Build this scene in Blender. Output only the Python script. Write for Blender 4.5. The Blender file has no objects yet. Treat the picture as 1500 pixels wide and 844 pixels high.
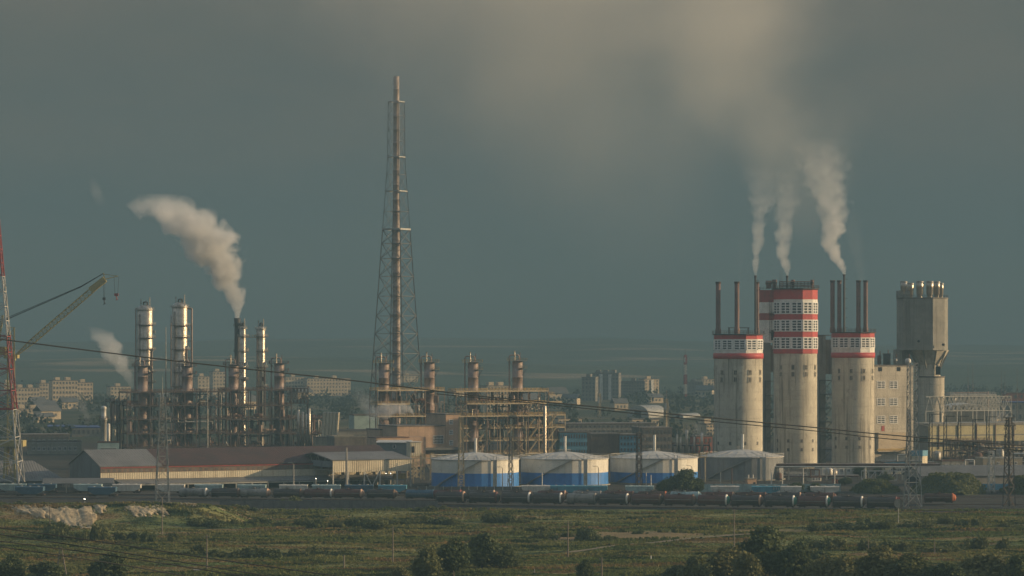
import bpy, math, random
import numpy as np
from mathutils import Vector, Matrix, noise
random.seed(7)
R = math.radians
SC = bpy.context.scene
COL = SC.collection
# ---------------------------------------------------------------- picture geometry (camera 60 m above the plain, long lens)
P, YH, H, CX = 4800.0, 505.0, 60.0, 750.0
def wx(px, Y): return (px - CX) / P * Y
def wz(py, Y): return H - (py - YH) * Y / P
def gy(py): return H * P / (py - YH)
def base(px, Y, z=0.0): return (wx(px, Y), Y, z)
TH = R(28)                                   # the plant's street grid
# ---------------------------------------------------------------- mesh builder
class MB:
    def __init__(s): s.v = []; s.f = []; s.sm = []; s.mi = []; s.cur = 0
    def add(s, vs, fs, smooth=False):
        o = len(s.v); s.v += [tuple(v) for v in vs]
        for f in fs: s.f.append(tuple(i + o for i in f)); s.sm.append(smooth); s.mi.append(s.cur)
    def box(s, c, d, rz=0.0):
        x, y, z = d[0] / 2, d[1] / 2, d[2] / 2; ca, sa = math.cos(rz), math.sin(rz)
        vs = [(c[0] + a * x * ca - b * y * sa, c[1] + a * x * sa + b * y * ca, c[2] + k * z) for k in (-1, 1) for a, b in ((-1, -1), (1, -1), (1, 1), (-1, 1))]
        s.add(vs, [(3, 2, 1, 0), (4, 5, 6, 7), (0, 1, 5, 4), (1, 2, 6, 5), (2, 3, 7, 6), (3, 0, 4, 7)]); return s
    def span(s, x0, x1, y0, y1, z0, z1): return s.box(((x0 + x1) / 2, (y0 + y1) / 2, (z0 + z1) / 2), (abs(x1 - x0), abs(y1 - y0), abs(z1 - z0)))
    def beam(s, p, q, w, h=None):
        h = h or w; p, q = Vector(p), Vector(q); d = (q - p)
        if d.length < 1e-6: return s
        d.normalize(); up = Vector((0, 0, 1)) if abs(d.z) < .95 else Vector((0, 1, 0))
        a = d.cross(up).normalized(); b = a.cross(d)
        vs = [e + a * (i * w / 2) + b * (j * h / 2) for e in (p, q) for i, j in ((-1, -1), (1, -1), (1, 1), (-1, 1))]
        s.add(vs, [(3, 2, 1, 0), (4, 5, 6, 7), (0, 1, 5, 4), (1, 2, 6, 5), (2, 3, 7, 6), (3, 0, 4, 7)]); return s
    def tube(s, p, q, r, n=8, r2=None, caps=True):
        r2 = r if r2 is None else r2; p, q = Vector(p), Vector(q); d = (q - p)
        if d.length < 1e-6: return s
        d.normalize(); up = Vector((0, 0, 1)) if abs(d.z) < .95 else Vector((0, 1, 0))
        a = d.cross(up).normalized(); b = a.cross(d); vs = []
        for e, rr in ((p, r), (q, r2)):
            for i in range(n):
                t = 2 * math.pi * i / n; vs.append(e + a * math.cos(t) * rr + b * math.sin(t) * rr)
        s.add(vs, [(i, i + n, (i + 1) % n + n, (i + 1) % n) for i in range(n)], True)
        if caps: s.add(vs[:n], [tuple(range(n))]); s.add(vs[n:], [tuple(range(n - 1, -1, -1))])
        return s
    def path(s, pts, r, n=6):
        for a, b in zip(pts, pts[1:]): s.tube(a, b, r, n)
        return s
    def lathe(s, prof, c=(0, 0), n=32, smooth=True, a0=0.0):
        vs = []
        for r, z in prof:
            for i in range(n):
                t = a0 + 2 * math.pi * i / n; vs.append((c[0] + r * math.cos(t), c[1] + r * math.sin(t), z))
        fs = []
        for k in range(len(prof) - 1):
            for i in range(n):
                j = (i + 1) % n; fs.append((k * n + i, k * n + j, (k + 1) * n + j, (k + 1) * n + i))
        s.add(vs, fs, smooth); return s
    def disc(s, r, z, c=(0, 0), n=32, a0=0.0, r0=0.0, down=False):
        o = [(c[0] + r * math.cos(a0 + 2 * math.pi * i / n), c[1] + r * math.sin(a0 + 2 * math.pi * i / n), z) for i in range(n)]
        s.add(o, [tuple(range(n))] if not down else [tuple(range(n - 1, -1, -1))]); return s
    def ringbox(s, r0, r1, z0, z1, c=(0, 0), n=24, a0=0.0, a1=2 * math.pi):
        full = abs(a1 - a0 - 2 * math.pi) < 1e-6; m = n if full else n + 1; vs = []
        for i in range(m):
            t = a0 + (a1 - a0) * i / n; ct, st = math.cos(t), math.sin(t)
            for r, z in ((r0, z0), (r1, z0), (r1, z1), (r0, z1)): vs.append((c[0] + r * ct, c[1] + r * st, z))
        fs = []
        for i in range(n):
            j = (i + 1) % m
            for k in range(4): l = (k + 1) % 4; fs.append((i * 4 + k, j * 4 + k, j * 4 + l, i * 4 + l))
        if not full: fs += [(0, 1, 2, 3), tuple(n * 4 + k for k in (3, 2, 1, 0))]
        s.add(vs, fs); return s
    def prism(s, poly, z0, z1):
        n = len(poly); vs = [(x, y, z0) for x, y in poly] + [(x, y, z1) for x, y in poly]
        s.add(vs, [tuple(range(n - 1, -1, -1)), tuple(range(n, 2 * n))] + [(i, (i + 1) % n, (i + 1) % n + n, i + n) for i in range(n)]); return s
    def xprism(s, poly, x0, x1):             # polygon in (y, z), pushed along x
        n = len(poly); vs = [(x0, y, z) for y, z in poly] + [(x1, y, z) for y, z in poly]
        s.add(vs, [tuple(range(n)), tuple(range(2 * n - 1, n - 1, -1))] + [(i + n, (i + 1) % n + n, (i + 1) % n, i) for i in range(n)]); return s
    def build(s, name, mats, parent=None, loc=None, rz=None):
        me = bpy.data.meshes.new(name); me.from_pydata(s.v, [], s.f)
        me.polygons.foreach_set('use_smooth', s.sm)
        mats = mats if isinstance(mats, (list, tuple)) else [mats]
        for m in mats: me.materials.append(M[m] if isinstance(m, str) else m)
        if len(mats) > 1: me.polygons.foreach_set('material_index', s.mi)
        me.validate(); me.update()
        return link(name, me, parent, loc, rz)
def link(name, me, parent=None, loc=None, rz=None):
    o = bpy.data.objects.new(name, me); COL.objects.link(o)
    if parent: o.parent = parent
    if loc: o.location = loc
    if rz is not None: o.rotation_euler = (0, 0, rz)
    return o
LABELS = {}
def tag(o, label=None, cat=None, group=None, kind=None):
    if label: o['label'] = label
    if cat: o['category'] = cat
    if group: o['group'] = group
    if kind: o['kind'] = kind
    return o
def thing(name, label, cat, loc=(0, 0, 0), rz=0.0, group=None):
    o = bpy.data.objects.new(name, None); COL.objects.link(o); o.empty_display_size = .5
    o.location = loc; o.rotation_euler = (0, 0, rz); return tag(o, label, cat, group)
KIDS = {}
def dup(root, loc, rz=0.0, label=None, group=None, scale=None):
    kids = KIDS.get(root.name)
    if kids is None:
        kids = KIDS[root.name] = [(c, list(c.children)) for c in root.children]
    r = root.copy(); COL.objects.link(r); r.location = loc; r.rotation_euler = (0, 0, rz)
    if scale is not None: r.scale = scale if hasattr(scale, '__len__') else (scale,) * 3
    if label: r['label'] = label
    if group: r['group'] = group
    for c, gs in kids:
        d = c.copy(); COL.objects.link(d); d.parent = r
        for g in gs:
            e = g.copy(); COL.objects.link(e); e.parent = d
    return r
def part_copies(o, spots, parent):           # further copies of one part: (x, y, z[, rz])
    kids = list(o.children)
    for sp in spots:
        c = o.copy(); COL.objects.link(c); c.parent = parent; c.location = sp[:3]
        if len(sp) > 3: c.rotation_euler = (0, 0, sp[3])
        for k in kids:
            d = k.copy(); COL.objects.link(d); d.parent = c
# ---------------------------------------------------------------- materials
M = {}
def nd(nt, t, **kw):
    n = nt.nodes.new(t)
    for k, v in kw.items():
        if k.startswith('i_'): n.inputs[k[2:].replace('_', ' ')].default_value = v
        else: setattr(n, k, v)
    return n
def math_n(nt, op, a, b=None, clamp=False):
    n = nt.nodes.new('ShaderNodeMath'); n.operation = op; n.use_clamp = clamp
    for i, v in enumerate((a, b)):
        if v is None: continue
        if isinstance(v, (int, float)): n.inputs[i].default_value = v
        else: nt.links.new(v, n.inputs[i])
    return n.outputs[0]
def mix_n(nt, fac, a, b, blend='MIX'):
    n = nt.nodes.new('ShaderNodeMix'); n.data_type = 'RGBA'; n.blend_type = blend
    for i, v in ((0, fac), (6, a), (7, b)):
        if isinstance(v, (int, float)): n.inputs[i].default_value = v
        elif isinstance(v, tuple): n.inputs[i].default_value = (*v[:3], 1)
        else: nt.links.new(v, n.inputs[i])
    return n.outputs[2]
def noise_n(nt, vec, scale, detail=4, rough=.55):
    n = nt.nodes.new('ShaderNodeTexNoise'); n.inputs['Scale'].default_value = scale; n.inputs['Detail'].default_value = detail
    n.inputs['Roughness'].default_value = rough; nt.links.new(vec, n.inputs['Vector']); return n.outputs[0]
def ramp_n(nt, fac, lo, hi):
    n = nt.nodes.new('ShaderNodeMapRange'); n.interpolation_type = 'SMOOTHSTEP'; n.inputs[1].default_value = lo; n.inputs[2].default_value = hi
    nt.links.new(fac, n.inputs[0]); return n.outputs[0]
def scaled(nt, vec, s):
    n = nt.nodes.new('ShaderNodeMapping'); n.inputs['Scale'].default_value = s; nt.links.new(vec, n.inputs[0]); return n.outputs[0]
def mat(name, c, c2=None, scale=.4, lo=.35, hi=.7, rough=.75, metal=0.0, streak=None, streak_amt=.5, ribs=None, lines=None, bump=0.0, spec=.35, grime=None):
    """c..c2 mottled by noise; streak = colour of vertical run-off stains; ribs = (axis, pitch, depth) corrugation; lines = pitch of pour joints."""
    m = bpy.data.materials.new(name); m.use_nodes = True; nt = m.node_tree; b = nt.nodes['Principled BSDF']
    b.inputs['Roughness'].default_value = rough; b.inputs['Metallic'].default_value = metal; b.inputs['Specular IOR Level'].default_value = spec
    tc = nt.nodes.new('ShaderNodeTexCoord'); oi = nt.nodes.new('ShaderNodeObjectInfo')
    off = nt.nodes.new('ShaderNodeVectorMath'); off.operation = 'ADD'; nt.links.new(tc.outputs['Object'], off.inputs[0])
    nt.links.new(math_n(nt, 'MULTIPLY', oi.outputs['Random'], 91.0), off.inputs[1]); vec = off.outputs[0]
    c2 = c2 or tuple(x * .72 for x in c)
    col = mix_n(nt, ramp_n(nt, noise_n(nt, vec, scale, 6), lo, hi), c, c2)
    fine = noise_n(nt, vec, scale * 9, 3)
    col = mix_n(nt, math_n(nt, 'MULTIPLY', ramp_n(nt, fine, .5, .75), .35), col, tuple(x * .6 for x in c2))
    if streak:
        st = noise_n(nt, scaled(nt, vec, (.55, .55, .025)), 1.0, 5, .65)
        col = mix_n(nt, math_n(nt, 'MULTIPLY', ramp_n(nt, st, .48, .68), streak_amt), col, streak)
    if grime:
        col = mix_n(nt, ramp_n(nt, noise_n(nt, vec, scale * 2.3, 5, .7), .56, .7), col, grime)
    sep = None
    if lines or ribs:
        sep = nt.nodes.new('ShaderNodeSeparateXYZ'); nt.links.new(tc.outputs['Object'], sep.inputs[0])
    if lines:
        f = math_n(nt, 'FRACT', math_n(nt, 'DIVIDE', sep.outputs[2], lines))
        col = mix_n(nt, math_n(nt, 'MULTIPLY', math_n(nt, 'GREATER_THAN', f, .94), .34), col, tuple(x * .55 for x in c2))
    nt.links.new(col, b.inputs['Base Color'])
    hgt = None
    if ribs:
        ax, pitch, dep = ribs
        hgt = math_n(nt, 'MULTIPLY', math_n(nt, 'SINE', math_n(nt, 'MULTIPLY', sep.outputs['xyz'.index(ax)], 2 * math.pi / pitch)), dep)
    if bump:
        nn = math_n(nt, 'MULTIPLY', noise_n(nt, vec, scale * 6, 4), bump); hgt = nn if hgt is None else math_n(nt, 'ADD', hgt, nn)
    if hgt is not None:
        bp = nt.nodes.new('ShaderNodeBump'); bp.inputs['Strength'].default_value = .8; bp.inputs['Distance'].default_value = 1.0
        nt.links.new(hgt, bp.inputs['Height']); nt.links.new(bp.outputs[0], b.inputs['Normal'])
    M[name] = m; return m
mat('concrete', (.54, .485, .365), (.41, .365, .275), .12, streak=(.13, .11, .08), streak_amt=.8, lines=4.2, bump=.05, grime=(.31, .27, .20))
mat('concrete_pale', (.52, .46, .35), (.40, .355, .27), .10, streak=(.19, .155, .11), streak_amt=.5, lines=5.5, bump=.05)
mat('concrete_grey', (.27, .25, .20), (.19, .175, .14), .15, streak=(.10, .09, .07), streak_amt=.6, lines=3.0, bump=.05)
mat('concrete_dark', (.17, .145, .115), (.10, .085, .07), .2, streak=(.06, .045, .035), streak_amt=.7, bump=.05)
mat('red_paint', (.47, .055, .048), (.37, .048, .042), .4, rough=.6, streak=(.25, .04, .035), streak_amt=.35)
mat('red_faded', (.36, .07, .06), (.26, .055, .045), .4, rough=.65, streak=(.16, .06, .045), streak_amt=.5)
mat('white_paint', (.74, .71, .62), (.60, .57, .49), .35, rough=.6, streak=(.42, .37, .29), streak_amt=.45)
mat('window_frame', (.78, .76, .70), (.66, .64, .58), .6, rough=.55)
mat('glass', (.022, .026, .028), (.045, .045, .04), .8, rough=.3, spec=.35)
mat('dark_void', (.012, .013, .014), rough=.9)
mat('steel_bright', (.50, .445, .36), (.34, .295, .235), .5, rough=.38, metal=.94, bump=.10, streak=(.30, .22, .15), streak_amt=.5)
mat('steel_dull', (.34, .32, .28), (.22, .20, .17), .5, rough=.5, metal=.6, bump=.05)
mat('clad_column', (.36, .265, .215), (.25, .18, .145), .35, rough=.55, streak=(.11, .06, .045), streak_amt=.6, bump=.05)
mat('rust', (.13, .068, .045), (.075, .042, .032), .5, rough=.85, grime=(.18, .08, .045))
mat('rust_dark', (.065, .042, .034), (.04, .03, .026), .5, rough=.85, grime=(.10, .05, .035))
mat('chimney_brown', (.17, .095, .075), (.11, .065, .052), .3, rough=.7, streak=(.09, .055, .045), streak_amt=.5)
mat('black_steel', (.035, .034, .033), (.055, .048, .042), .5, rough=.7)
mat('post_rust', (.22, .15, .10), (.14, .095, .065), .6, rough=.8)
mat('frame_cream', (.50, .40, .24), (.36, .28, .16), .6, rough=.7, grime=(.16, .10, .06))
mat('rail_yellow', (.46, .32, .10), (.33, .21, .07), .6, rough=.7)
mat('galvanised', (.36, .35, .31), (.25, .245, .22), .5, rough=.55, metal=.35)
mat('galvanised_pale', (.55, .52, .45), (.42, .40, .35), .5, rough=.55, metal=.2)
mat('mast_brown', (.10, .075, .06), (.065, .05, .042), .5, rough=.8)
mat('lattice_grey', (.14, .13, .115), (.09, .085, .075), .5, rough=.7)
mat('crane_yellow', (.36, .30, .12), (.27, .215, .09), .5, rough=.65)
mat('tank_white', (.70, .66, .55), (.60, .56, .46), .2, rough=.5, streak=(.42, .36, .27), streak_amt=.4, bump=.02)
mat('tank_blue', (.045, .20, .52), (.035, .155, .40), .25, rough=.5, streak=(.04, .12, .26), streak_amt=.35)
mat('tank_grey', (.185, .19, .185), (.13, .135, .135), .2, rough=.55, streak=(.11, .10, .09), streak_amt=.5, bump=.02)
mat('tank_roof', (.50, .48, .42), (.38, .36, .32), .25, rough=.6, grime=(.28, .24, .19))
mat('roof_grey', (.155, .15, .14), (.115, .112, .105), .12, rough=.7, ribs=('x', 1.1, .05))
mat('roof_slate', (.12, .12, .115), (.085, .085, .08), .12, rough=.8)
mat('roof_red', (.062, .032, .027), (.042, .026, .023), .1, rough=.85, ribs=('x', 1.1, .05), grime=(.085, .038, .03))
mat('wall_blue_grey', (.15, .165, .165), (.115, .125, .125), .15, rough=.75, ribs=('y', .9, .04), streak=(.08, .085, .08), streak_amt=.4)
mat('wall_cream', (.60, .52, .36), (.48, .41, .28), .2, rough=.7, ribs=('x', 1.0, .05), streak=(.30, .23, .15), streak_amt=.45)
mat('wall_peach', (.46, .31, .20), (.36, .24, .155), .2, rough=.85, streak=(.22, .15, .10), streak_amt=.4, lines=1.2)
mat('wall_brown', (.20, .135, .09), (.14, .095, .066), .3, rough=.85, streak=(.08, .055, .042), streak_amt=.6)
mat('wall_yellow', (.48, .415, .22), (.38, .33, .18), .2, rough=.8, streak=(.25, .19, .09), streak_amt=.45)
mat('wall_dun', (.34, .285, .195), (.25, .21, .145), .2, rough=.85, streak=(.14, .115, .08), streak_amt=.5, lines=2.4)
mat('wall_mint', (.40, .50, .42), (.32, .40, .34), .3, rough=.7)
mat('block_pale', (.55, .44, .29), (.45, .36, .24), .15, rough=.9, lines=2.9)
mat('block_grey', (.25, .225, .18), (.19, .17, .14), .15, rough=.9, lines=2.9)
mat('blue_sheet', (.12, .30, .40), (.09, .23, .31), .3, rough=.6, streak=(.08, .14, .17), streak_amt=.4)
mat('roof_blue', (.03, .06, .20), (.025, .05, .15), .2, rough=.6)
mat('brick_red', (.30, .10, .06), (.22, .075, .05), .3, rough=.9)
mat('wagon_black', (.050, .040, .034), (.075, .052, .04), .4, rough=.6, grime=(.12, .07, .05))
mat('wagon_maroon', (.14, .052, .036), (.095, .042, .032), .4, rough=.65, grime=(.055, .036, .03))
mat('wagon_grey', (.30, .27, .22), (.20, .18, .15), .4, rough=.6, streak=(.07, .06, .05), streak_amt=.7)
mat('wagon_blue', (.055, .115, .165), (.04, .085, .12), .4, rough=.6, streak=(.03, .06, .09), streak_amt=.5)
mat('wagon_mint', (.36, .46, .42), (.26, .33, .31), .4, rough=.65, streak=(.16, .18, .16), streak_amt=.55)
mat('wagon_cyan', (.10, .30, .36), (.08, .23, .29), .4, rough=.65, streak=(.05, .12, .14), streak_amt=.5)
mat('wagon_white', (.62, .58, .48), (.48, .44, .36), .4, rough=.65, streak=(.25, .20, .15), streak_amt=.5)
mat('ring_white', (.80, .74, .62), (.66, .58, .46), .5, rough=.6)
mat('end_green', (.06, .24, .15), (.05, .17, .11), .4, rough=.6)
mat('end_brown', (.17, .105, .065), (.12, .07, .045), .5, rough=.7)
mat('end_peach', (.55, .34, .21), (.42, .25, .16), .5, rough=.7)
mat('pole_wood', (.20, .165, .125), (.14, .115, .09), .8, rough=.9)
mat('pole_concrete', (.33, .30, .25), (.25, .23, .19), .6, rough=.9)
mat('cable_black', (.012, .012, .013), rough=.7)
mat('insulator', (.30, .28, .25), rough=.3)
mat('chalk', (.44, .345, .205), (.27, .205, .115), .3, lo=.40, hi=.58, rough=.95, bump=.5, grime=(.075, .072, .035))
mat('mound_earth', (.045, .052, .022), (.032, .042, .017), .25, rough=1.0, bump=.4, grime=(.075, .062, .032))
mat('bark', (.07, .055, .042), (.045, .036, .03), 1.5, rough=.95)
mat('sign_white', (.72, .70, .64), rough=.5)
mat('orange_paint', (.45, .13, .045), (.32, .10, .04), .6, rough=.7)
mat('fence_concrete', (.155, .145, .13), (.11, .10, .09), .5, rough=.9, streak=(.06, .055, .05), streak_amt=.6)
def leaf_mat(name, a, b2, c):
    m = bpy.data.materials.new(name); m.use_nodes = True; nt = m.node_tree; b = nt.nodes['Principled BSDF']
    b.inputs['Roughness'].default_value = .8; b.inputs['Specular IOR Level'].default_value = .2
    g = nt.nodes.new('ShaderNodeNewGeometry'); oi = nt.nodes.new('ShaderNodeObjectInfo')
    n1 = noise_n(nt, g.outputs['Position'], .45, 3)
    col = mix_n(nt, ramp_n(nt, n1, .38, .62), a, b2)
    col = mix_n(nt, math_n(nt, 'MULTIPLY', ramp_n(nt, noise_n(nt, g.outputs['Position'], 2.6, 2), .5, .7), .7), col, c)
    col = mix_n(nt, math_n(nt, 'MULTIPLY', oi.outputs['Random'], .45), col, tuple(x * 1.25 for x in c))
    nt.links.new(col, b.inputs['Base Color'])
    tr = nt.nodes.new('ShaderNodeBsdfTranslucent'); nt.links.new(col, tr.inputs[0])
    mx = nt.nodes.new('ShaderNodeMixShader'); mx.inputs[0].default_value = .25
    nt.links.new(b.outputs[0], mx.inputs[1]); nt.links.new(tr.outputs[0], mx.inputs[2]); nt.links.new(mx.outputs[0], nt.nodes['Material Output'].inputs[0])
    M[name] = m
leaf_mat('leaf_dark', (.045, .066, .024), (.062, .080, .029), (.085, .096, .036))
leaf_mat('leaf_mid', (.070, .084, .028), (.09, .10, .034), (.115, .115, .042))
leaf_mat('leaf_olive', (.095, .10, .036), (.125, .12, .044), (.15, .138, .052))
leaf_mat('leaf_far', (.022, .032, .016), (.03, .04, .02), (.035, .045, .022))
# ---------------------------------------------------------------- camera, sun, sky, air
cam = bpy.data.cameras.new('camera'); cam.sensor_width = 36.0; cam.lens = P / 1500 * 36
cam.shift_y = (YH - 422.0) / 1500; cam.clip_start = 1.0; cam.clip_end = 60000
co = bpy.data.objects.new('camera', cam); COL.objects.link(co); co.location = (0, 0, H); co.rotation_euler = (math.pi / 2, 0, 0); SC.camera = co
SUN_EL, SUN_AZ = R(13.0), R(3.0)            # low sun from the right, a little behind the plant
sd = Vector((math.cos(SUN_EL) * math.cos(SUN_AZ), math.cos(SUN_EL) * math.sin(SUN_AZ), math.sin(SUN_EL)))
sl = bpy.data.lights.new('sun', 'SUN'); sl.energy = 5.0; sl.angle = R(.5); sl.color = (1.0, .74, .44)
so = bpy.data.objects.new('sun', sl); COL.objects.link(so); so.rotation_euler = (-sd).to_track_quat('-Z', 'Y').to_euler()
W = bpy.data.worlds.new('World'); SC.world = W; W.use_nodes = True; nt = W.node_tree; nt.nodes.clear()
sky = nd(nt, 'ShaderNodeTexSky', sky_type='NISHITA', sun_disc=False, sun_elevation=SUN_EL, sun_rotation=math.pi / 2 - SUN_AZ, air_density=1.0, dust_density=2.0, ozone_density=1.5)
tc = nd(nt, 'ShaderNodeTexCoord'); sep = nd(nt, 'ShaderNodeSeparateXYZ'); nt.links.new(tc.outputs['Generated'], sep.inputs[0])
# storm cloud bank low in the sky: slate teal, with soft banks; open Nishita sky higher up
gen = tc.outputs['Generated']; z_ = sep.outputs[2]
cl = noise_n(nt, scaled(nt, gen, (6, 6, 20)), 1.0, 6, .55)
low = mix_n(nt, ramp_n(nt, cl, .36, .64), (.36, .53, .575), (.45, .58, .585))
high = mix_n(nt, ramp_n(nt, cl, .36, .64), (.53, .575, .53), (.66, .64, .56))
bank = mix_n(nt, ramp_n(nt, math_n(nt, 'ADD', z_, math_n(nt, 'MULTIPLY', math_n(nt, 'SUBTRACT', cl, .5), .05)), .025, .095), low, high)
st = noise_n(nt, scaled(nt, gen, (9, 9, 420)), 1.0, 4, .5)
lowb = math_n(nt, 'MULTIPLY', ramp_n(nt, st, .50, .64), math_n(nt, 'SUBTRACT', 1.0, ramp_n(nt, z_, .003, .013)))
bank = mix_n(nt, math_n(nt, 'MULTIPLY', lowb, .6), bank, (1.0, .82, .66))
# broken pale cloud overhead, added unseen to lift the shade; clear Nishita sky between
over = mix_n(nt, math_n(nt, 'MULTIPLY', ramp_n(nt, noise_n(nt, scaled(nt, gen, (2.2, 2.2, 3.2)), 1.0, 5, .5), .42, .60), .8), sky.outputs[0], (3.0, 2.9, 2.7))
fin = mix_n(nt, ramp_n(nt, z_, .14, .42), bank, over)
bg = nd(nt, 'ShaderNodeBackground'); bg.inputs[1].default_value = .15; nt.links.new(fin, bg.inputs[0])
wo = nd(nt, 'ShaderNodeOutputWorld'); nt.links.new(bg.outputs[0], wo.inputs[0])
hz = MB().span(-9000, 9000, -600, 14200, -30, 300).build('haze', [bpy.data.materials.new('haze_air')]); tag(hz, 'pale blue grey haze filling the air over the plain', 'haze', kind='stuff')
hm = hz.data.materials[0]; hm.use_nodes = True; nt = hm.node_tree; nt.nodes.clear()
pv = nd(nt, 'ShaderNodeVolumePrincipled'); pv.inputs['Density'].default_value = 2.6e-4; pv.inputs['Color'].default_value = (.128, .212, .265, 1)
pv.inputs['Anisotropy'].default_value = 0.0
ho = nd(nt, 'ShaderNodeOutputMaterial'); nt.links.new(pv.outputs[0], ho.inputs['Volume'])
vs = SC.view_settings; vs.view_transform = 'Standard'; vs.look = 'None'; vs.exposure = 0.72; vs.gamma = 1.0; vs.use_curve_mapping = False
cy = SC.cycles; cy.use_denoising = True; cy.denoiser = 'OPENIMAGEDENOISE'; cy.max_bounces = 6; cy.diffuse_bounces = 3; cy.glossy_bounces = 2; cy.volume_bounces = 1
cy.transparent_max_bounces = 12; cy.volume_max_steps = 256; cy.use_adaptive_sampling = True; cy.adaptive_threshold = .012
cy.caustics_reflective = False; cy.caustics_refractive = False
# ================================================================ ground, field, hills
def fbm(x, y, s, o=3): return noise.fractal(Vector((x * s, y * s, 3.3)), 1.0, 2.0, o)
def sstep(a, b, t):
    t = max(0.0, min(1.0, (t - a) / (b - a))); return t * t * (3 - 2 * t)
BANK_X = wx(352, 1120)
def ground_h(x, y):
    if y > 1196: return 0.0
    f = 1 - sstep(1150, 1194, y); n = sstep(300, 700, y)
    h = (fbm(x, y, .012) * 1.0 + fbm(x + 70, y, .05) * .45) * f * n
    px = x / y * P + CX                      # the rubble bank along the wagons' near side
    e = 1 - sstep(BANK_X - 14 + fbm(x, y, .06) * 8, BANK_X + 6, x)
    top = sstep(1066 + fbm(x, 9, .03) * 10, 1102 + fbm(x, 5, .05) * 6, y) * (1 - .6 * sstep(1112, 1160, y)) * (1 - sstep(1170, 1194, y))
    return h * (1 - .5 * top * e) + 5.6 * top * e + fbm(x, y, .16) * .5 * top * e
xs = np.concatenate([np.linspace(-14000, -400, 16)[:-1], np.linspace(-400, -200, 12)[:-1], np.linspace(-200, 200, 161), np.linspace(200, 400, 12)[1:], np.linspace(400, 14000, 16)[1:]])
ys = np.concatenate([np.linspace(-500, 700, 24)[:-1], np.linspace(700, 1200, 191), np.linspace(1200, 14000, 30)[1:]])
vs_ = [(float(x), float(y), ground_h(float(x), float(y))) for y in ys for x in xs]
nx = len(xs); fs_ = [(j * nx + i, j * nx + i + 1, (j + 1) * nx + i + 1, (j + 1) * nx + i) for j in range(len(ys) - 1) for i in range(nx - 1)]
g = MB(); g.add(vs_, fs_, True)
m = bpy.data.materials.new('ground'); m.use_nodes = True; nt = m.node_tree; b = nt.nodes['Principled BSDF']; b.inputs['Roughness'].default_value = 1.0; b.inputs['Specular IOR Level'].default_value = .1
tc = nd(nt, 'ShaderNodeTexCoord'); pos = tc.outputs['Object']; sp_ = nd(nt, 'ShaderNodeSeparateXYZ'); nt.links.new(pos, sp_.inputs[0])
def field_colour(nt, pos):
    n1 = noise_n(nt, scaled(nt, pos, (.010, .030, .02)), 1.0, 5, .6); n2 = noise_n(nt, scaled(nt, pos, (.05, .10, .05)), 1.0, 5, .65); n3 = noise_n(nt, pos, .6, 3)
    c = mix_n(nt, ramp_n(nt, n1, .35, .62), (.112, .140, .042), (.205, .192, .068))
    c = mix_n(nt, ramp_n(nt, n2, .50, .60), c, (.034, .052, .018))
    c = mix_n(nt, math_n(nt, 'MULTIPLY', ramp_n(nt, noise_n(nt, scaled(nt, pos, (.013, .045, .02)), 1.7, 5, .6), .53, .62), .85), c, (.23, .15, .068))
    return mix_n(nt, math_n(nt, 'MULTIPLY', ramp_n(nt, n3, .45, .7), .45), c, (.045, .052, .02))
fc = field_colour(nt, pos)
def ell(nt, cx, cy_, rx, ry, w=.55):
    dx = math_n(nt, 'DIVIDE', math_n(nt, 'SUBTRACT', sp_.outputs[0], cx), rx); dy = math_n(nt, 'DIVIDE', math_n(nt, 'SUBTRACT', sp_.outputs[1], cy_), ry)
    d = math_n(nt, 'ADD', math_n(nt, 'POWER', math_n(nt, 'ABSOLUTE', dx), 2.0), math_n(nt, 'POWER', math_n(nt, 'ABSOLUTE', dy), 2.0))
    d = math_n(nt, 'ADD', d, math_n(nt, 'MULTIPLY', math_n(nt, 'SUBTRACT', noise_n(nt, scaled(nt, pos, (.07, .12, .1)), 1.0, 5, .65), .5), 2.2))
    return math_n(nt, 'SUBTRACT', 1.0, ramp_n(nt, d, 1 - w, 1 + w))
SAND = [(820, 787, 46, 5), (945, 784, 95, 7), (1130, 778, 70, 4), (615, 757, 60, 3), (440, 757, 110, 4), (700, 772, 110, 3), (110, 744, 150, 6), (320, 747, 90, 5), (1380, 768, 120, 4), (250, 786, 160, 3)]
sand_n = noise_n(nt, pos, .8, 4)
for i, (px, py, rx, ry) in enumerate(SAND):
    Y = gy(py); f = ell(nt, wx(px, Y), Y, rx * Y / P, ry * Y * Y / (H * P))
    amt = (.95, .85, .6, .65, .65, .45, .6, .6, .4, .4)[i]
    fc = mix_n(nt, math_n(nt, 'MULTIPLY', f, amt), fc, mix_n(nt, ramp_n(nt, sand_n, .4, .65), (.25, .165, .085), (.15, .115, .055)))
yard = mix_n(nt, ramp_n(nt, noise_n(nt, pos, .05, 5), .4, .65), (.055, .047, .037), (.032, .028, .024))
far = mix_n(nt, ramp_n(nt, noise_n(nt, scaled(nt, pos, (.0012, .004, .01)), 1.0, 5), .42, .6), (.040, .048, .024), (.12, .10, .055))
c = mix_n(nt, ramp_n(nt, sp_.outputs[1], 1188, 1196), fc, yard); c = mix_n(nt, ramp_n(nt, sp_.outputs[1], 1950, 2150), c, far)
nt.links.new(c, b.inputs['Base Color'])
bp = nd(nt, 'ShaderNodeBump'); bp.inputs['Strength'].default_value = .7; bp.inputs['Distance'].default_value = .6; nt.links.new(noise_n(nt, pos, .5, 6, .7), bp.inputs['Height']); nt.links.new(bp.outputs[0], b.inputs['Normal'])
tag(g.build('ground', [m]), kind='structure')
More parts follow.
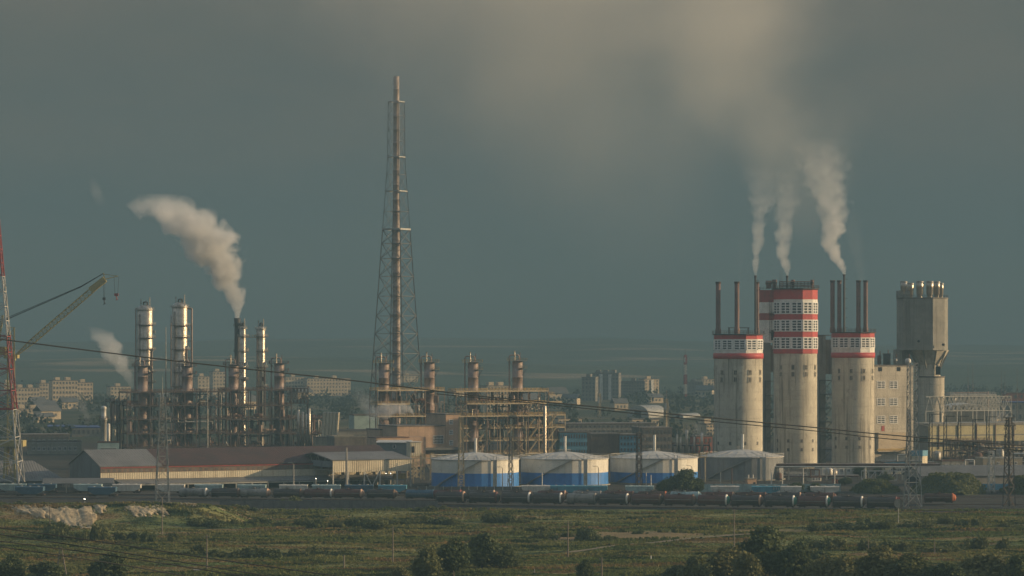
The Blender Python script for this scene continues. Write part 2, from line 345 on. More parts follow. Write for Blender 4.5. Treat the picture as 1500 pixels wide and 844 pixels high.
# track worn through the meadow
def strip(name, pts, w, mt, lift=.06):
    g = MB(); vs = []
    for i, (x, y) in enumerate(pts):
        a = pts[max(0, i - 1)]; c2 = pts[min(len(pts) - 1, i + 1)]; d = Vector((c2[0] - a[0], c2[1] - a[1])).normalized()
        for k in (-1, -.33, .33, 1):
            q = (x - d.y * w / 2 * k, y + d.x * w / 2 * k); vs.append((q[0], q[1], ground_h(*q) + lift))
    g.add(vs, [(i * 4 + k, i * 4 + k + 1, i * 4 + k + 5, i * 4 + k + 4) for i in range(len(pts) - 1) for k in range(3)], True)
    return tag(g.build(name, mt), kind='structure')
mat('dirt_track', (.19, .14, .075), (.10, .088, .04), .25, rough=1.0)
trk = []
for i in range(41):
    t = i / 40; px = 830 + t * 330; py = 808 - 26 * t - 4 * math.sin(t * 3.1); Y = gy(py); trk.append((wx(px, Y), Y))
strip('path', trk, 4.0, 'dirt_track', .12)
# rails and ballast under the wagons: three diverging tracks
mat('ballast', (.07, .06, .05), (.045, .04, .034), 1.2, rough=1.0)
TRACKS = [(wx(960, 1200), 1200.0, R(-15)), (wx(700, 1250), 1250.0, R(-9)), (wx(620, 1296), 1296.0, R(-4))]
def on_track(k, px):
    x0, y0, a = TRACKS[k]; t = (px - CX) / P; s = (t * y0 - x0) / (math.cos(a) - t * math.sin(a)); return (x0 + s * math.cos(a), y0 + s * math.sin(a))
for k, lb in enumerate(('pair of rails under the nearest line of tank wagons', 'pair of rails under the second line of tank wagons', 'pair of rails under the ribbed hopper wagons')):
    x0, y0, a = TRACKS[k]; b_ = MB(); b_.xprism([(-2.6, .004 + k * .003), (2.6, .004 + k * .003), (1.7, .35), (-1.7, .35)], (-95 if k == 0 else -300), 300); tag(b_.build('ballast_bed', 'ballast', None, (x0, y0, 0), a), kind='structure')
    t_ = thing('railway_track', lb, 'railway track', (x0, y0, 0), a); l0 = -90 if k == 0 else -300
    for s in (-.76, .76): MB().span(l0, 300, s - .035, s + .035, .36, .54).build('rail', 'rust', t_)
# distant hills with pale harvested strips
def hills(name, Y0, Y1, f, mt, n=140, half=7000):
    g = MB(); rows = 14; vs = []
    for j in range(rows):
        t = j / (rows - 1); Y = Y0 + (Y1 - Y0) * t
        for i in range(n):
            x = -half + 2 * half * i / (n - 1); vs.append((x, Y, -3 + max(0.0, f(x, Y)) * math.sin(min(1, t * 1.15) * math.pi / 2)))
    g.add(vs, [(j * n + i, j * n + i + 1, (j + 1) * n + i + 1, (j + 1) * n + i) for j in range(rows - 1) for i in range(n - 1)], True)
    return tag(g.build(name, mt), kind='structure')
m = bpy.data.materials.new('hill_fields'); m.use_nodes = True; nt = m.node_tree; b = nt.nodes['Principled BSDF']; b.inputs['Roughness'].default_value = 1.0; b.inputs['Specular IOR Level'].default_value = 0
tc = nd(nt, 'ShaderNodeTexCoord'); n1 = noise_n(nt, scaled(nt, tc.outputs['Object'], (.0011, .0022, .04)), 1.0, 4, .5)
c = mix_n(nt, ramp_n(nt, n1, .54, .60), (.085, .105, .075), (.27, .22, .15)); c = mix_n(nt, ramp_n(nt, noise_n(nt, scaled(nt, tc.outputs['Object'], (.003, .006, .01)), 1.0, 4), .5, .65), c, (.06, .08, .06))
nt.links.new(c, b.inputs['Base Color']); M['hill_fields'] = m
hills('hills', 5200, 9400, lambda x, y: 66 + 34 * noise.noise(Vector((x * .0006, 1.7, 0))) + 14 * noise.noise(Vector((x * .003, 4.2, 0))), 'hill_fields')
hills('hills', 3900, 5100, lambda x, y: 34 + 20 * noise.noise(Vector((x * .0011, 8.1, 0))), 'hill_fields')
# ---------------------------------------------------------------- grass over the meadow (nobody could count it)
rng = np.random.default_rng(5)
N = 200000
Yg = 1 / rng.uniform(1 / 1190, 1 / 815, N) ; Xg = rng.uniform(-.205, .205, N) * Yg
cl1 = np.array([fbm(float(x), float(y) * 2.2, .03, 4) for x, y in zip(Xg, Yg)])
keep = np.ones(N, bool)
for px, py, rx, ry in SAND[:3]:
    Y = gy(py); keep &= ((Xg - wx(px, Y)) / (rx * Y / P)) ** 2 + ((Yg - Y) / (ry * Y * Y / (H * P))) ** 2 > rng.uniform(.4, 1.5, N)
tx = np.array([q[0] for q in trk]); ty = np.array([q[1] for q in trk]); tyi = np.interp(Xg, tx, ty); keep &= ~((np.abs(Yg - tyi) < 3) & (Xg > tx[0]) & (Xg < tx[-1]))
Xg, Yg, cl1 = Xg[keep], Yg[keep], cl1[keep]; N = len(Xg)
hg = np.clip(.42 + cl1 * .75 + rng.normal(0, .12, N), .16, 1.5); zg = np.array([ground_h(float(x), float(y)) for x, y in zip(Xg, Yg)])
vv = np.zeros((N, 2, 4, 3)); an = rng.uniform(0, np.pi, N)
for k in range(2):
    a = an + k * 1.4; wv = (.20 + hg * .26) * rng.uniform(.7, 1.4, N); lx, ly = rng.normal(0, .18, N) * hg, rng.normal(0, .18, N) * hg
    for q, (s, t) in enumerate(((-1, 0), (1, 0), (.45, 1), (-.6, .86))):
        vv[:, k, q, 0] = Xg + np.cos(a) * wv * s + lx * t; vv[:, k, q, 1] = Yg + np.sin(a) * wv * s + ly * t; vv[:, k, q, 2] = zg - .05 + hg * t
me = bpy.data.meshes.new('grass'); nv = N * 8
me.vertices.add(nv); me.vertices.foreach_set('co', vv.reshape(-1)); me.loops.add(nv); me.loops.foreach_set('vertex_index', np.arange(nv, dtype=np.int32))
me.polygons.add(N * 2); me.polygons.foreach_set('loop_start', np.arange(0, nv, 4, dtype=np.int32)); me.polygons.foreach_set('loop_total', np.full(N * 2, 4, dtype=np.int32)); me.update(); me.validate()
m = bpy.data.materials.new('grass_blades'); m.use_nodes = True; nt = m.node_tree; b = nt.nodes['Principled BSDF']; b.inputs['Roughness'].default_value = .9; b.inputs['Specular IOR Level'].default_value = .1
tc = nd(nt, 'ShaderNodeTexCoord'); c = field_colour(nt, tc.outputs['Object']); nt.links.new(c, b.inputs['Base Color'])
tr = nd(nt, 'ShaderNodeBsdfTranslucent'); nt.links.new(c, tr.inputs[0]); mx = nd(nt, 'ShaderNodeMixShader'); mx.inputs[0].default_value = .3
nt.links.new(b.outputs[0], mx.inputs[1]); nt.links.new(tr.outputs[0], mx.inputs[2]); nt.links.new(mx.outputs[0], nt.nodes['Material Output'].inputs[0])
me.materials.append(m); tag(link('grass', me), 'rough green and brown grass covering the meadow', 'grass', kind='stuff')
# ================================================================ kit of industrial parts
def interp(prof, z):
    if z <= prof[0][0]: return prof[0][1]
    for (a, p), (b, q) in zip(prof, prof[1:]):
        if z <= b: return p + (q - p) * (z - a) / (b - a)
    return prof[-1][1]
def lattice(T, prof, zs, lw, bw, rot, mats='galvanised', band=None, cross=True, legs=4, name='bracing', inner=False):
    """square (or triangular) lattice mast; prof = [(z, half width)]; band(z) picks the material index."""
    k2 = math.sqrt(2) if legs == 4 else 1.2; a0 = rot + math.pi / legs
    def cn(k, z):
        r = interp(prof, z) * k2; return Vector((r * math.cos(a0 + k * 2 * math.pi / legs), r * math.sin(a0 + k * 2 * math.pi / legs), z))
    for k in range(legs):
        g = MB()
        for z0, z1 in zip(zs, zs[1:]):
            g.cur = band((z0 + z1) / 2) if band else 0; g.beam(cn(k, z0), cn(k, z1), lw)
        g.build('leg', mats, T)
    g = MB()
    for i, (z0, z1) in enumerate(zip(zs, zs[1:])):
        g.cur = band((z0 + z1) / 2) if band else 0
        for k in range(legs):
            a, b, c, d = cn(k, z0), cn(k + 1, z0), cn(k, z1), cn(k + 1, z1)
            if cross == 'x' or cross is True: g.beam(a, d, bw); g.beam(b, c, bw)
            elif cross == 'z': g.beam(a, d, bw) if (i + k) % 2 else g.beam(b, c, bw)
            elif cross == 'k': mid = (c + d) / 2; g.beam(a, mid, bw); g.beam(b, mid, bw)
            g.beam(c, d, bw)
        if inner: g.beam(cn(0, z1), cn(2, z1), bw); g.beam(cn(1, z1), cn(3, z1), bw)
    g.build(name, mats, T)
def zs_even(z0, z1, n): return [z0 + (z1 - z0) * i / n for i in range(n + 1)]
def zs_geo(z0, z1, n, q): 
    w = [q ** i for i in range(n)]; s = sum(w); out = [z0]
    for x in w: out.append(out[-1] + (z1 - z0) * x / s)
    return out
def rail_ring(g, r, z, a0, a1, n, c=(0, 0), h=1.1, w=.1):
    pts = [(c[0] + r * math.cos(a0 + (a1 - a0) * i / n), c[1] + r * math.sin(a0 + (a1 - a0) * i / n)) for i in range(n + 1)]
    for p, q in zip(pts, pts[1:]):
        for k in (.5, 1.0): g.beam((*p, z + h * k), (*q, z + h * k), w * .8)
    for p in pts: g.beam((*p, z), (*p, z + h), w)
def rail_line(g, p, q, n, h=1.1, w=.1):
    p, q = Vector(p), Vector(q)
    for k in (.5, 1.0): g.beam(p + Vector((0, 0, h * k)), q + Vector((0, 0, h * k)), w * .8)
    for i in range(n + 1):
        e = p.lerp(q, i / n); g.beam(e, e + Vector((0, 0, h)), w)
def platform(T, z, r0, r1, a0=0, a1=2 * math.pi, deck='frame_cream', rail='rail_yellow', c=(0, 0), n=16, rw=.13):
    d = MB().ringbox(r0 * .98, r1, z - .22, z, c, n, a0, a1).build('platform', deck, T)
    g = MB(); rail_ring(g, r1 - .08, z, a0, a1, n, c, 1.1, rw)
    if abs(a1 - a0) < 6: 
        for a in (a0, a1): rail_line(g, (c[0] + r0 * math.cos(a), c[1] + r0 * math.sin(a), z), (c[0] + r1 * math.cos(a), c[1] + r1 * math.sin(a), z), 2, 1.1, rw)
    g.build('railing', rail, d); return d
def ladder(T, x, y, z0, z1, w=.55, mt='galvanised', cage=True):
    g = MB()
    for s in (-1, 1): g.beam((x + s * w / 2, y, z0), (x + s * w / 2, y, z1), .12)
    for i in range(int((z1 - z0) / .9)): g.beam((x - w / 2, y, z0 + i * .9), (x + w / 2, y, z0 + i * .9), .06)
    if cage:
        for i in range(int((z1 - z0) / 2.4)): g.ringbox(.42, .48, z0 + i * 2.4, z0 + i * 2.4 + .12, (x, y - .42), 8, math.pi, 2 * math.pi)
    g.build('ladder', mt, T)
def vessel(g, c, r, z0, z1, n=16):
    g.lathe([(0.01, z0), (r * .6, z0 + r * .12), (r, z0 + r * .5), (r, z1 - r * .5), (r * .6, z1 - r * .12), (.01, z1)], c, n)
def hvessel(g, c, r, L, rz=0.0, n=14):
    ca, sa = math.cos(rz), math.sin(rz); x, y, z = c
    for a, b, r1, r2 in ((-L / 2 - r * .4, -L / 2, r * .55, r), (-L / 2, L / 2, r, r), (L / 2, L / 2 + r * .4, r, r * .55)):
        g.tube((x + a * ca, y + a * sa, z), (x + b * ca, y + b * sa, z), r1, n, r2)
def flange_stack(g, r, z0, z1, pitch, n=20, lip=1.08):
    prof = [(r, z0)]; z = z0 + pitch
    while z < z1 - .3: prof += [(r, z - .12), (r * lip, z - .12), (r * lip, z + .12), (r, z + .12)]; z += pitch
    prof.append((r, z1)); g.lathe(prof, (0, 0), n)
def frame_block(T, x0, x1, y0, y1, nx, ny, floors, post='frame_cream', deck='frame_cream', rail='rail_yellow', pw=.5, braces=(), top=None, spans=None, rw=.14):
    """steel frame with posts, floor decks with railings and braces, in the thing's own axes."""
    X = [x0 + (x1 - x0) * i / nx for i in range(nx + 1)]; Yv = [y0 + (y1 - y0) * i / ny for i in range(ny + 1)]
    zt = top or floors[-1]
    for i, x in enumerate(X):
        for y in Yv:
            t = zt
            if spans: t = max([f for f, (a, b) in zip(floors, spans) if a - .1 <= x <= b + .1] or [floors[0]])
            MB().box((0, 0, t / 2), (pw, pw, t)).build('post', post, T, (x, y, 0))
    for k, z in enumerate(floors):
        a, b = spans[k] if spans else (x0, x1)
        g = MB()
        for y in Yv: g.span(a, b, y - .18, y + .18, z - .62, z)
        for x in X:
            if a - .1 <= x <= b + .1: g.span(x - .15, x + .15, y0 + .19, y1 - .19, z - .55, z - .02)
        g.span(a, b, y0 + .2, y1 - .2, z + .003, z + .09)
        d = g.build('floor_deck', deck, T); g = MB(); n = max(2, int((b - a) / 2.2)); m_ = max(2, int((y1 - y0) / 2.2))
        rail_line(g, (a, y0 + .05, z), (b, y0 + .05, z), n, 1.2, rw); rail_line(g, (a, y1 - .05, z), (b, y1 - .05, z), n, 1.2, rw)
        rail_line(g, (a + .05, y0, z), (a + .05, y1, z), m_, 1.2, rw); rail_line(g, (b - .05, y0, z), (b - .05, y1, z), m_, 1.2, rw); g.build('railing', rail, d)
    for (i, k) in braces:
        z0 = floors[k - 1] if k else 0; z1 = floors[k] - .6; g = MB()
        g.beam((X[i] + .3, y0 - .02, z0), (X[i + 1] - .3, y0 - .02, z1), .28); g.build('brace', post, T); MB().beam((X[i + 1] - .3, y0 - .33, z0), (X[i] + .3, y0 - .33, z1), .28).build('brace', post, T)
def clutter(T, x0, x1, y0, y1, floors, seed, nv=10, nh=6, npipe=14, mats=('steel_dull', 'rust', 'clad_column', 'rust_dark')):
    rn = random.Random(seed)
    for i in range(nv):
        k = rn.randrange(len(floors) - 1); z0 = floors[k]; h = (floors[k + 1] - z0) * rn.uniform(.55, 1.25); r = rn.uniform(.5, 1.25)
        g = MB(); vessel(g, (0, 0), r, 0, h, 12); g.build('vessel', rn.choice(mats), T, (rn.uniform(x0 + 2, x1 - 2), rn.uniform(y0 + 1, y1 - 1), z0))
    for i in range(nh):
        k = rn.randrange(len(floors) - 1); g = MB(); L = rn.uniform(3, 7); r = rn.uniform(.6, 1.1); hvessel(g, (0, 0, r + .8), r, L)
        for s in (-.3, .3): g.box((L * s, 0, .4), (.4, r * 1.5, .8))
        g.build('heat_exchanger', rn.choice(mats), T, (rn.uniform(x0 + 4, x1 - 4), rn.uniform(y0 + 1, y1 - 1), floors[k] + .1))
    for i in range(npipe):
        g = MB(); x = rn.uniform(x0 + 1, x1 - 1); y = rn.uniform(y0 - .3, y1); k = rn.randrange(len(floors)); z = floors[k] - rn.uniform(.9, 2.2); r = rn.uniform(.13, .34)
        if rn.random() < .5:
            L = rn.uniform(5, 18); x2 = min(x1, x + L); zz = min(floors[-1], z + rn.choice((-1, 1)) * rn.uniform(2, 9))
            g.path([(x, y, max(.5, zz)), (x, y, z), (x2, y, z), (x2, y, max(.5, z - rn.uniform(1, 6)))], r, 7)
        else: g.path([(x, y, max(.2, z - rn.uniform(5, 16))), (x, y, z + rn.uniform(1, 4)), (x + rn.choice((-1, 1)) * rn.uniform(.6, 2.5), y, z + rn.uniform(1, 4))], r, 7)
        g.build('pipe', rn.choice(mats + ('steel_bright', 'galvanised')), T)

# ---------------------------------------------------------------- tall shiny process columns and the clad regenerators
def process_column(px, Y, ytop, rpx, label, shell='steel_bright', plats=(), side=1, riser=None, top='nozzles', group=None, zb=0.0, skirt=None):
    u = Y / P; r = rpx * u; zt = wz(ytop, Y); T = thing('process_column', label, 'process column', base(px, Y), 0, group)
    g = MB()
    if skirt:                                     # narrower lower half
        rs, zsk = skirt[0] * u, wz(skirt[1], Y); prof = [(rs, 0), (rs, zsk), (r, zsk + 1.5)]
    else: prof = [(r * 1.12, 0), (r * 1.12, 2.5), (r, 4)]
    prof += [(r, zt - r * .5), (r * .8, zt - r * .18), (r * .4, zt), (.01, zt + .02)]
    g.lathe(prof, (0, 0), 28); g.build('shell', shell, T)
    for i, py in enumerate(plats):
        a = (-2.5 + .3 * (i % 2), .75) if side > 0 else (2.4, 5.6); platform(T, wz(py, Y), r, r + 1.7, a[0], a[1], 'rust', 'galvanised', n=12)
    for k, (ax, rr) in enumerate(((-2.2, .2), (-1.15, .16), (-.6, .26))):          # downcomers and relief lines on the shell
        if r > 2: MB().path([((r + .45) * math.cos(ax), (r + .45) * math.sin(ax), zt * (.04 + .1 * k)), ((r + .45) * math.cos(ax), (r + .45) * math.sin(ax), zt * (.93 - .12 * k)), (r * .7 * math.cos(ax), r * .7 * math.sin(ax), zt * (.95 - .12 * k))], rr * 1.35, 7).build('downcomer', ('clad_column', 'galvanised', 'rust')[k], T)
    for k in range(3 if plats else 0): MB().box(((r + .5) * math.cos(-1.0 + .5 * k), (r + .5) * math.sin(-1.0 + .5 * k), zt * (.58 + .12 * k)), (1.5, 1.2, 2.4 - .5 * k)).build('instrument_box', 'galvanised_pale' if k else 'rust', T)
    if plats: ladder(T, side * (r * .72), -r * .75 - .4, 3, zt)
    if top == 'nozzles':
        platform(T, zt - r * .6, r * .8, r + .9, 0, 2 * math.pi, 'steel_dull', 'galvanised', n=14)
        for k, (dx, h) in enumerate(((-.5, 3.2), (.15, 2.4), (.6, 4.2))): MB().tube((dx * r, -.2 * r, zt - 1), (dx * r, -.2 * r, zt + h), .28, 8).build('vent_pipe', 'steel_dull', T)
        g = MB(); g.path([(-.2 * r, .3, zt), (-.2 * r, .3, zt + 1.6), (.3 * r, .3, zt + 1.6), (.3 * r, .3, zt)], .35, 8); g.build('nozzle', 'rust_dark', T)
    if riser:
        x, yt, rr, dx = riser; x *= u; g = MB(); z = wz(yt, Y)
        g.path([(x, -.3, .2), (x, -.3, z), (dx * r, -.3, z)], rr * u, 8); g.build('riser_pipe', 'clad_column', T)
        for zz in range(8, int(z), 9): MB().box(((x + math.copysign(r, x)) / 2, -.3, zz), (abs(abs(x) - r), .3, .3)).build('pipe_bracket', 'rust', T)
    return T
def regenerator(px, Y, ytop, label, rpx=7.6, low=11, group=None, deck='frame_cream', rail='rail_yellow', shell='clad_column'):
    u = Y / P; r = rpx * u; zt = wz(ytop, Y); T = thing('regenerator_tower', label, 'regenerator tower', base(px, Y), 0, group)
    g = MB(); flange_stack(g, r, 0, zt - .6, 8.5, 28, 1.03); g.lathe([(r, zt - .6), (r * .7, zt), (.01, zt + .3)], (0, 0), 28); g.build('shell', shell, T)
    x = -(r + 1.6); g = MB(); g.tube((x, -.5, 0), (x, -.5, zt + .2), 1.0 * u, 10); g.path([(x, -.5, zt), (x, -.5, zt + 2.2), (x + .7, -.5, zt + 2.9), (.1 * r, -.5, zt + 2.9), (.1 * r + .6, -.5, zt + 2.2), (.1 * r + .6, -.5, zt)], 1.0 * u, 10); g.build('riser_pipe', 'clad_column', T)
    g = MB(); v = -.55 * r; g.tube((v, -.9, zt - .2), (v, -.9, zt + 14 * u), 1.0 * u, 10, .85 * u); g.lathe([(1.0 * u, zt + 13.3 * u), (1.3 * u, zt + 13.6 * u), (1.3 * u, zt + 14.2 * u)], (v, -.9), 10); g.build('vent_pipe', 'steel_bright', T)
    MB().tube((.5 * r, .4, zt), (.5 * r, .4, zt + 12 * u), .18, 6).build('mast', 'rust', T)
    d = MB(); L = r + 1.6; d.span(-L - 1.2, r + 2.3, -r - .8, r + .6, zt - .35, zt - .05); d = d.build('platform', deck, T); g = MB()
    for y in (-r - .75, r + .55): rail_line(g, (-L - 1.2, y, zt), (r + 2.3, y, zt), 8, 1.2, .15)
    for xx in (-L - 1.15, r + 2.25): rail_line(g, (xx, -r - .8, zt), (xx, r + .6, zt), 3, 1.2, .15)
    g.build('railing', rail, d)
    zl = zt - low * u; d = MB().span(r * .5, r + 2.4, -r - .8, r + .3, zl - .3, zl).build('platform', deck, T); g = MB()
    rail_line(g, (r * .5, -r - .75, zl), (r + 2.35, -r - .75, zl), 4, 1.2, .15); rail_line(g, (r + 2.35, -r - .8, zl), (r + 2.35, r + .3, zl), 3, 1.2, .15); g.build('railing', rail, d)
    MB().beam((r * .9, -r * .5, zl - 4), (r + 2.2, -r * .5, zl - .3), .22).build('brace', 'rust', T); g = MB(); g.beam((-r * .8, -r * .7, zt - 3.5), (-L, -r * .7, zt - .4), .22); g.build('brace', 'rust', T)
    ladder(T, r + .5, -r * .45, 3, zt - .4, .6, 'rust', False); return T
YL = 1800.0
# left unit: columns
process_column(212.5, 1800, 447, 11.5, 'tall gleaming steel column nearest the small white steam puff, with a thin riser on its shaded side', plats=(476, 495, 512, 528, 545, 560, 578), riser=(-13.5, 452, 1.0, -.5))
process_column(263.5, 1815, 443, 11.5, 'tall gleaming steel column with a wide inverted pipe loop down its sunlit side', plats=(477, 494, 512, 545, 566), riser=(17.5, 452, 1.3, .5))
process_column(255.0, 1830, 460, 5.5, 'slim dull column standing close behind the looped steel column', shell='steel_dull', plats=(), top=None)
process_column(355.5, 1834, 478, 4.6, 'slender bright column leaning close against the black smoking stack', plats=(493, 515, 538, 556, 575), top='nozzles')
process_column(382.0, 1842, 478, 6.6, 'slender bright column with a bulging middle, joined by a catwalk to the smoking stack', plats=(493, 515, 538, 566), skirt=(4.6, 612))
for px, yt, lb in ((209.0, 536, 'clad tower with hooped pipe standing in front of the tallest steam side column'), (274, 536, 'clad tower with hooped pipe in front of the looped steel column'), (342, 534, 'clad tower with hooped pipe just in front of the black smoking stack'), (409, 532, 'clad tower with hooped pipe and outrigger deck beside the rusty truss of the left unit')):
    regenerator(px, 1784 + (px - 209) * .2, yt, lb, deck='rust', rail='rust', group='clad hoop topped towers of the left unit', rpx=7.2)
# the black stack that smokes
def dark_stack():
    Y = 1846; u = Y / P; T = thing('smoke_stack', 'black flare topped stack pouring out the big cream smoke plume', 'smoke stack', base(347.5, Y)); zt = wz(466, Y)
    g = MB(); g.lathe([(4.2 * u, 0), (4.0 * u, zt - 6), (3.6 * u, zt - 4), (5.2 * u, zt), (4.6 * u, zt), (3.2 * u, zt - 4)], (0, 0), 24); g.build('shell', 'black_steel', T)
    platform(T, zt - 4.5, 4 * u, 5.6 * u, deck='black_steel', rail='black_steel', n=14)
    g = MB(); g.path([(3 * u, -1.2, zt - 8), (4.5 * u, -1.2, zt - 3), (8 * u, -1.2, zt - 4.5), (9.5 * u, -1.2, zt - 10)], .9, 8); g.build('duct', 'rust_dark', T)
    platform(T, wz(515, Y), 4 * u, 5.4 * u, deck='black_steel', rail='black_steel', n=12)
dark_stack()
T = thing('catwalk', 'yellowish catwalk high up between the smoking stack and the bright bulging column', 'catwalk', base(368, 1840, wz(494, 1840)))
d = MB().span(-3.6, 3.6, -.9, .9, -.35, 0).build('deck', 'frame_cream', T); g = MB()
for y in (-.85, .85): rail_line(g, (-3.6, y, 0), (3.6, y, 0), 5, 1.2, .15)
g.build('railing', 'rail_yellow', T)
for px, yt, Y, lb in ((243, 479, 1795, 'thin bare mast rising between the two tall gleaming columns'), (304, 555, 1790, 'thin bare mast between the looped column and the smoking stack')):
    T = thing('lightning_mast', lb, 'mast', base(px, Y)); z = wz(yt, Y); MB().tube((0, 0, 0), (0, 0, z * .6), .42, 8, .34).build('pole', 'steel_dull', T); MB().tube((0, 0, z * .6), (0, 0, z), .28, 8, .16).build('spike', 'steel_dull', T)
    for k in (.62, .8): MB().ringbox(.2, .8, z * k - .1, z * k, (0, 0), 8).build('collar', 'rust', T)
# steelwork round the columns
def left_frame(px0, px1, Y, floors, ny, depth, label, seed, nxx=None, post='rust_dark', **kw):
    u = Y / P; T = thing('steel_framework', label, 'steel framework', base(px0, Y), R(24)); w = (px1 - px0) * u / math.cos(R(24)); fl = [wz(f, Y) for f in floors]
    nxx = nxx or max(3, int(w / 6)); frame_block(T, 0, w, 0, depth, nxx, ny, fl, post, 'rust_dark', 'rust', .45, braces=[(i, k) for i in range(1, nxx, 3) for k in range(len(fl))], **kw)
    clutter(T, 0, w, 0, depth, [0] + fl, seed, int(w / 2.2), int(w / 6), int(w / 1.2)); return T, w, fl
left_frame(186, 332, 1773, [655, 635, 614, 594, 574], 1, 14, 'dense rusty steel framework of pipes and vessels round the first tall columns', 3)
left_frame(332, 424, 1800, [655, 635, 614, 594, 571], 1, 14, 'dense rusty steel framework of pipes round the smoking stack', 4)
left_frame(424, 472, 1818, [655, 635, 612], 1, 12, 'lower rusty steel framework with shiny vertical exchangers at the unit\'s end', 5)
T, w, fl = left_frame(162, 188, 1778, [655, 620, 588], 1, 10, 'outlying pipe frame with two shining thin downpipes beside the small vent vessel', 6, 3)
for x, z0, z1 in ((2.2, 2, 23), (5.8, 1, 29), (6.6, 8, 27)): MB().tube((x, -.6, z0), (x, -.6, z1), .32, 8).build('downpipe', 'steel_bright', T)
# truss box on the right of the unit
T = thing('truss_deck', 'open rusty truss deck jutting out beyond the fourth hooped tower', 'truss deck', base(419, 1822, 0)); u = 1776 / P
z0, z1 = wz(593, 1776), wz(571, 1776)
for y in (0, 7):
    g = MB()
    for z in (z0, z1): g.beam((0, y, z), (12, y, z), .35)
    for i in range(6): g.beam((i * 2, y, z0), (i * 2 + 2, y, z1), .22); g.beam((i * 2 + 2, y, z0), (i * 2, y, z1), .22); g.beam((i * 2 + 2, y, z0), (i * 2 + 2, y, z1), .22)
    g.build('truss', 'rust', T)
d = MB().span(0, 12, .2, 6.8, z1 + .18, z1 + .3).build('deck', 'rust', T); g = MB(); rail_line(g, (0, 0, z1 + .3), (12, 0, z1 + .3), 6, 1.2, .14); rail_line(g, (12, 0, z1 + .3), (12, 7, z1 + .3), 4, 1.2, .14); g.build('railing', 'rust', T)
for x in (.3, 11.7):
    for y in (.3, 6.7): MB().box((x, y, z0 / 2), (.4, .4, z0 - .4)).build('post', 'rust_dark', T)
for i, (px, yt, lb) in enumerate(((437, 600, 'short bright exchanger by the truss deck, first of a row of four'), (443.5, 603, 'short bright exchanger second from the truss deck'), (449, 606, 'short bright exchanger third from the truss deck'), (453, 598, 'tall thin bright exchanger at the end of its row of four'))):
    Y = 1812; T = thing('heat_exchanger_column', lb, 'heat exchanger', base(px, Y), 0, 'bright exchangers at the end of the left unit'); z = wz(yt, Y)
    g = MB(); vessel(g, (0, 0), (.85, .85, .6, .7)[i], 2.0, z, 16); g.build('shell', 'steel_bright', T); MB().ringbox(.3, 1.15, z * .62, z * .62 + .25, (0, 0), 16).build('flange', 'rust', T)
    g = MB()
    for a in range(3): g.beam((.6 * math.cos(a * 2.1), .6 * math.sin(a * 2.1), 0), (.6 * math.cos(a * 2.1), .6 * math.sin(a * 2.1), 2.6), .22)
    g.build('support_leg', 'rust_dark', T)
# silo bank beside the left unit
for i in range(5):
    Y = 1760; px = 473 + i * 4.9; T = thing('filter_tube', 'tall cream filter tube, %s in the leaning bank beside the left unit' % ('first', 'second', 'third', 'fourth', 'fifth')[i], 'filter tube', base(px, Y), 0, 'bank of cream filter tubes')
    z = wz(605, Y); g = MB(); g.tube((0, 0, wz(646, Y)), (.9, 0, z), .8, 14, .86); g.build('shell', 'wall_cream', T); MB().tube((.9, 0, z), (.95, 0, z + .4), .95, 14).build('cap', 'galvanised_pale', T)
    MB().box((0, 0, wz(646, Y) / 2), (1.2, 1.6, wz(646, Y))).build('plinth', 'concrete_grey', T)
Y = 1752
T = thing('brick_box_building', 'small tan plastered box building under the cream filter tubes', 'building', base(463, Y), R(12)); z = wz(641, Y); MB().span(0, 9.2, 0, 9, 0, z).build('wall', 'wall_dun', T); MB().span(-.3, 9.5, -.3, 9.3, z + .003, z + .35).build('roof', 'concrete_dark', T)
for x in (2, 6): f = MB().span(x, x + 1.2, -.06, .02, 3, 5).build('window', 'window_frame', T); MB().span(x + .12, x + 1.08, -.1, -.062, 3.12, 4.88).build('pane', 'glass', f)
# vent vessel and pale service block left of the unit
Y = 1770; u = Y / P
T = thing('vent_vessel', 'short pale vent vessel with ring platform standing on the service block', 'vent vessel', base(152, Y)); zb = wz(650, Y)
g = MB(); g.lathe([(4.4 * u, 0), (4.4 * u, wz(616, Y)), (5.2 * u, wz(616, Y)), (5.2 * u, wz(613, Y)), (3.6 * u, wz(612, Y)), (3.6 * u, wz(600, Y)), (4.2 * u, wz(599, Y)), (4.2 * u, wz(597, Y)), (2.6 * u, wz(595, Y)), (.01, wz(594.5, Y))], (0, 0), 20); g.build('shell', 'galvanised_pale', T)
platform(T, wz(613, Y), 4.4 * u, 7.0 * u, deck='rust', rail='rust', n=12)
T = thing('storage_tube', 'slim grey upright tube just beside the short vent vessel', 'storage tube', base(158.8, Y - 4)); g = MB(); vessel(g, (0, 0), 2.6 * u, 2, wz(620, Y), 14); g.build('shell', 'galvanised_pale', T)
g = MB()
for a in range(3): g.beam((.8 * math.cos(a * 2.1), .8 * math.sin(a * 2.1), 0), (.8 * math.cos(a * 2.1), .8 * math.sin(a * 2.1), 3), .25)
g.build('support_leg', 'rust', T)
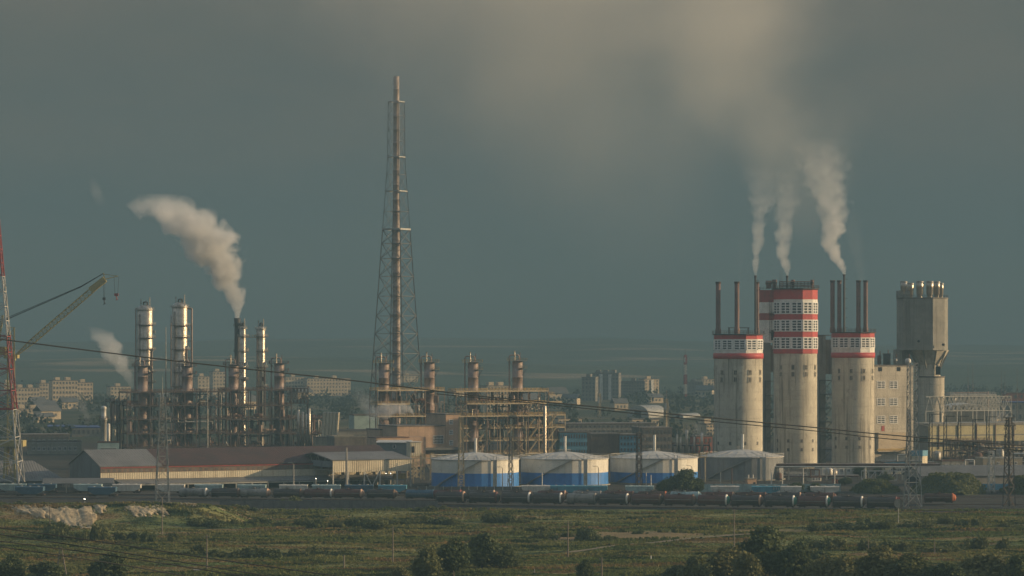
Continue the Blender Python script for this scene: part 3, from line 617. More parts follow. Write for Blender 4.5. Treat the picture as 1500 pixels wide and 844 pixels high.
def simple_building(name, label, px0, px1, Y, ytop, depth, rz=TH, wall='wall_dun', roof='concrete_dark', wins=None, ytop2=None, cat='building', parapet=.5, pane='glass', frame='window_frame', pitched=None, group=None):
    """box building whose front runs from px0 to px1; wins = (columns, rows, w, h, x margin, z0, z1)."""
    u = Y / P; T = thing(name, label, cat, base(px0, Y), rz, group); L = (px1 - px0) * u / math.cos(rz); z = wz(ytop, Y)
    if pitched:
        g = MB(); g.xprism([(0, 0), (depth, 0), (depth, z), (depth / 2, z + pitched), (0, z)], 0, L); g.build('wall', wall, T)
        g = MB(); e = .5; k = pitched / (depth / 2); g.xprism([(-e, z - e * k + .05), (depth / 2, z + pitched + .05), (depth + e, z - e * k + .05), (depth + e, z - e * k + .35), (depth / 2, z + pitched + .4), (-e, z - e * k + .35)][::-1], -.4, L + .4); g.build('roof', roof, T)
    else:
        MB().span(0, L, 0, depth, 0, z).build('wall', wall, T)
        g = MB(); g.span(-.15, L + .15, -.15, depth + .15, z + .003, z + .25)
        for a in ((-.15, L + .15, -.15, .15), (-.15, L + .15, depth - .15, depth + .15)): g.span(*a, z + .25, z + .25 + parapet)
        for a in ((-.15, .15, .152, depth - .152), (L - .15, L + .15, .152, depth - .152)): g.span(*a, z + .25, z + .25 + parapet)
        g.build('roof', roof, T)
    if wins:
        nc, nr, w, h, mx_, za, zb_ = wins; first = None; sp = []
        for j in range(nr):
            for i in range(nc):
                x = mx_ + (L - 2 * mx_) * (i + .5) / nc; zz = za + (zb_ - za) * (j + .5) / nr
                if first is None:
                    first = MB(); 
                    for a in ((-w / 2 - .12, w / 2 + .12, -h / 2 - .12, -h / 2), (-w / 2 - .12, w / 2 + .12, h / 2, h / 2 + .12), (-w / 2 - .12, -w / 2, -h / 2, h / 2), (w / 2, w / 2 + .12, -h / 2, h / 2), (-.06, .06, -h / 2, h / 2)): first.span(a[0], a[1], -.12, -.003, a[2], a[3])
                    first = first.build('window', frame, T, (x, 0, zz)); MB().span(-w / 2, w / 2, -.05, -.004, -h / 2, h / 2).build('pane', pane, first)
                else: sp.append((x, 0, zz))
        part_copies(first, sp, T)
    return T, L, z
simple_building('service_block', 'low service block with pale blue panels below the vent vessel', 143, 174, 1745, 649, 9, R(8), 'wall_mint', 'rust', (4, 1, 1.6, 1.8, 1.5, 2, 6))
simple_building('service_block', 'long dim low service block behind the dark pipe frame beside the lattice tower', 40, 118, 1795, 648, 14, R(8), 'concrete_grey', 'concrete_dark', (9, 2, 1.5, 1.6, 2, 1, 9))
# ================================================================ lattice stack, middle unit
mat('flue_clad', (.33, .26, .21), (.25, .195, .155), .35, rough=.6, streak=(.13, .09, .07), streak_amt=.5)
def great_stack():
    Y = 1960.0; u = Y / P; T = thing('lattice_stack', 'very tall flue stack inside a tapering steel lattice tower', 'lattice stack', base(580.5, Y))
    hw = lambda px: px * u / math.sqrt(2) / 1.0
    z = lambda py: wz(py, Y); k = 1 / math.sqrt(2)
    prof = [(0, 45.5 * u * k), (z(505), 33.5 * u * k), (z(330), 20.2 * u * k), (z(235), 13.2 * u * k), (z(150), 12.2 * u * k)]
    zl = [0, z(623), z(590), z(549), z(518), z(489), z(463), z(434), z(405), z(379), z(357), z(337)]
    lattice(T, prof, zl, .58, .27, R(17) - math.pi / 4, 'lattice_grey', inner=True)
    zu = [z(337), z(310), z(281), z(256), z(231), z(207), z(190), z(170), z(150)]
    g = MB(); a0 = R(17)
    def cn(q, zz): r = interp(prof, zz) * math.sqrt(2); return Vector((r * math.cos(a0 + q * math.pi / 2), r * math.sin(a0 + q * math.pi / 2), zz))
    for a, b in zip(zu, zu[1:]):
        for q in range(4):
            g.beam(cn(q, a), cn(q, b), .34); g.beam(cn(q, b), cn(q + 1, b), .22); g.beam(cn(q, a), cn(q + 1, b), .15); g.beam(cn(q + 1, a), cn(q, b), .15)
    g.build('upper_lattice', 'lattice_grey', T)
    for py, w in ((337, 1.0), (281, .5), (231, .5), (150, .4)):
        zz = z(py); g = MB(); 
        for q in range(4): g.beam(cn(q, zz + .4), cn(q + 1, zz + .4), w)
        g.build('ring_platform', 'galvanised', T)
    g = MB(); prof2 = [(6.2 * u, 0), (6.0 * u, z(540)), (5.4 * u, z(400)), (4.6 * u, z(250)), (4.2 * u, z(112)), (3.7 * u, z(112)), (3.7 * u, z(118))]
    pr = []
    for (ra, za), (rb, zb) in zip(prof2[:4], prof2[1:5]):
        n = max(1, int((zb - za) / 8))
        for i in range(n):
            zz = za + (zb - za) * i / n; r = ra + (rb - ra) * i / n; pr += [(r, zz), (r * 1.035, zz + .05), (r * 1.035, zz + .3), (r, zz + .35)]
    g.lathe(pr + prof2[4:], (0, 0), 28); g.build('flue', 'flue_clad', T)
    ladder(T, 2.0 * u, -6.2 * u, 20, z(118), .8, 'rust', True)
    for py in (567, 549, 518, 489, 463, 434, 405, 379, 357, 337, 310):
        zz = z(py); MB().ringbox(interp([(b, a) for a, b in prof2[:5]], zz) * 1.02, 8.2 * u, zz, zz + .25, (0, 0), 16).build('walkway', 'lattice_grey', T)
great_stack()
# middle unit: three stepped decks with four hooped towers
Y = 1735.0; u = Y / P
T = thing('steel_framework', 'open cream steel framework of many decks with yellow railings behind the blue tanks', 'steel framework', base(616, Y), R(24)); cs = math.cos(R(24)) * .985
def lx(px): return (px - 616) * u / cs
fl = [wz(f, Y) for f in (665, 646, 627.5, 609)]; L = lx(826)
frame_block(T, 0, L, 0, 14, 11, 1, fl, 'frame_cream', 'frame_cream', 'rail_yellow', .38, braces=[(3, 2), (4, 1), (7, 1), (10, 0), (5, 3)], rw=.17)
clutter(T, lx(690), L, .5, 13, [0] + fl, 11, 40, 12, 46, ('rust', 'clad_column', 'rust_dark', 'rust_dark', 'steel_dull'))
for px in (700, 735, 772, 800):                     # stair flights between the decks
    for k in range(3):
        g = MB(); x = lx(px); g.beam((x, -.4, fl[k]), (x + 5.5, -.4, fl[k + 1]), .5, .3); rail_line(g, (x, -.5, fl[k]), (x + 5.5, -.5, fl[k + 1]), 4, 1.0, .1); g.build('stair_flight', 'frame_cream', T)
T2 = thing('steel_framework', 'upper cream steel deck carrying the first two hooped towers beside the lattice stack', 'steel framework', base(553, 1712), R(24)); u2 = 1722 / P
f2 = [wz(f, 1722) for f in (655, 631, 609, 591, 571)]; w2 = 96 * u2 / .91; frame_block(T2, 0, w2, 0, 11, 7, 1, f2, 'post_rust', 'frame_cream', 'rail_yellow', .32, braces=[(1, 3), (4, 3), (3, 4), (0, 2)], spans=[(0, w2), (0, w2), (0, w2), (0, w2 * .48), (0, w2)], rw=.17)
clutter(T2, 0, w2, .5, 10, [0] + f2, 12, 20, 6, 30)
T3 = thing('steel_framework', 'upper cream steel deck carrying the last two hooped towers', 'steel framework', base(668, 1738), R(24)); u3 = 1760 / P
f3 = [wz(f, 1760) for f in (608, 590, 572)]; w3 = 134 * u3 / .91
frame_block(T3, 0, w3, 0, 11, 9, 1, f3, 'post_rust', 'frame_cream', 'rail_yellow', .32, braces=[(0, 1), (6, 1), (2, 2), (8, 0)], spans=[(0, w3), (w3 * .12, w3 * .98), (0, w3)], rw=.17)
clutter(T3, 0, w3, .5, 10, f3, 13, 12, 4, 26)
d = MB().span(w3, w3 + 3.8, 1, 6, wz(578, 1760) - .3, wz(578, 1760)).build('outrigger_deck', 'frame_cream', T3); g = MB(); rail_line(g, (w3, 1, wz(578, 1760)), (w3 + 3.8, 1, wz(578, 1760)), 4, 1.2, .15); g.build('railing', 'rail_yellow', d)
MB().box((w3 + 3, .5, wz(589, 1760)), (10, .8, .8)).build('pipe_bridge', 'frame_cream', T3)
for px, yt, Yq, lb in ((562.5, 531, 1714, 'tan clad tower with hooped pipe overlapping the foot of the lattice stack'), (629, 530, 1727, 'tan clad tower with hooped pipe standing just clear of the lattice stack'), (693, 530, 1744, 'tan clad tower with hooped pipe over the middle of the cream decks'), (758, 528, 1756, 'tan clad tower with hooped pipe nearest the end of the cream decks')):
    regenerator(px, Yq + 5, yt, lb, group='tan hoop topped towers of the middle unit')
process_column(798, 1752, 594, 2.4, 'small gleaming vessel at the far end of the cream decks', plats=(), top=None)
# blocks between the left and middle units
simple_building('process_hall', 'pale ribbed hall half hidden by drifting steam behind the tan building', 519, 558, 1850, 609, 16, R(14), 'wall_mint', 'concrete_dark')
simple_building('process_hall', 'long low dark roofed hall behind the canopy shed', 492, 560, 1800, 632, 20, R(14), 'concrete_grey', 'roof_slate', (8, 1, 1.8, 1.6, 2, 6, 11))
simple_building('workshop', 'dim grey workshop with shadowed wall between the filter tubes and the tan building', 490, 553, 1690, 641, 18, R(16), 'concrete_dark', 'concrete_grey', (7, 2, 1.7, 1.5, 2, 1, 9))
# tan plastered building
Y = 1640.0; u = Y / P
T = thing('office_building', 'tan plastered building with a big gridded window and a taller end block', 'building', base(582, Y), TH); cs = math.cos(TH); S = lambda px: (px - 582) * u / cs
z1, z2 = wz(625, Y), wz(608.5, Y); L = S(671)
MB().span(0, S(652), 0, 22, 0, z1).build('wall', 'wall_peach', T); MB().span(S(652) + .003, L, -.3, 22, 0, z2).build('tower_block', 'wall_peach', T)
MB().span(-.3, S(652) - .3, -.3, 22.3, z1 + .003, z1 + .5).build('roof', 'concrete_dark', T); MB().span(S(652) - .2, L + .3, -.6, 22.3, z2 + .003, z2 + .5).build('roof', 'concrete_dark', T)
def grid_window(T, x0, x1, z0, z1, nc, nr, y=0.0, frame='window_frame', bar=.12, pane='glass'):
    g = MB(); w = bar
    for i in range(nc + 1): xx = x0 + (x1 - x0) * i / nc; g.span(xx - w / 2, xx + w / 2, y - .14, y - .003, z0, z1)
    for j in range(nr + 1): zz = z0 + (z1 - z0) * j / nr; g.span(x0 - w / 2, x1 + w / 2, y - .17, y - .142, zz - w / 2, zz + w / 2)
    f = g.build('window', frame, T); MB().span(x0, x1, y - .1, y - .006, z0, z1).build('pane', pane, f); return f
grid_window(T, S(634), S(648.5), wz(651, Y), wz(639, Y), 7, 3)
for py in (619, 634.5, 650): grid_window(T, S(657), S(662), wz(py + 3.2, Y), wz(py - 3.2, Y), 2, 2, -.3, bar=.22)
MB().span(S(618), L + .5, -4, -.303, wz(660, Y), wz(656.5, Y)).build('canopy', 'roof_slate', T)
T = thing('office_wing', 'lower tan wing with narrow dark windows beside the grey lift hut', 'building', base(557, 1655), TH); S2 = lambda px: (px - 557) * 1655 / P / cs; zt = wz(630, 1655)
MB().span(0, S2(586), 0, 16, 0, zt).build('wall', 'wall_peach', T); MB().span(-.2, S2(586), -.2, 16, zt + .003, zt + .5).build('roof', 'concrete_dark', T)
for a, b in ((568, 570), (571.5, 573.5), (581, 584)): grid_window(T, S2(a), S2(b), wz(640, 1655), wz(632, 1655), 1, 2, pane='dark_void', frame='wall_brown')
T = thing('brown_annex', 'plain tan annex with a flat rusty edged roof behind the grey lift hut', 'building', base(551, 1600), TH); S3 = lambda px: (px - 551) * 1600 / P / cs; zt = wz(642, 1600)
MB().span(0, S3(598), 0, 9, 0, zt).build('wall', 'wall_peach', T); MB().span(-.2, S3(598) + .2, -.2, 9.2, zt + .003, zt + .4).build('roof', 'rust', T); MB().span(S3(598) + .25, S3(624), 1, 9, 0, zt + .2).build('wing', 'wall_peach', T)
# grey lift hut with conveyor steelwork
Y = 1500.0; u = Y / P
T = thing('transfer_hut', 'grey blue sheet metal transfer hut with one sunlit end, above the canopy shed', 'hut', base(551.5, Y), R(-4)); w = 49 * u; zt = wz(649, Y)
g = MB(); g.xprism([(0, wz(678, Y)), (9, wz(678, Y)), (9, zt + .8), (0, zt)], 0, w); g.build('wall', 'wall_blue_grey', T); g = MB(); g.xprism([(-.3, zt + .02), (9.3, zt + .85), (9.3, zt + 1.1), (-.3, zt + .3)], -.3, w + .3); g.build('roof', 'galvanised_pale', T)
grid_window(T, w * .5, w * .58, wz(656.5, Y), wz(652, Y), 1, 1, pane='dark_void')
for x in (.8, w * .33, w * .66, w - .8):
    for y in (.8, 8.2): MB().box((x, y, wz(678, Y) / 2), (.5, .5, wz(678, Y))).build('support_leg', 'rust', T)
T = thing('conveyor_tower', 'cream sided conveyor tower on tangled steel legs at the end of the canopy shed', 'conveyor tower', base(609, 1470), R(20)); u = 1470 / P
zt, zb = wz(648, 1470), wz(669, 1470); MB().span(-2.4, 2.6, 0, 6, zb, zt).build('head_house', 'wall_cream', T); MB().span(-2.7, 2.9, -.3, 6.3, zt + .003, zt + .3).build('roof', 'galvanised_pale', T); grid_window(T, -1.9, -.6, wz(663, 1470), wz(654, 1470), 1, 1, pane='dark_void', frame='rust')
for x in (-2.2, 2.4):
    for y in (.3, 5.7): MB().box((x, y, zb / 2), (.35, .35, zb)).build('support_leg', 'frame_cream', T)
g = MB()
for k in range(3):
    a, b = zb * k / 3, zb * (k + 1) / 3
    for y in (.3, 5.7): g.beam((-2.2, y, a), (2.4, y, b), .2); g.beam((2.4, y, a), (-2.2, y, b), .2); g.beam((-2.2, y, b), (2.4, y, b), .2)
g.build('bracing', 'frame_cream', T)
g = MB()
for k in range(9): t = k / 9; g.beam((3 + t * 6, 0, zb * (1 - t)), (3 + (t + .11) * 6, 0, zb * (1 - t - .11)), .5, .2)
g.beam((3, 0, zb + 1), (9, 0, 1), .15); g.build('stair_flight', 'galvanised', T)
for px, lb in ((619, 'slim lattice post nearest the first blue tank\'s shaded side'), (633, 'slim lattice post in front of the first blue tank\'s shaded edge')):
    T = thing('lattice_post', lb, 'lattice post', base(px, 1450)); lattice(T, [(0, .8), (wz(664, 1450), .7)], zs_even(0, wz(664, 1450), 7), .2, .13, R(20), 'frame_cream', cross='z')
# ---------------------------------------------------------------- storage tanks
def tank(px, Yc, rpx, yeave, ypeak, yblue, label, wall, pipe_top, flue='white_paint', n=40):
    u = Yc / P; r = rpx * u; T = thing('storage_tank', label, 'storage tank', base(px, Yc)); ze, zp = wz(yeave, Yc - r), wz(ypeak, Yc); 
    if yblue:
        zb = wz(yblue, Yc - r); MB().lathe([(r, zb + .003), (r, ze)], (0, 0), n, False).build('upper_wall', wall, T); MB().lathe([(r + .012, 0), (r + .012, zb)], (0, 0), n, False).build('blue_band', 'tank_blue', T)
    else: MB().lathe([(r, 0), (r, ze)], (0, 0), n, False).build('upper_wall', wall, T)
    g = MB(); g.lathe([(r + .35, ze - .35), (r + .35, ze + .05), (r * .5, ze + (zp - ze) * .62), (.01, zp)], (0, 0), n, False)
    for k in range(0, n, 2):
        a = 2 * math.pi * (k + .5) / n; g.beam((r * math.cos(a), r * math.sin(a), ze + .12), (r * .5 * math.cos(a), r * .5 * math.sin(a), ze + (zp - ze) * .62 + .1), .14)
    g.build('roof', 'tank_roof', T); g = MB(); rail_ring(g, r + .25, ze, 0, 2 * math.pi, 44, (0, 0), 1.3, .13); g.build('railing', 'galvanised_pale', T)
    a = R(-64); x, y = (r + .8) * math.cos(a), (r + .8) * math.sin(a); g = MB()
    for s in (-.7, .7): g.beam((x + s, y, 0), (x + s, y, ze + 1.6), .22)
    for i in range(int(ze / .8)): g.beam((x - .7, y, i * .8 + .4), (x + .7, y, i * .8 + .4), .12)
    g.box((x, y + .2, ze / 2), (1.25, .08, ze)); g.build('ladder', 'galvanised_pale', T)
    g = MB(); nst = 30
    for i in range(nst): t = R(-150 + 70 * i / nst); g.ringbox(r + .1, r + 1.1, ze * i / nst, ze * i / nst + .25, (0, 0), 1, t, t + R(70 / nst))
    g.build('spiral_stair', 'steel_dull', T)
    MB().tube((.2, -1, zp - .8), (.2, -1, wz(pipe_top, Yc)), .55, 12).build('vent_pipe', flue, T); g = MB(); rail_ring(g, 2.6, zp - .5, 0, 2 * math.pi, 10, (0, 0), 1.2, .1); g.build('roof_hatch_rail', 'galvanised', T)
    MB().ringbox(r + .4, r + .9, 0, .5, (0, 0), n).build('base_ring', 'concrete_grey', T); return T
tank(696, 1386, 64, 674, 662, 694, 'blue and white storage tank nearest the conveyor tower', 'tank_white', 642)
tank(827, 1406, 64, 673, 661, 693.5, 'blue and white storage tank in the middle of three', 'tank_white', 639)
tank(958, 1426, 64, 672, 660, 693, 'blue and white storage tank partly behind the round dark tree', 'tank_white', 637)
tank(1087, 1462, 60.5, 670, 657.5, None, 'plain grey storage tank without a blue band, below the first prilling tower', 'tank_grey', 636)
T = thing('tank_gantry', 'long yellow railed walkway running just behind the tank roofs', 'walkway', base(604, 1412), R(8.5)); u = 1412 / P; z = wz(671, 1412); L = 440 * u
MB().span(0, L, 0, 1.4, z - .4, z).build('deck', 'frame_cream', T); g = MB(); rail_line(g, (0, 0, z), (L, 0, z), 50, 1.3, .16); g.build('railing', 'rail_yellow', T)
po = MB().box((0, 0, z / 2 - .3), (.5, .5, z - .6)).build('post', 'frame_cream', T, (.5, .7, 0)); part_copies(po, [(L * i / 12 - .5, .7, 0) for i in range(1, 13)], T)
# ================================================================ prilling towers
NS = 12
def dodeca(R_, a0): return [(R_ * math.cos(a0 + 2 * math.pi * i / NS), R_ * math.sin(a0 + 2 * math.pi * i / NS)) for i in range(NS)]
def window_band(T, R_, a0, z0, z1, skip=(), nc=1, nr=4):
    """one glazed unit per facet: white grid, dark panes, as a part with its pane."""
    first = None; sp = []
    side = 2 * R_ * math.sin(math.pi / NS); ap = R_ * math.cos(math.pi / NS); w = side * .84
    for i in range(NS):
        if i in skip: continue
        a = a0 + 2 * math.pi * (i + .5) / NS; x, y = (ap + .02) * math.cos(a), (ap + .02) * math.sin(a); rz = a + math.pi / 2
        if first is None:
            g = MB(); h = z1 - z0
            for k in range(nc * 2 + 1): xx = -w / 2 + w * k / (nc * 2); g.span(xx - .28, xx + .28, -.22, -.003, 0, h)
            for k in range(nr + 1): zz = h * k / nr; g.span(-w / 2 - .22, w / 2 + .22, -.26, -.222, zz - .2, zz + .2)
            first = g.build('window', 'window_frame', T, (x, y, z0), rz); MB().span(-w / 2, w / 2, -.1, -.004, .01, h - .01).build('pane', 'glass', first)
        else: sp.append((x, y, z0, rz))
    part_copies(first, sp, T)
def silo_shaft(T, r, zt, u, seed):
    g = MB(); prof = [(r * 1.01, 0), (r, zt * .3), (r, zt)]; g.lathe(prof, (0, 0), 64); g.build('shaft', 'concrete', T); rn = random.Random(seed)
    first = None; sp = []
    for k in range(10):                          # paired slit windows under the crown
        a = -math.pi / 2 + (k - 4.5) * .62 + .12
        for dz in (6.2, 9.6):
            q = ((r + .01) * math.cos(a), (r + .01) * math.sin(a), zt - dz - 1.6, a + math.pi / 2)
            if first is None:
                g = MB()
                for xx in (-.75, 0, .75): g.span(xx - .12, xx + .12, -.16, .25, 0, 2.3)
                for zz in (0, 2.3): g.span(-.87, .87, -.16, .25, zz - .12, zz + .12)
                first = g.build('window', 'concrete_pale', T, q[:3], q[3]); MB().span(-.72, .72, -.08, .2, .05, 2.25).build('pane', 'dark_void', first)
            else: sp.append(q)
    part_copies(first, sp, T); first = None; sp = []
    for k in range(10):                          # outlets near the foot
        a = -math.pi / 2 + (k - 4.5) * .62 - .1
        for zz, s in ((12.5, 1.2), (8.2, .8)):
            q = ((r + .005) * math.cos(a), (r + .005) * math.sin(a), zz, a + math.pi / 2)
            if first is None or s < 1 and len(sp) == 0: 
                o = MB().span(-s * .5, s * .5, -.08, .3, 0, s * 1.3).build('outlet', 'concrete_dark', T, q[:3], q[3]); first = first or o
            else: sp.append(q)
    part_copies(first, sp[::1], T)
def chimney(px, Yc, yb, yt, rpx, label, mt='chimney_brown', hat=False, off=0.0, group=None):
    u = Yc / P; z0 = wz(yb, Yc) + .02; T = thing('roof_chimney', label, 'chimney', base(px, Yc + off, z0), 0, group); h = wz(yt, Yc) - z0; r = rpx * u; g = MB()
    g.lathe([(r * 1.25, 0), (r * 1.25, 2.2), (r, 2.6)] + [(r, h * .5)] + [(r, h), (r * .82, h), (r * .8, h - 2)], (0, 0), 20); g.build('shell', mt, T)
    g = MB(); g.ringbox(r * 1.0, r * 1.18, h - .8, h + .06, (0, 0), 20); g.build('rim', 'rust_dark', T)
    if hat:
        g = MB()
        for k in range(6): g.beam((r, -r * .2, h * (k + .5) / 6), (r + 1.2, -r * .2, h * (k + .5) / 6), .18)
        g.build('bracket', 'rust_dark', T)
def roof_rails(T, r, z, a0, mt='rust_dark'):
    g = MB(); rail_ring(g, r, z, a0, a0 + 2 * math.pi, 24, (0, 0), 1.4, .14); g.build('railing', mt, T)
A0 = R(-90 + 14)
def crown_tower(px, Y, rpx, bands, wins, shaft_top, label, rsh, lower_round=None):
    u = Y / P; r = rpx * u; T = thing('prilling_tower', label, 'prilling tower', base(px, Y)); silo_shaft(T, rsh * u, wz(shaft_top, Y), u, int(px))
    for ya, yb, mt, nm in bands:
        MB().prism(dodeca(r, A0), wz(yb, Y) + .004, wz(ya, Y)).build(nm, mt, T)
    for ya, yb in wins: window_band(T, r, A0, wz(yb, Y), wz(ya, Y))
    if lower_round: MB().lathe([(rsh * u * .98, wz(lower_round[1], Y)), (rsh * u * 1.04, wz(lower_round[1], Y) + .3), (rsh * u * 1.04, wz(lower_round[0], Y)), (r * .9, wz(lower_round[0], Y) + .02)], (0, 0), 48).build('red_collar', 'red_paint', T)
    zt = wz(bands[0][0], Y); MB().prism(dodeca(r + .7, A0), zt + .003, zt + .6).build('roof', 'rust_dark', T); roof_rails(T, r + .5, zt + .6, A0); return T
T = crown_tower(1081.5, 1560, 36.5, [(491, 497, 'red_paint', 'red_band'), (497, 517.5, 'white_paint', 'white_band')], [(498.5, 512)], 525, 'prilling tower with a low red and white glazed crown nearest the plain grey tank', 35.5, (517.5, 526))
u = 1560 / P
for px, yt, r_, lb in ((1052, 413, 3.5, 'outermost rusty chimney on the low crowned tower above the grey tank'), (1079.5, 413, 3.5, 'rusty chimney in the middle of the roof above the grey tank'), (1109, 413, 3.0, 'rusty chimney beside the thin smoking pipe above the grey tank')):
    chimney(px, 1560, 489, yt, r_, lb, off=-4 if px == 1079.5 else 0)
chimney(1106.5, 1557, 489, 404, 1.5, 'thin black pipe giving off the first narrow white plume, over the grey tank\'s tower', 'black_steel', True, off=-3)
T = thing('roof_shelter', 'flat open shelter on the roof among the rusty chimneys above the grey tank', 'shelter', base(1082, 1566, wz(489, 1566))); MB().span(-5, 5, -3, 3, 2.7, 3.0).build('canopy', 'rust_dark', T)
for x in (-4.6, 0, 4.6):
    for y in (-2.7, 2.7): MB().box((x, y, 1.35), (.3, .3, 2.7)).build('post', 'rust_dark', T)
Y = 1600; u = Y / P
T2 = crown_tower(1165, Y, 33.2, [(424.5, 439, 'red_paint', 'red_band'), (439, 460.5, 'white_paint', 'white_band'), (460.5, 468.5, 'red_paint', 'red_band'), (468.5, 486, 'white_paint', 'white_band'), (486, 494, 'red_paint', 'red_band'), (494, 511.5, 'white_paint', 'white_band'), (511.5, 518, 'red_paint', 'red_band')], [(443.5, 459.5), (469.5, 485), (495, 510.5)], 518, 'prilling tower with the tallest crown of three glazed red and white storeys', 31.8)
g = MB(); x0, x1 = (1113 - 1165) * u, (1139 - 1165) * u; first = True
for ya, yb, mt, nm in ((425, 443, 'red_faded', 'annex_red_band'), (443, 459, 'white_paint', 'annex_white_band'), (459, 469, 'red_faded', 'annex_red_band'), (469, 502, 'white_paint', 'annex_white_band')):
    MB().span(x0, x1, -2, 9, wz(yb, Y) + .004, wz(ya, Y)).build(nm, mt, T2)
g = MB(); rail_line(g, (x0, -2, wz(425, Y)), (x1, -2, wz(425, Y)), 6, 1.4, .14); rail_line(g, (x0, -2, wz(425, Y)), (x0, 9, wz(425, Y)), 6, 1.4, .14); g.build('annex_railing', 'rust_dark', T2)
g = MB()
for zz in (wz(462, Y), wz(488, Y)): g.span((1127 - 1165) * u, (1137 - 1165) * u, -3.4, -2.003, zz, zz + .3); rail_line(g, ((1127 - 1165) * u, -3.4, zz + .3), ((1137 - 1165) * u, -3.4, zz + .3), 4, 1.2, .14)
g.build('balcony', 'rust_dark', T2); ladder(T2, (1128 - 1165) * u, -2.4, wz(500, Y), wz(440, Y), .9, 'rust_dark', False)
MB().span((1129 - 1165) * u, (1133 - 1165) * u, -2.08, -2.004, wz(500, Y) + .5, wz(484, Y)).build('doorway', 'dark_void', T2)
# equipment on the tall crown's roof
zr = wz(424.5, Y) + .6
def roof_bits():
    for i, (px, w, h, lb) in enumerate(((1126, 9, 3.8, 'squat brown fan housing at the annex end of the tallest crown\'s roof'), (1134.5, 7, 4.3, 'squat brown fan housing second from the annex end of the tallest roof'), (1161.5, 5.5, 4.2, 'squat brown duct standing right beside the smoking pipe on the tallest roof'), (1189.5, 5, 4.2, 'squat brown duct at the sunlit end of the tallest roof'))):
        T = thing('roof_fan', lb, 'roof fan', base(px, Y - 2, zr)); r = w * u / 2; g = MB(); g.lathe([(r * .8, 0), (r * .8, h * .4), (r, h * .5), (r, h), (r * .8, h), (r * .7, h - .8)], (0, 0), 18); g.build('housing', 'chimney_brown', T); MB().ringbox(r * .99, r * 1.1, h * .6, h * .72, (0, 0), 18).build('band', 'rust_dark', T)
    chimney(1153, Y - 3, 425, 404, 1.5, 'thin black pipe giving off the middle white plume on the tallest crown', 'black_steel')
    for px, yt, lb in ((1142.5, 396, 'hair thin mast on the tallest roof, the annex side one of a close pair'), (1145.5, 398, 'hair thin mast on the tallest roof, the pipe side one of a close pair'), (1192.5, 404, 'hair thin mast alone at the sunlit end of the tallest roof')):
        T = thing('roof_mast', lb, 'mast', base(px, Y - 1, zr)); h = wz(yt, Y) - zr; MB().tube((0, 0, 0), (0, 0, h), .16, 6, .06).build('pole', 'lattice_grey', T); MB().box((0, 0, .2), (.8, .8, .4)).build('foot_plate', 'rust_dark', T)
    T = thing('roof_pipe_rack', 'low rack of pipes and railings across the tallest crown\'s roof', 'pipe rack', base(1141, Y, zr)); L = 47 * u
    for z in (1.2, 2.2, 3.2): MB().tube((0, -3, z), (L, -3, z), .28, 8).build('pipe', 'chimney_brown', T)
    for i in range(10): MB().box((L * i / 9, -3, 1.7), (.3, .5, 3.4)).build('post', 'rust_dark', T)
roof_bits()
Y = 1640; u = Y / P
T3 = crown_tower(1249.5, Y, 32, [(488, 494.5, 'red_paint', 'red_band'), (494.5, 517, 'white_paint', 'white_band')], [(495.5, 509)], 524, 'prilling tower with a low red and white glazed crown beside the tan windowed block', 31, (516.5, 524.5))
for px, yt, r_, lb in ((1219.5, 411, 3.2, 'slim brown chimney nearest the tallest tower on the next low crown'), (1229.5, 411, 3.0, 'slim brown chimney second along, just before the thin smoking pipe'), (1257.5, 411, 3.2, 'slim brown chimney just past the gap beyond the thin smoking pipe'), (1268, 411, 3.2, 'slim brown chimney last of four, nearest the tan windowed block')):
    chimney(px, Y - 2, 487, yt, r_, lb, off=-2)
chimney(1236.5, Y - 6, 487, 402, 1.6, 'thin black pipe giving off the thickest white plume, among slim brown chimneys', 'black_steel', True)
# lift shafts and steelwork between the towers
def lift_shaft(px0, px1, Y, ytop, ybot, label):
    u = Y / P; T = thing('lift_shaft', label, 'lift shaft', base((px0 + px1) / 2, Y)); w = (px1 - px0) * u; zt, zb = wz(ytop, Y), wz(ybot, Y)
    MB().span(-w / 2, w / 2 * .05, 0, 7, 0, zt).build('wall', 'concrete_grey', T); MB().span(w / 2 * .052, w / 2, 1, 6, zb, zt - 2).build('wing_wall', 'concrete_dark', T); MB().span(-w / 2 - .3, w / 2 + .3, -.3, 7.3, zt + .003, zt + .5).build('roof', 'concrete_dark', T)
    for i in range(int(zb / 7)):
        z = i * 7
        for s in (-1, 1): MB().beam((s * w * .46, -3.2, z), (s * w * .46, -3.2, z + 7), .5).build('post', 'black_steel', T)
        MB().beam((-w * .46, -3.2, z + 7), (w * .46, -3.2, z + 7), .4).build('beam', 'lattice_grey', T); MB().beam((-w * .46, -3.2, z), (w * .46, -3.2, z + 7), .3).build('brace', 'lattice_grey', T)
        MB().span(-w * .46, w * .46, -3, -.1, z + 6.7, z + 7).build('landing', 'black_steel', T)
lift_shaft(1119, 1138, 1622, 500, 545, 'brown concrete lift shaft between the low crown by the grey tank and the tallest tower')
lift_shaft(1199, 1219, 1660, 492, 548, 'brown concrete lift shaft between the tallest tower and the one by the tan block')
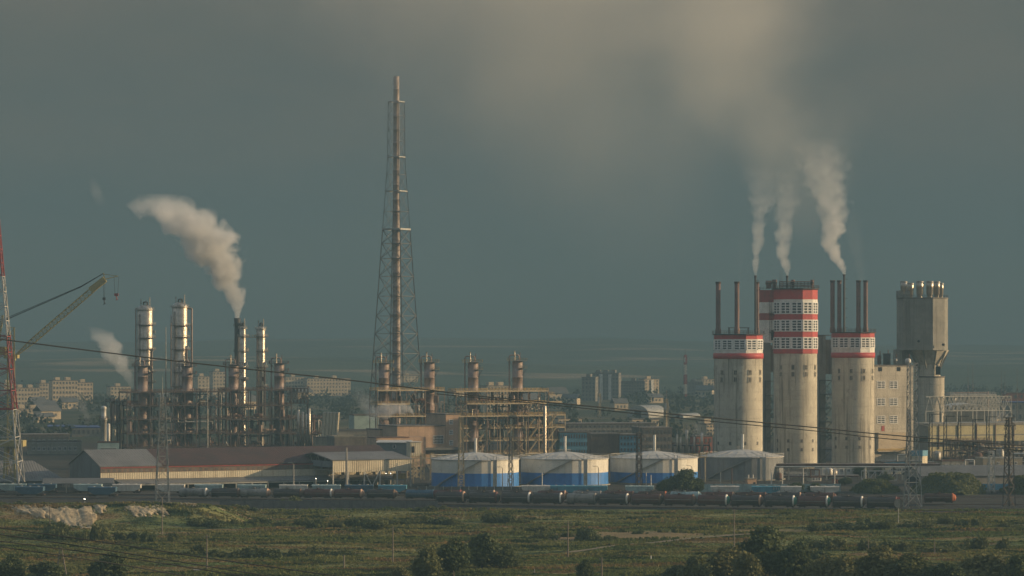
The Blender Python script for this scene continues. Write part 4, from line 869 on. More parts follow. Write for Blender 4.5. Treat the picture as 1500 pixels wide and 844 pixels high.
# ---------------------------------------------------------------- tan block with six windows, grey urea tower
Y = 1690; u = Y / P
T, L, z = simple_building('process_block', 'tan concrete block with white barred windows beside the last red crowned tower', 1277, 1342, Y, 537, 20, TH, 'concrete_pale', 'concrete_dark', None)
S = lambda px: (px - 1277) * u / math.cos(TH)
for py in (564, 589, 615):
    for px in (1291.5, 1311): grid_window(T, S(px - 6), S(px + 6), wz(py + 5.3, Y), wz(py - 5.3, Y), 2, 4, bar=.32)
for a, b in ((1287, 1293), (1316, 1322)): MB().span(S(a), S(b), -.1, -.004, wz(544, Y), wz(538, Y)).build('vent_opening', 'dark_void', T)
MB().span(S(1292), S(1297), -.1, -.004, wz(632, Y), wz(624, Y)).build('door', 'red_faded', T); MB().span(S(1283), S(1326), -2.6, -.004, wz(662, Y), wz(634, Y)).build('plinth', 'block_pale', T)
MB().span(S(1281), S(1328), -2.8, -2.603, wz(660, Y), wz(657.5, Y)).build('pipe_line', 'rail_yellow', T)
for px, w, h, lb in ((1288, 6, 5.0, 'rusty round tank on the tan block\'s roof nearest the red crowned tower'), (1299, 10, 5.6, 'dark box housing on the tan block\'s roof next to its rusty tank'), (1312, 5, 3.4, 'low grey drum on the tan block\'s roof beside the dark box housing'), (1330, 9, 3.4, 'pale round fan drum at the grey tower end of the tan block\'s roof')):
    T = thing('roof_equipment', lb, 'roof equipment', base(px, Y + 15, wz(537, Y) + .8)); r = w * u / 2; g = MB()
    if w == 10: g.span(-r, r, -r, r, 0, h); g.span(-r - .2, r + .2, -r - .2, r + .2, h + .003, h + .3)
    else: vessel(g, (0, 0), r, 0, h, 16)
    g.build('housing', {6: 'rust', 10: 'black_steel', 5: 'steel_dull', 9: 'galvanised_pale'}[w], T); MB().tube((r * .4, 0, h - .4), (r * .4, 0, h + 2.2), .25, 8).build('vent_pipe', 'rust', T)
def urea_tower():
    Y = 1800; u = Y / P; T = thing('urea_tower', 'tall grey concrete tower with an overhanging many sided head and steel drums on top', 'tower', base(1351, Y)); z = lambda py: wz(py, Y); n = 10; a0 = R(-90 + 17)
    rs = 28 * u; cx = 9.5 * u
    g = MB(); g.lathe([(20 * u, 0), (20 * u, z(552))], (cx + 1.0, 0), 48); g.build('shaft', 'concrete_pale', T)
    g = MB(); g.lathe([(17 * u, z(552)), (17 * u, z(534)), (27 * u, z(518)), (30 * u, z(513))], (cx, 0), 10, False, a0); g.build('neck', 'concrete_pale', T)
    for k in range(10): a = a0 + 2 * math.pi * k / 10; MB().beam((cx + 17.2 * u * math.cos(a), 17.2 * u * math.sin(a), z(540)), (cx * .8 + 31 * u * math.cos(a), 31 * u * math.sin(a), z(513.5)), .6).build('strut', 'concrete_grey', T)
    R_ = 37.5 * u; g = MB(); g.prism([(R_ * math.cos(a0 + 2 * math.pi * i / n), R_ * math.sin(a0 + 2 * math.pi * i / n)) for i in range(n)], z(513), z(438)); g.build('head', 'concrete_grey', T)
    g = MB(); g.prism([(R_ * 1.02 * math.cos(a0 + 2 * math.pi * i / n), R_ * 1.02 * math.sin(a0 + 2 * math.pi * i / n)) for i in range(n)], z(438) + .003, z(438) + .7); g.build('roof_slab', 'concrete_dark', T)
    g = MB(); g.span(-R_ * .97, -R_ * .55, -R_ * .55, R_ * .4, z(438) + .71, z(426)); g.build('lift_room', 'concrete_grey', T)
    g = MB(); g.span(-R_ - 1.2, -R_ * .82, -4, 6, z(534), z(512)); g.build('stair_tower', 'concrete_grey', T); MB().span(-R_ * .9, -R_ * .5, -3, 5, 0, z(512)).build('stair_tower', 'concrete_dark', T)
    g = MB(); rail_ring(g, R_, z(438) + .7, a0, a0 + 2 * math.pi, 30, (0, 0), 1.4, .14); g.build('railing', 'rust_dark', T)
    g = MB(); g.ringbox(20 * u, 21 * u, z(553), z(551), (cx + 1, 0), 32); g.build('cornice', 'concrete_dark', T); MB().span(cx + 8 * u, cx + 15 * u, -16.4 * u, -15 * u, z(549), z(537)).build('opening', 'dark_void', T)
    for dx, yy in ((-10, 500), (26, 505)): MB().tube((dx * u, -R_ * .9, z(yy)), (dx * u, -R_ * 1.02, z(yy)), .7, 10).build('port', 'dark_void', T)
    for px, rp, dy, lb in ((1324, 5.0, -6, 'bright steel drum at the shaded end of the grey tower\'s head'), (1333.5, 5.0, 4, 'bright steel drum set back, second from the shaded end of the grey tower\'s head'), (1347.5, 5.3, -8, 'bright steel drum in the middle, next after the gap on the grey tower\'s head'), (1362, 5.3, -7, 'bright steel drum third from the sunlit end of the grey tower\'s head'), (1372, 5.0, -2, 'bright steel drum second from the sunlit end of the grey tower\'s head'), (1378, 4.2, 5, 'narrow bright steel drum at the sunlit end of the grey tower\'s head')):
        D = thing('exhaust_drum', lb, 'exhaust drum', base(px, Y + dy, z(438) + .72), 0, 'steel drums crowning the grey tower'); r = rp * u; h = (24 if dy < 0 else 22) * u; g = MB(); g.lathe([(r * .7, 0), (r * .7, 1.2), (r * .95, 2.0), (r * .95, h * .55), (r, h * .57), (r, h), (r * .92, h), (r * .9, h - 1.5)], (0, 0), 24); g.build('shell', 'steel_bright', D); MB().ringbox(r * .99, r * 1.08, h - .8, h - .3, (0, 0), 24).build('rim', 'steel_dull', D)
urea_tower()
# ---------------------------------------------------------------- right: yellow works, grey sheds, trusses
Y = 1740; u = Y / P
T = thing('works_building', 'yellow banded works building with a blue grey gable end', 'building', base(1361, Y), R(26)); cs = math.cos(R(26)); S = lambda px: (px - 1361) * u / cs; L = S(1640); z = lambda py: wz(py, Y)
for a, b, mt, nm in ((673, 661, 'wall_dun', 'plinth'), (661, 655, 'wall_yellow', 'yellow_band'), (655, 647.5, 'concrete_dark', 'window_strip'), (647.5, 639.5, 'wall_yellow', 'yellow_band'), (639.5, 637.5, 'concrete_grey', 'window_strip'), (637.5, 624, 'wall_yellow', 'yellow_band')):
    MB().span(0, L, 0, 24, max(0, z(a)) + .003, z(b)).build(nm, mt, T)
MB().span(-.3, L + .3, -.4, 24.3, z(624) + .003, z(620.5)).build('roof', 'concrete_grey', T)
sp = []; f = MB().span(-1.3, 1.3, -.12, -.004, 0, z(648) - z(654.5)); f = f.build('window', 'glass', T, (3, 0, z(654.5))); part_copies(f, [(3 + 4.4 * i, 0, z(654.5)) for i in range(1, 17)], T)
for i in range(8): MB().box((6 + i * 12, -.25, z(640)), (.35, .5, z(624) - z(661))).build('downpipe', 'rust', T)
T = thing('gabled_hall', 'blue grey gabled hall with a dark band of windows, end on, before the yellow works', 'building', base(1323, 1725), R(4)); u = 1725 / P; w = 37 * u; z = lambda py: wz(py, 1725)
g = MB(); dpt = 30; poly = [(0, 0), (w, 0), (w, z(625)), (w * .4, z(619.5)), (0, z(627))]; n = len(poly)
g.add([(x, 0, zz) for x, zz in poly] + [(x, dpt, zz) for x, zz in poly], [tuple(range(n)), tuple(range(2 * n - 1, n - 1, -1))] + [(i + n, (i + 1) % n + n, (i + 1) % n, i) for i in range(n)]); g.build('wall', 'wall_blue_grey', T)
MB().span(.4, w - .4, -.1, -.004, z(647), z(639)).build('window_strip', 'dark_void', T); MB().span(.4, w - .4, -.1, -.004, z(668), z(661)).build('doorway', 'dark_void', T)
g = MB(); g.beam((-.3, -.2, z(627) + .2), (w * .4, -.2, z(619.5) + .2), .5); g.beam((w * .4, -.2, z(619.5) + .2), (w + .3, -.2, z(625) + .2), .5); g.build('verge', 'galvanised', T)
simple_building('grey_hall', 'grey flat hall with a curved vault roof behind the yellow works', 1358, 1452, 1830, 603, 26, R(8), 'concrete_grey', 'concrete_grey', (6, 1, 3.2, 2.0, 4, 22, 28))
T = thing('vault_roof_hall', 'pale vaulted roof showing through the truss frame', 'vaulted hall', base(1380, 1860), R(5)); u = 1860 / P; w = 82 * u; g = MB(); pts = [(w * i / 14, wz(603, 1860) + 4.6 * math.sin(math.pi * i / 14)) for i in range(15)]; n = 17; poly = [(0, 0), (w, 0)] + pts[::-1]
g.add([(x, 0, zz) for x, zz in poly] + [(x, 30, zz) for x, zz in poly], [tuple(range(n)), tuple(range(2 * n - 1, n - 1, -1))] + [(i + n, (i + 1) % n + n, (i + 1) % n, i) for i in range(n)]); g.build('shell', 'galvanised_pale', T); MB().span(-.3, w + .3, -.4, -.003, wz(604.5, 1860), wz(603, 1860)).build('fascia', 'galvanised_pale', T)
T = thing('truss_canopy', 'big pale open truss canopy standing over the grey hall\'s vault', 'truss canopy', base(1356, 1790), R(24)); u = 1790 / P; L = 134 * u / .91; z0, z1 = wz(602, 1800), wz(581, 1800); nb = 11
for y in (0, 12):
    g = MB()
    for z in (z0, z1): g.beam((0, y, z), (L, y, z), .4)
    for i in range(nb):
        a, b = L * i / nb, L * (i + 1) / nb; m_ = (a + b) / 2; g.beam((a, y, z0), (m_, y, z1), .24); g.beam((m_, y, z1), (b, y, z0), .24); g.beam((b, y, z0), (b, y, z1), .24)
        if i > 6: g.beam((a, y, z1), (b, y, z0), .26); g.beam((a, y, z0), (b, y, z1), .26)
    g.build('truss', 'galvanised', T)
po = MB().box((0, 0, z0 / 2), (.5, .5, z0 - .4)).build('post', 'galvanised', T, (0, 0, 0)); part_copies(po, [(L * i / nb, y, 0) for i in range(nb + 1) for y in (0, 12) if i + y and (i % 2 == 0 or i > 7)], T)
for i in (8, 9, 10):
    g = MB()
    for k in range(5): za, zb = z0 * k / 5, z0 * (k + 1) / 5; g.beam((L * i / nb, 0, za), (L * (i + 1) / nb, 0, zb), .26); g.beam((L * i / nb, 0, zb), (L * (i + 1) / nb, 0, zb), .26)
    g.build('brace_lattice', 'galvanised', T)
for i, (px, yt, lb) in enumerate(((1418, 532, 'tallest hair thin aerial of a pair behind the truss frame'), (1425, 530, 'hair thin aerial close beside the tallest one behind the truss frame'), (1467, 541, 'hair thin aerial over the truss frame\'s end, first of two'), (1472, 545, 'hair thin aerial over the truss frame\'s end, second of two'), (1490, 540, 'hair thin aerial nearest the orange roofed house'))):
    Yq = 1900 + i * 12; T = thing('aerial_mast', lb, 'aerial', base(px, Yq)); z = wz(yt, Yq); MB().tube((0, 0, 0), (0, 0, z * .72), .32, 6, .2).build('pole', 'lattice_grey', T); MB().tube((0, 0, z * .72), (0, 0, z), .14, 6, .08).build('spike', 'lattice_grey', T)
    MB().box((0, -.4, z * .72), (1.0, .5, 1.8)).build('antenna', 'galvanised', T)
# long low shed, blue-white block and mounds
Y = 1390; u = Y / P
T = thing('storage_shed', 'long grey roofed storage shed with a dark gable behind the grassy mounds', 'shed', base(1351, Y), R(14)); cs = math.cos(R(14)); L = 190 * u / cs; ze, zp = wz(698, Y), wz(684, Y + 10); dpt = 22
g = MB(); g.xprism([(0, 0), (dpt, 0), (dpt, ze), (dpt / 2, zp), (0, ze)], 0, L); g.build('wall', 'block_grey', T); g = MB(); k = (zp - ze) / (dpt / 2); g.xprism([(-.6, ze - .6 * k + .05), (dpt / 2, zp + .05), (dpt + .6, ze - .6 * k + .05), (dpt + .6, ze - .6 * k + .35), (dpt / 2, zp + .4), (-.6, ze - .6 * k + .35)][::-1], -.6, L + .4); g.build('roof', 'roof_slate', T)
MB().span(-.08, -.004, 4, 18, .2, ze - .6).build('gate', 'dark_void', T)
simple_building('pump_house', 'small pale pump house with a turquoise band along its top', 1333, 1350, 1540, 668, 6, R(-30), 'wall_cream', 'blue_sheet', None, parapet=2.4); simple_building('pump_house', 'low pale pump house with a turquoise flat roof below the tan block', 1302, 1334, 1520, 681, 8, R(6), 'wall_cream', 'blue_sheet', (5, 1, 1.4, 1.3, 1, .8, 3.2), parapet=1.6)
def mound(px, Y, wpx, ytop, dep, label, mt='mound_earth', seed=0, cat='mound', n=44, skew=0.0):
    u = Y / P; T = MB(); a, b = wpx * u / 2, dep / 2; h = wz(ytop, Y) - ground_h(wx(px, Y), Y); vs = []; m_ = 22
    for j in range(m_ + 1):
        for i in range(n + 1):
            x, y = -1 + 2 * i / n, -1 + 2 * j / m_; d = math.sqrt(x * x + y * y) + .18 * noise.noise(Vector((x * 2.3 + seed, y * 2.3, seed * 1.7)))
            f = max(0, 1 - d); zz = h * min(1, f * 1.9) ** .85 * (1 - .12 * d) * (1 + .16 * noise.noise(Vector((x * 5 + seed, y * 4, 2)))) + .3 * noise.noise(Vector((x * 11, y * 9, seed))) * min(1, f * 4)
            vs.append((x * a + skew * zz, y * b, zz - .35 if f <= 0 else zz))
    T.add(vs, [(j * (n + 1) + i, j * (n + 1) + i + 1, (j + 1) * (n + 1) + i + 1, (j + 1) * (n + 1) + i) for j in range(m_) for i in range(n)], True)
    gc = None
    if cat == 'mound':                                # weeds over the slope
        rg = np.random.default_rng(seed); q = [v for v in vs if v[2] > .25]; idx = rg.integers(0, len(q), 3600); cc = np.array([q[k] for k in idx]) + np.concatenate([rg.normal(0, .5, (3600, 2)), rg.uniform(-.1, .25, (3600, 1))], 1); an = rg.uniform(0, 6.28, 3600); gc = MB()
        for (x, y, zz), t in zip(cc, an): s = rg.uniform(.3, .8); c_, s_ = math.cos(t) * s * .6, math.sin(t) * s * .6; gc.add([(x - c_, y - s_, zz), (x + c_, y + s_, zz), (x + c_ * .6, y + s_ * .6, zz + s), (x - c_ * .8, y - s_ * .8, zz + s * .8)], [(0, 1, 2, 3)])
    o = T.build({'mound': 'earth_mound', 'spoil heap': 'spoil_heap'}[cat], mt, None, (wx(px, Y), Y, ground_h(wx(px, Y), Y) if Y < 1196 else 0))
    if gc: tag(gc.build('weed_cover', 'leaf_mid', o), kind='stuff')
    return tag(o, label, cat)
mound(1392, 1325, 108, 696, 40, 'broad dark green overgrown mound in front of the grey roofed shed', seed=1); mound(1512, 1325, 84, 699, 40, 'dark green overgrown mound cut off by the frame edge', seed=2); mound(1282, 1330, 66, 705, 30, 'lower brushy mound below the red crowned tower nearest the tan block', seed=3)
# pipe bridge and yard steel below the towers
T = thing('pipe_bridge', 'long pale pipe bridge on trestles below the red crowned towers', 'pipe bridge', base(1128, 1450)); u = 1450 / P; L = 250 * u; z = wz(684, 1450)
for k, (dz, r, mt) in enumerate(((0, .35, 'galvanised_pale'), (.9, .55, 'rust'), (.2, .3, 'steel_dull'), (1.2, .3, 'galvanised'))): MB().tube((0, k * .9, z + dz), (L, k * .9, z + dz), r, 8).build('pipe', mt, T)
po = MB().box((0, 1.4, z / 2 - .4), (.45, 3.2, z - .8)).build('trestle', 'concrete_pale', T, (0, 0, 0)); part_copies(po, [(L * i / 9, 0, 0) for i in range(1, 10)], T)
T = thing('pipe_bridge', 'lower trussed pipe bridge before the turquoise roofed pump house', 'pipe bridge', base(1262, 1440)); u = 1440 / P; L = 52 * u; z0, z1 = wz(703, 1440), wz(690, 1440); g = MB()
for z in (z0, z1): g.beam((0, 0, z), (L, 0, z), .45)
for i in range(5): g.beam((L * i / 5, 0, z0), (L * (i + 1) / 5, 0, z1), .3); g.beam((L * i / 5, 0, z0), (L * i / 5, 0, z1), .3)
g.beam((L, 0, z0), (L, 0, z1), .3); g.build('truss', 'galvanised_pale', T)
for i in range(4): MB().box((L * (i + .1) / 3.3, 0, z0 / 2 - .2), (.4, .5, z0 - .5)).build('post', 'galvanised_pale', T)
T = thing('switchyard_gantry', 'dark rusty gantry of beams and insulators before the yellow works', 'gantry', base(1395, 1700)); u = 1700 / P; L = 140 * u; zz = [wz(p, 1700) for p in (672, 660, 652)]
for k, z in enumerate(zz):
    for y in (0, 5): MB().beam((0 if k < 2 else 3, y, z), (L if k < 2 else L * .3, y, z), .5).build('beam', 'rust_dark', T)
for i in range(12):
    h = zz[1] if i > 3 else zz[2]
    for y in (0, 5): MB().beam((L * i / 11, y, 0), (L * i / 11, y, h), .4).build('post', 'rust_dark', T)
for i in range(9): 
    g = MB(); g.beam((L * i / 11, 0, zz[0]), (L * (i + 1) / 11, 0, zz[1]), .25); g.build('brace', 'rust_dark', T)
for i in range(14): g = MB(); flange_stack(g, .25, 0, 2.2, .5, 8, 1.7); g.build('insulator', 'insulator', T, (L * (i + .5) / 14, 2, zz[1] + .26))
for x in (30, 62, 88): g = MB(); z = 3.6; g.path([(x, -6, 0), (x, -6, z), (x + 9, -6, z), (x + 9, -6, .3)], .55, 8); g.build('pipe_loop', 'galvanised_pale', T)
for i, (px, yt, yb, lb) in enumerate(((1363.5, 604, 672, 'dark flare post at the yellow works\' gable corner'), (1384.5, 607, 671, 'dark pipe post first along the yellow works\' front'), (1405.5, 607, 670, 'dark pipe post second along the yellow works\' front'), (1427, 612, 670, 'dark pipe post third along the yellow works\' front'), (1447, 608, 668, 'dark pipe post fourth along the yellow works\' front'))):
    Yq = 1716 + (px - 1363) * .17; T = thing('pipe_post', lb, 'pipe post', base(px, Yq)); z = wz(yt, Yq)
    for s in (-.7, .7): MB().beam((s, 0, 0), (s, 0, z - abs(s)), .4).build('leg', 'rust_dark', T)
    g = MB()
    for k in range(int(z / 3)): g.beam((-.7, 0, k * 3), (.7, 0, k * 3 + 3 if k * 3 + 3 < z - 1 else z - 1), .18)
    g.build('bracing', 'rust_dark', T); MB().beam((0, 0, z - 1), (5, 0, z - 1), .4).build('arm', 'rust_dark', T)

# low works and pipework in the yard between the towers and the railway
for a in ((1204, 1252, 1500, 683, 14, R(8), 'wagon_white', 'blue_sheet', 'low hall with a pale blue roof at the third crowned tower\'s foot'), (1128, 1150, 1480, 690, 8, R(10), 'wall_blue_grey', 'galvanised', 'small grey shed at the grey tank\'s sunlit edge'), (1152, 1186, 1475, 694, 8, R(10), 'concrete_grey', 'galvanised', 'long low grey shed below the tallest crowned tower'), (1188, 1204, 1440, 700, 6, R(14), 'wall_cream', 'rust', 'small cream hut below the gap after the tallest tower'), (1226, 1246, 1420, 702, 6, R(16), 'brick_red', 'roof_slate', 'small brick hut below the third crowned tower'), (1380, 1420, 1560, 676, 10, R(14), 'concrete_grey', 'rust', 'low rusty roofed shed before the yellow works'), (1440, 1500, 1580, 672, 10, R(14), 'wall_dun', 'galvanised', 'low pale shed before the yellow works, close to the frame edge')):
    simple_building('yard_shed', a[8], *a[:4], a[4], a[5], a[6], a[7], (4, 1, 1.2, 1.2, 1, 1, wz(a[3], a[2]) - .6), parapet=.3, cat='shed')
for i, (px0, px1, Y, py, mt, lb) in enumerate(((1140, 1260, 1465, 698, 'rust', 'rusty pipe run on low trestles below the crowned towers'), (1290, 1352, 1490, 676, 'galvanised', 'pale pipe run on tall trestles beside the tan block'), (1360, 1510, 1620, 678, 'rust', 'long rusty pipe run before the yellow works'), (1352, 1510, 1450, 684, 'galvanised_pale', 'pale pipe run just above the long grey shed roof'))):
    T = thing('pipe_run', lb, 'pipe run', base(px0, Y), R(6)); L = (px1 - px0) * Y / P; z = wz(py, Y)
    for k in range(4): MB().tube((0, k * .8, z + .3 * (k % 2)), (L, k * .8, z + .3 * (k % 2)), .22 + .12 * (k % 3), 8).build('pipe', (mt, 'steel_dull', 'rust_dark', 'galvanised')[k], T)
    n = int(L / 6); po = MB().box((0, 1.2, z / 2 - .4), (.35, 2.8, z - .9)).build('trestle', 'rust_dark' if i % 2 else 'concrete_grey', T, (.2, 0, 0)); part_copies(po, [(L * k / n, 0, 0) for k in range(1, n + 1)], T)
    g = MB(); x = L * .4; g.path([(x, 0, z), (x, 0, z + 3), (x + 4, 0, z + 3), (x + 4, 0, z)], .3, 8); g.build('expansion_loop', mt, T)
for px, Y, r, h, mt, lb in ((1214, 1470, 1.8, 5, 'galvanised_pale', 'small pale upright tank before the pale blue roofed hall'), (1221, 1472, 1.8, 4.2, 'steel_dull', 'small dull upright tank next to the pale one'), (1140, 1440, 1.5, 4, 'rust', 'small rusty upright tank by the grey tank\'s sunlit edge'), (1372, 1640, 2.2, 7, 'steel_dull', 'dull upright tank at the yellow works\' gable end'), (1432, 1650, 2.4, 6, 'rust', 'rusty upright tank before the yellow works'), (1465, 1655, 2.0, 8, 'galvanised', 'slim grey upright tank before the yellow works')):
    T = thing('upright_tank', lb, 'tank', base(px, Y)); g = MB(); vessel(g, (0, 0), r, .4, h, 18); g.build('shell', mt, T); MB().ringbox(r * .7, r * 1.05, 0, .4, (0, 0), 18).build('plinth', 'concrete_grey', T); ladder(T, r * .3, -r - .1, .4, h, .5, 'rust', False)

# a second, denser rack of pipes, vessels and flare lines in front of the yellow works
T = thing('steel_framework', 'dark rusty pipe framework standing before the middle of the yellow works', 'steel framework', base(1392, 1690), R(20)); fl = [wz(p, 1690) for p in (672, 660, 646)]
frame_block(T, 0, 24, 0, 8, 7, 1, fl, 'rust_dark', 'rust_dark', 'rust', .34, braces=[(i, k) for i in range(0, 7, 2) for k in range(3)]); clutter(T, 0, 24, 0, 8, [0] + fl, 31, 10, 4, 22)
T = thing('steel_framework', 'dark rusty pipe framework at the frame edge before the yellow works', 'steel framework', base(1452, 1700), R(20)); fl = [wz(p, 1700) for p in (670, 656)]
frame_block(T, 0, 22, 0, 8, 6, 1, fl, 'rust_dark', 'rust_dark', 'rust', .34, braces=[(i, k) for i in range(0, 6, 2) for k in range(2)]); clutter(T, 0, 22, 0, 8, [0] + fl, 32, 9, 4, 22)
T = thing('steel_framework', 'pale slim pipe framework rising behind the grey hall under the truss canopy', 'steel framework', base(1392, 1905), R(20)); fl = [wz(p, 1905) for p in (622, 600, 578)]
frame_block(T, 0, 30, 0, 9, 7, 1, fl, 'galvanised', 'galvanised', 'galvanised', .34, braces=[(i, k) for i in range(0, 7, 3) for k in range(3)]); clutter(T, 0, 30, 0, 9, [0] + fl, 33, 10, 2, 16)
# ================================================================ sheds on the left
Y = 1345.0; u = Y / P; C_ = math.cos(TH)
z = lambda py: wz(py, Y)
T = thing('storage_shed', 'very long shed with a grey and rust red roof over a cream wall, red edged', 'shed', base(147, Y), TH); L = 408 * u / C_ * 1.04; Wd = 36.0; ze, zr = z(684), z(684) + 6.1
g = MB(); g.xprism([(0, 0), (Wd, 0), (Wd, ze), (Wd / 2, zr), (0, ze)], 0, L); g.build('wall', 'wall_blue_grey', T)
MB().span(.02, L, -.1, -.004, z(703), z(693.2)).build('cream_band', 'wall_cream', T); MB().span(.02, L, -.16, -.004, z(693.1), z(687)).build('window_strip', 'wall_brown', T)
g = MB()
for i in range(int(L / 2.4)): g.span(.5 + i * 2.4, 1.9 + i * 2.4, -.2, -.162, z(692.3), z(688.2))
g.build('strip_panes', 'concrete_dark', T); MB().span(0, L, -.35, -.004, z(686.4), z(684.2)).build('fascia', 'red_faded', T)
k = (zr - ze) / (Wd / 2); xs_ = 27.0
for nm, a, b, mt in (('grey_roof', -.5, xs_, 'roof_grey'), ('red_roof', xs_ + .005, L + .5, 'roof_red')):
    g = MB(); g.xprism([(-.6, ze - .6 * k + .06), (Wd / 2, zr + .06), (Wd + .6, ze - .6 * k + .06), (Wd + .6, ze - .6 * k + .4), (Wd / 2, zr + .45), (-.6, ze - .6 * k + .4)][::-1], a, b); g.build(nm, mt, T)
g = MB(); zl = z(703.2); g.xprism([(-9, zl - 1.7), (-.005, zl - .3), (-.005, zl), (-9, zl - 1.4)][::-1], 6, L); g.build('lean_to_roof', 'roof_grey', T)
g = MB(); g.span(6, L, -8.9, -8.6, zl - 2.2, zl - 1.75); g.build('eaves_beam', 'galvanised', T)
po = MB().box((0, 0, (zl - 2.2) / 2), (.4, .4, zl - 2.2)).build('post', 'galvanised', T, (6.3, -8.75, 0)); part_copies(po, [(6.3 + i * 7.2, -8.75, 0) for i in range(1, int((L - 7) / 7.2) + 1)], T)
MB().span(7, L - .5, -.03, -.004, .1, z(704)).build('open_bay', 'dark_void', T)  # near-black sheet on the wall paints the shade under the lean-to
T = thing('storage_shed', 'grey hip roofed shed cut off by the frame edge beside the long red roofed shed', 'shed', base(-40, 1360), R(20)); u1 = 1360 / P; w = 128 * u1 / math.cos(R(20)); zt, zp = wz(706, 1360), wz(676, 1375)
MB().span(0, w, 0, 32, 0, zt).build('wall', 'wall_blue_grey', T); g = MB(); vs = [(-.8, -.8, zt + .01), (w + .8, -.8, zt + .01), (w + .8, 32.8, zt + .01), (-.8, 32.8, zt + .01), (-.8, 16, zp), (w - 10, 16, zp)]
g.add(vs, [(0, 1, 5, 4), (1, 2, 5), (2, 3, 4, 5), (3, 0, 4), (3, 2, 1, 0)]); g.build('roof', 'roof_grey', T); MB().span(1, w - 1, -.05, -.004, .2, zt - 1.5).build('open_bay', 'dark_void', T)  # bay under the eaves: its shade is a near-black sheet on the wall
def small_canopy(px0, px1, Y, ytop, label, peak):
    u = Y / P; T = thing('canopy', label, 'canopy', base(px0, Y), R(6)); w = (px1 - px0) * u; zt = wz(ytop, Y); g = MB(); g.xprism([(0, zt), (12, zt), (12, zt + .3), (6, zt + peak), (0, zt + .3)][::-1], 0, w); g.build('roof', 'roof_slate', T)
    po = MB().box((0, 0, zt / 2), (.3, .3, zt)).build('post', 'galvanised', T, (.3, .3, 0)); part_copies(po, [(w * i / 6 - .3 * (i == 6) + .3 * (i == 0), y, 0) for i in range(7) for y in (.3, 11.7) if i + y > 1], T)
    g = MB(); rail_line(g, (0, -.4, zt - 1.6), (w, -.4, zt - 1.6), 6, 1.2, .15); g.build('railing', 'galvanised', T)
small_canopy(62, 166, 1322, 709.5, 'low dark canopy on thin posts before the long shed\'s gable', 2.2)
# white canopy shed
Y = 1372.0; u = Y / P; z = lambda py: wz(py, Y)
T = thing('canopy_shed', 'open loading shed with a cream ribbed fascia over dark bays', 'loading shed', base(487, Y), R(27)); C2 = math.cos(R(27)); L = 113.5 * u / C2; Wd = 40; zt, zb = z(675), z(692)
MB().span(0, L, -.2, .1, zb, zt).build('fascia', 'wall_cream', T); MB().span(-.25, -.003, .12, Wd, zb + 2, zt - .3).build('gable_beam', 'wall_blue_grey', T)
g = MB(); g.xprism([(-.5, zt + .02), (Wd * .5, zt + 2.6), (Wd + .5, zt + .02), (Wd + .5, zt + .35), (Wd * .5, zt + 2.95), (-.5, zt + .35)][::-1], -.5, L + .5); g.build('roof', 'roof_grey', T)
for xx in (.3, L * .33, L * .66, L - .3):
    g = MB(); n = 10
    for i in range(n):
        y0, y1 = .3 + (Wd - .6) * i / n, .3 + (Wd - .6) * (i + 1) / n; f = lambda y: zt - .2 + 2.6 * (1 - abs(y - Wd / 2) / (Wd / 2))
        g.beam((xx, y0, f(y0)), (xx, y1, f(y1)), .25); g.beam((xx, y0, zb + .8), (xx, y1, zb + .8), .25); g.beam((xx, y0, zb + .8 if i % 2 else f(y0)), (xx, y1, f(y1) if i % 2 else zb + .8), .2)
    g.build('roof_truss', 'steel_dull', T)
PX_ = [0.3, L * .2, L * .4, L * .6, L * .82, L - .3]
po = MB().box((0, 0, zb / 2), (.5, .5, zb)).build('post', 'galvanised_pale', T, (.3, 0, 0)); part_copies(po, [(x, y, 0) for x in PX_ for y in (0, 20, 39.5) if (x, y) != (.3, 0)], T)
MB().beam((L * .4 + .3, -.1, zb - .2), (L * .5, -.1, .4), .35).build('brace', 'galvanised_pale', T); MB().beam((L * .6 - .3, -.1, zb - .2), (L * .5, -.1, .4), .35).build('brace', 'galvanised_pale', T)
MB().span(.5, L - .5, Wd - .2, Wd, 0, zb).build('back_wall', 'concrete_dark', T)
MB().span(L * .84, L * .97, 3, 6, zb - 3.4, zb - 1.2).build('hoist', 'rail_yellow', T); g = MB(); g.beam((L * .84, 4, zb - 3.4), (L * .8, 4, .2), .35); g.build('hoist_leg', 'frame_cream', T); g = MB(); g.beam((L * .97, 4, zb - 3.4), (L - .6, 4, .2), .35); g.build('hoist_leg', 'frame_cream', T)
lm = bpy.data.materials.new('lamp_glow'); lm.use_nodes = True; e_ = lm.node_tree.nodes['Principled BSDF']; e_.inputs['Emission Color'].default_value = (1, .9, .7, 1); e_.inputs['Emission Strength'].default_value = 9; M['lamp_glow'] = lm
for i, (x, zz) in enumerate(((-7.5, 3.5), (-2.2, 2.4), (L * .68, 5.8), (L * .74, 5.8))):
    D = thing('bay_lamp', ('small lit white lamp on a pole left of the loading shed\'s dark bays', 'small lit white lamp at the loading shed\'s open corner', 'small lit lamp under the cream fascia, first of two', 'small lit lamp under the cream fascia, second of two')[i], 'lamp', base(487, Y)); off = Vector((x * C2, x * math.sin(R(27)) - .8, 0)); D.location = Vector(D.location) + off
    zl = zb - .5 if i > 1 else zz + 1; MB().tube((0, 0, zl), (0, 0, zl - .3), .5, 10, .25).build('hood', 'black_steel', D); MB().lathe([(.01, zl - .5), (.13, zl - .45), (.16, zl - .3)], (0, 0), 10).build('bulb', 'lamp_glow', D)
    if i < 2: MB().tube((0, .55, 0), (0, .55, zl + .2), .12, 8).build('pole', 'galvanised', D); MB().beam((0, .55, zl), (0, 0, zl), .1).build('arm', 'galvanised', D)
    else: MB().tube((0, 0, zl), (0, 0, zb + .4), .05, 6).build('cord', 'cable_black', D)
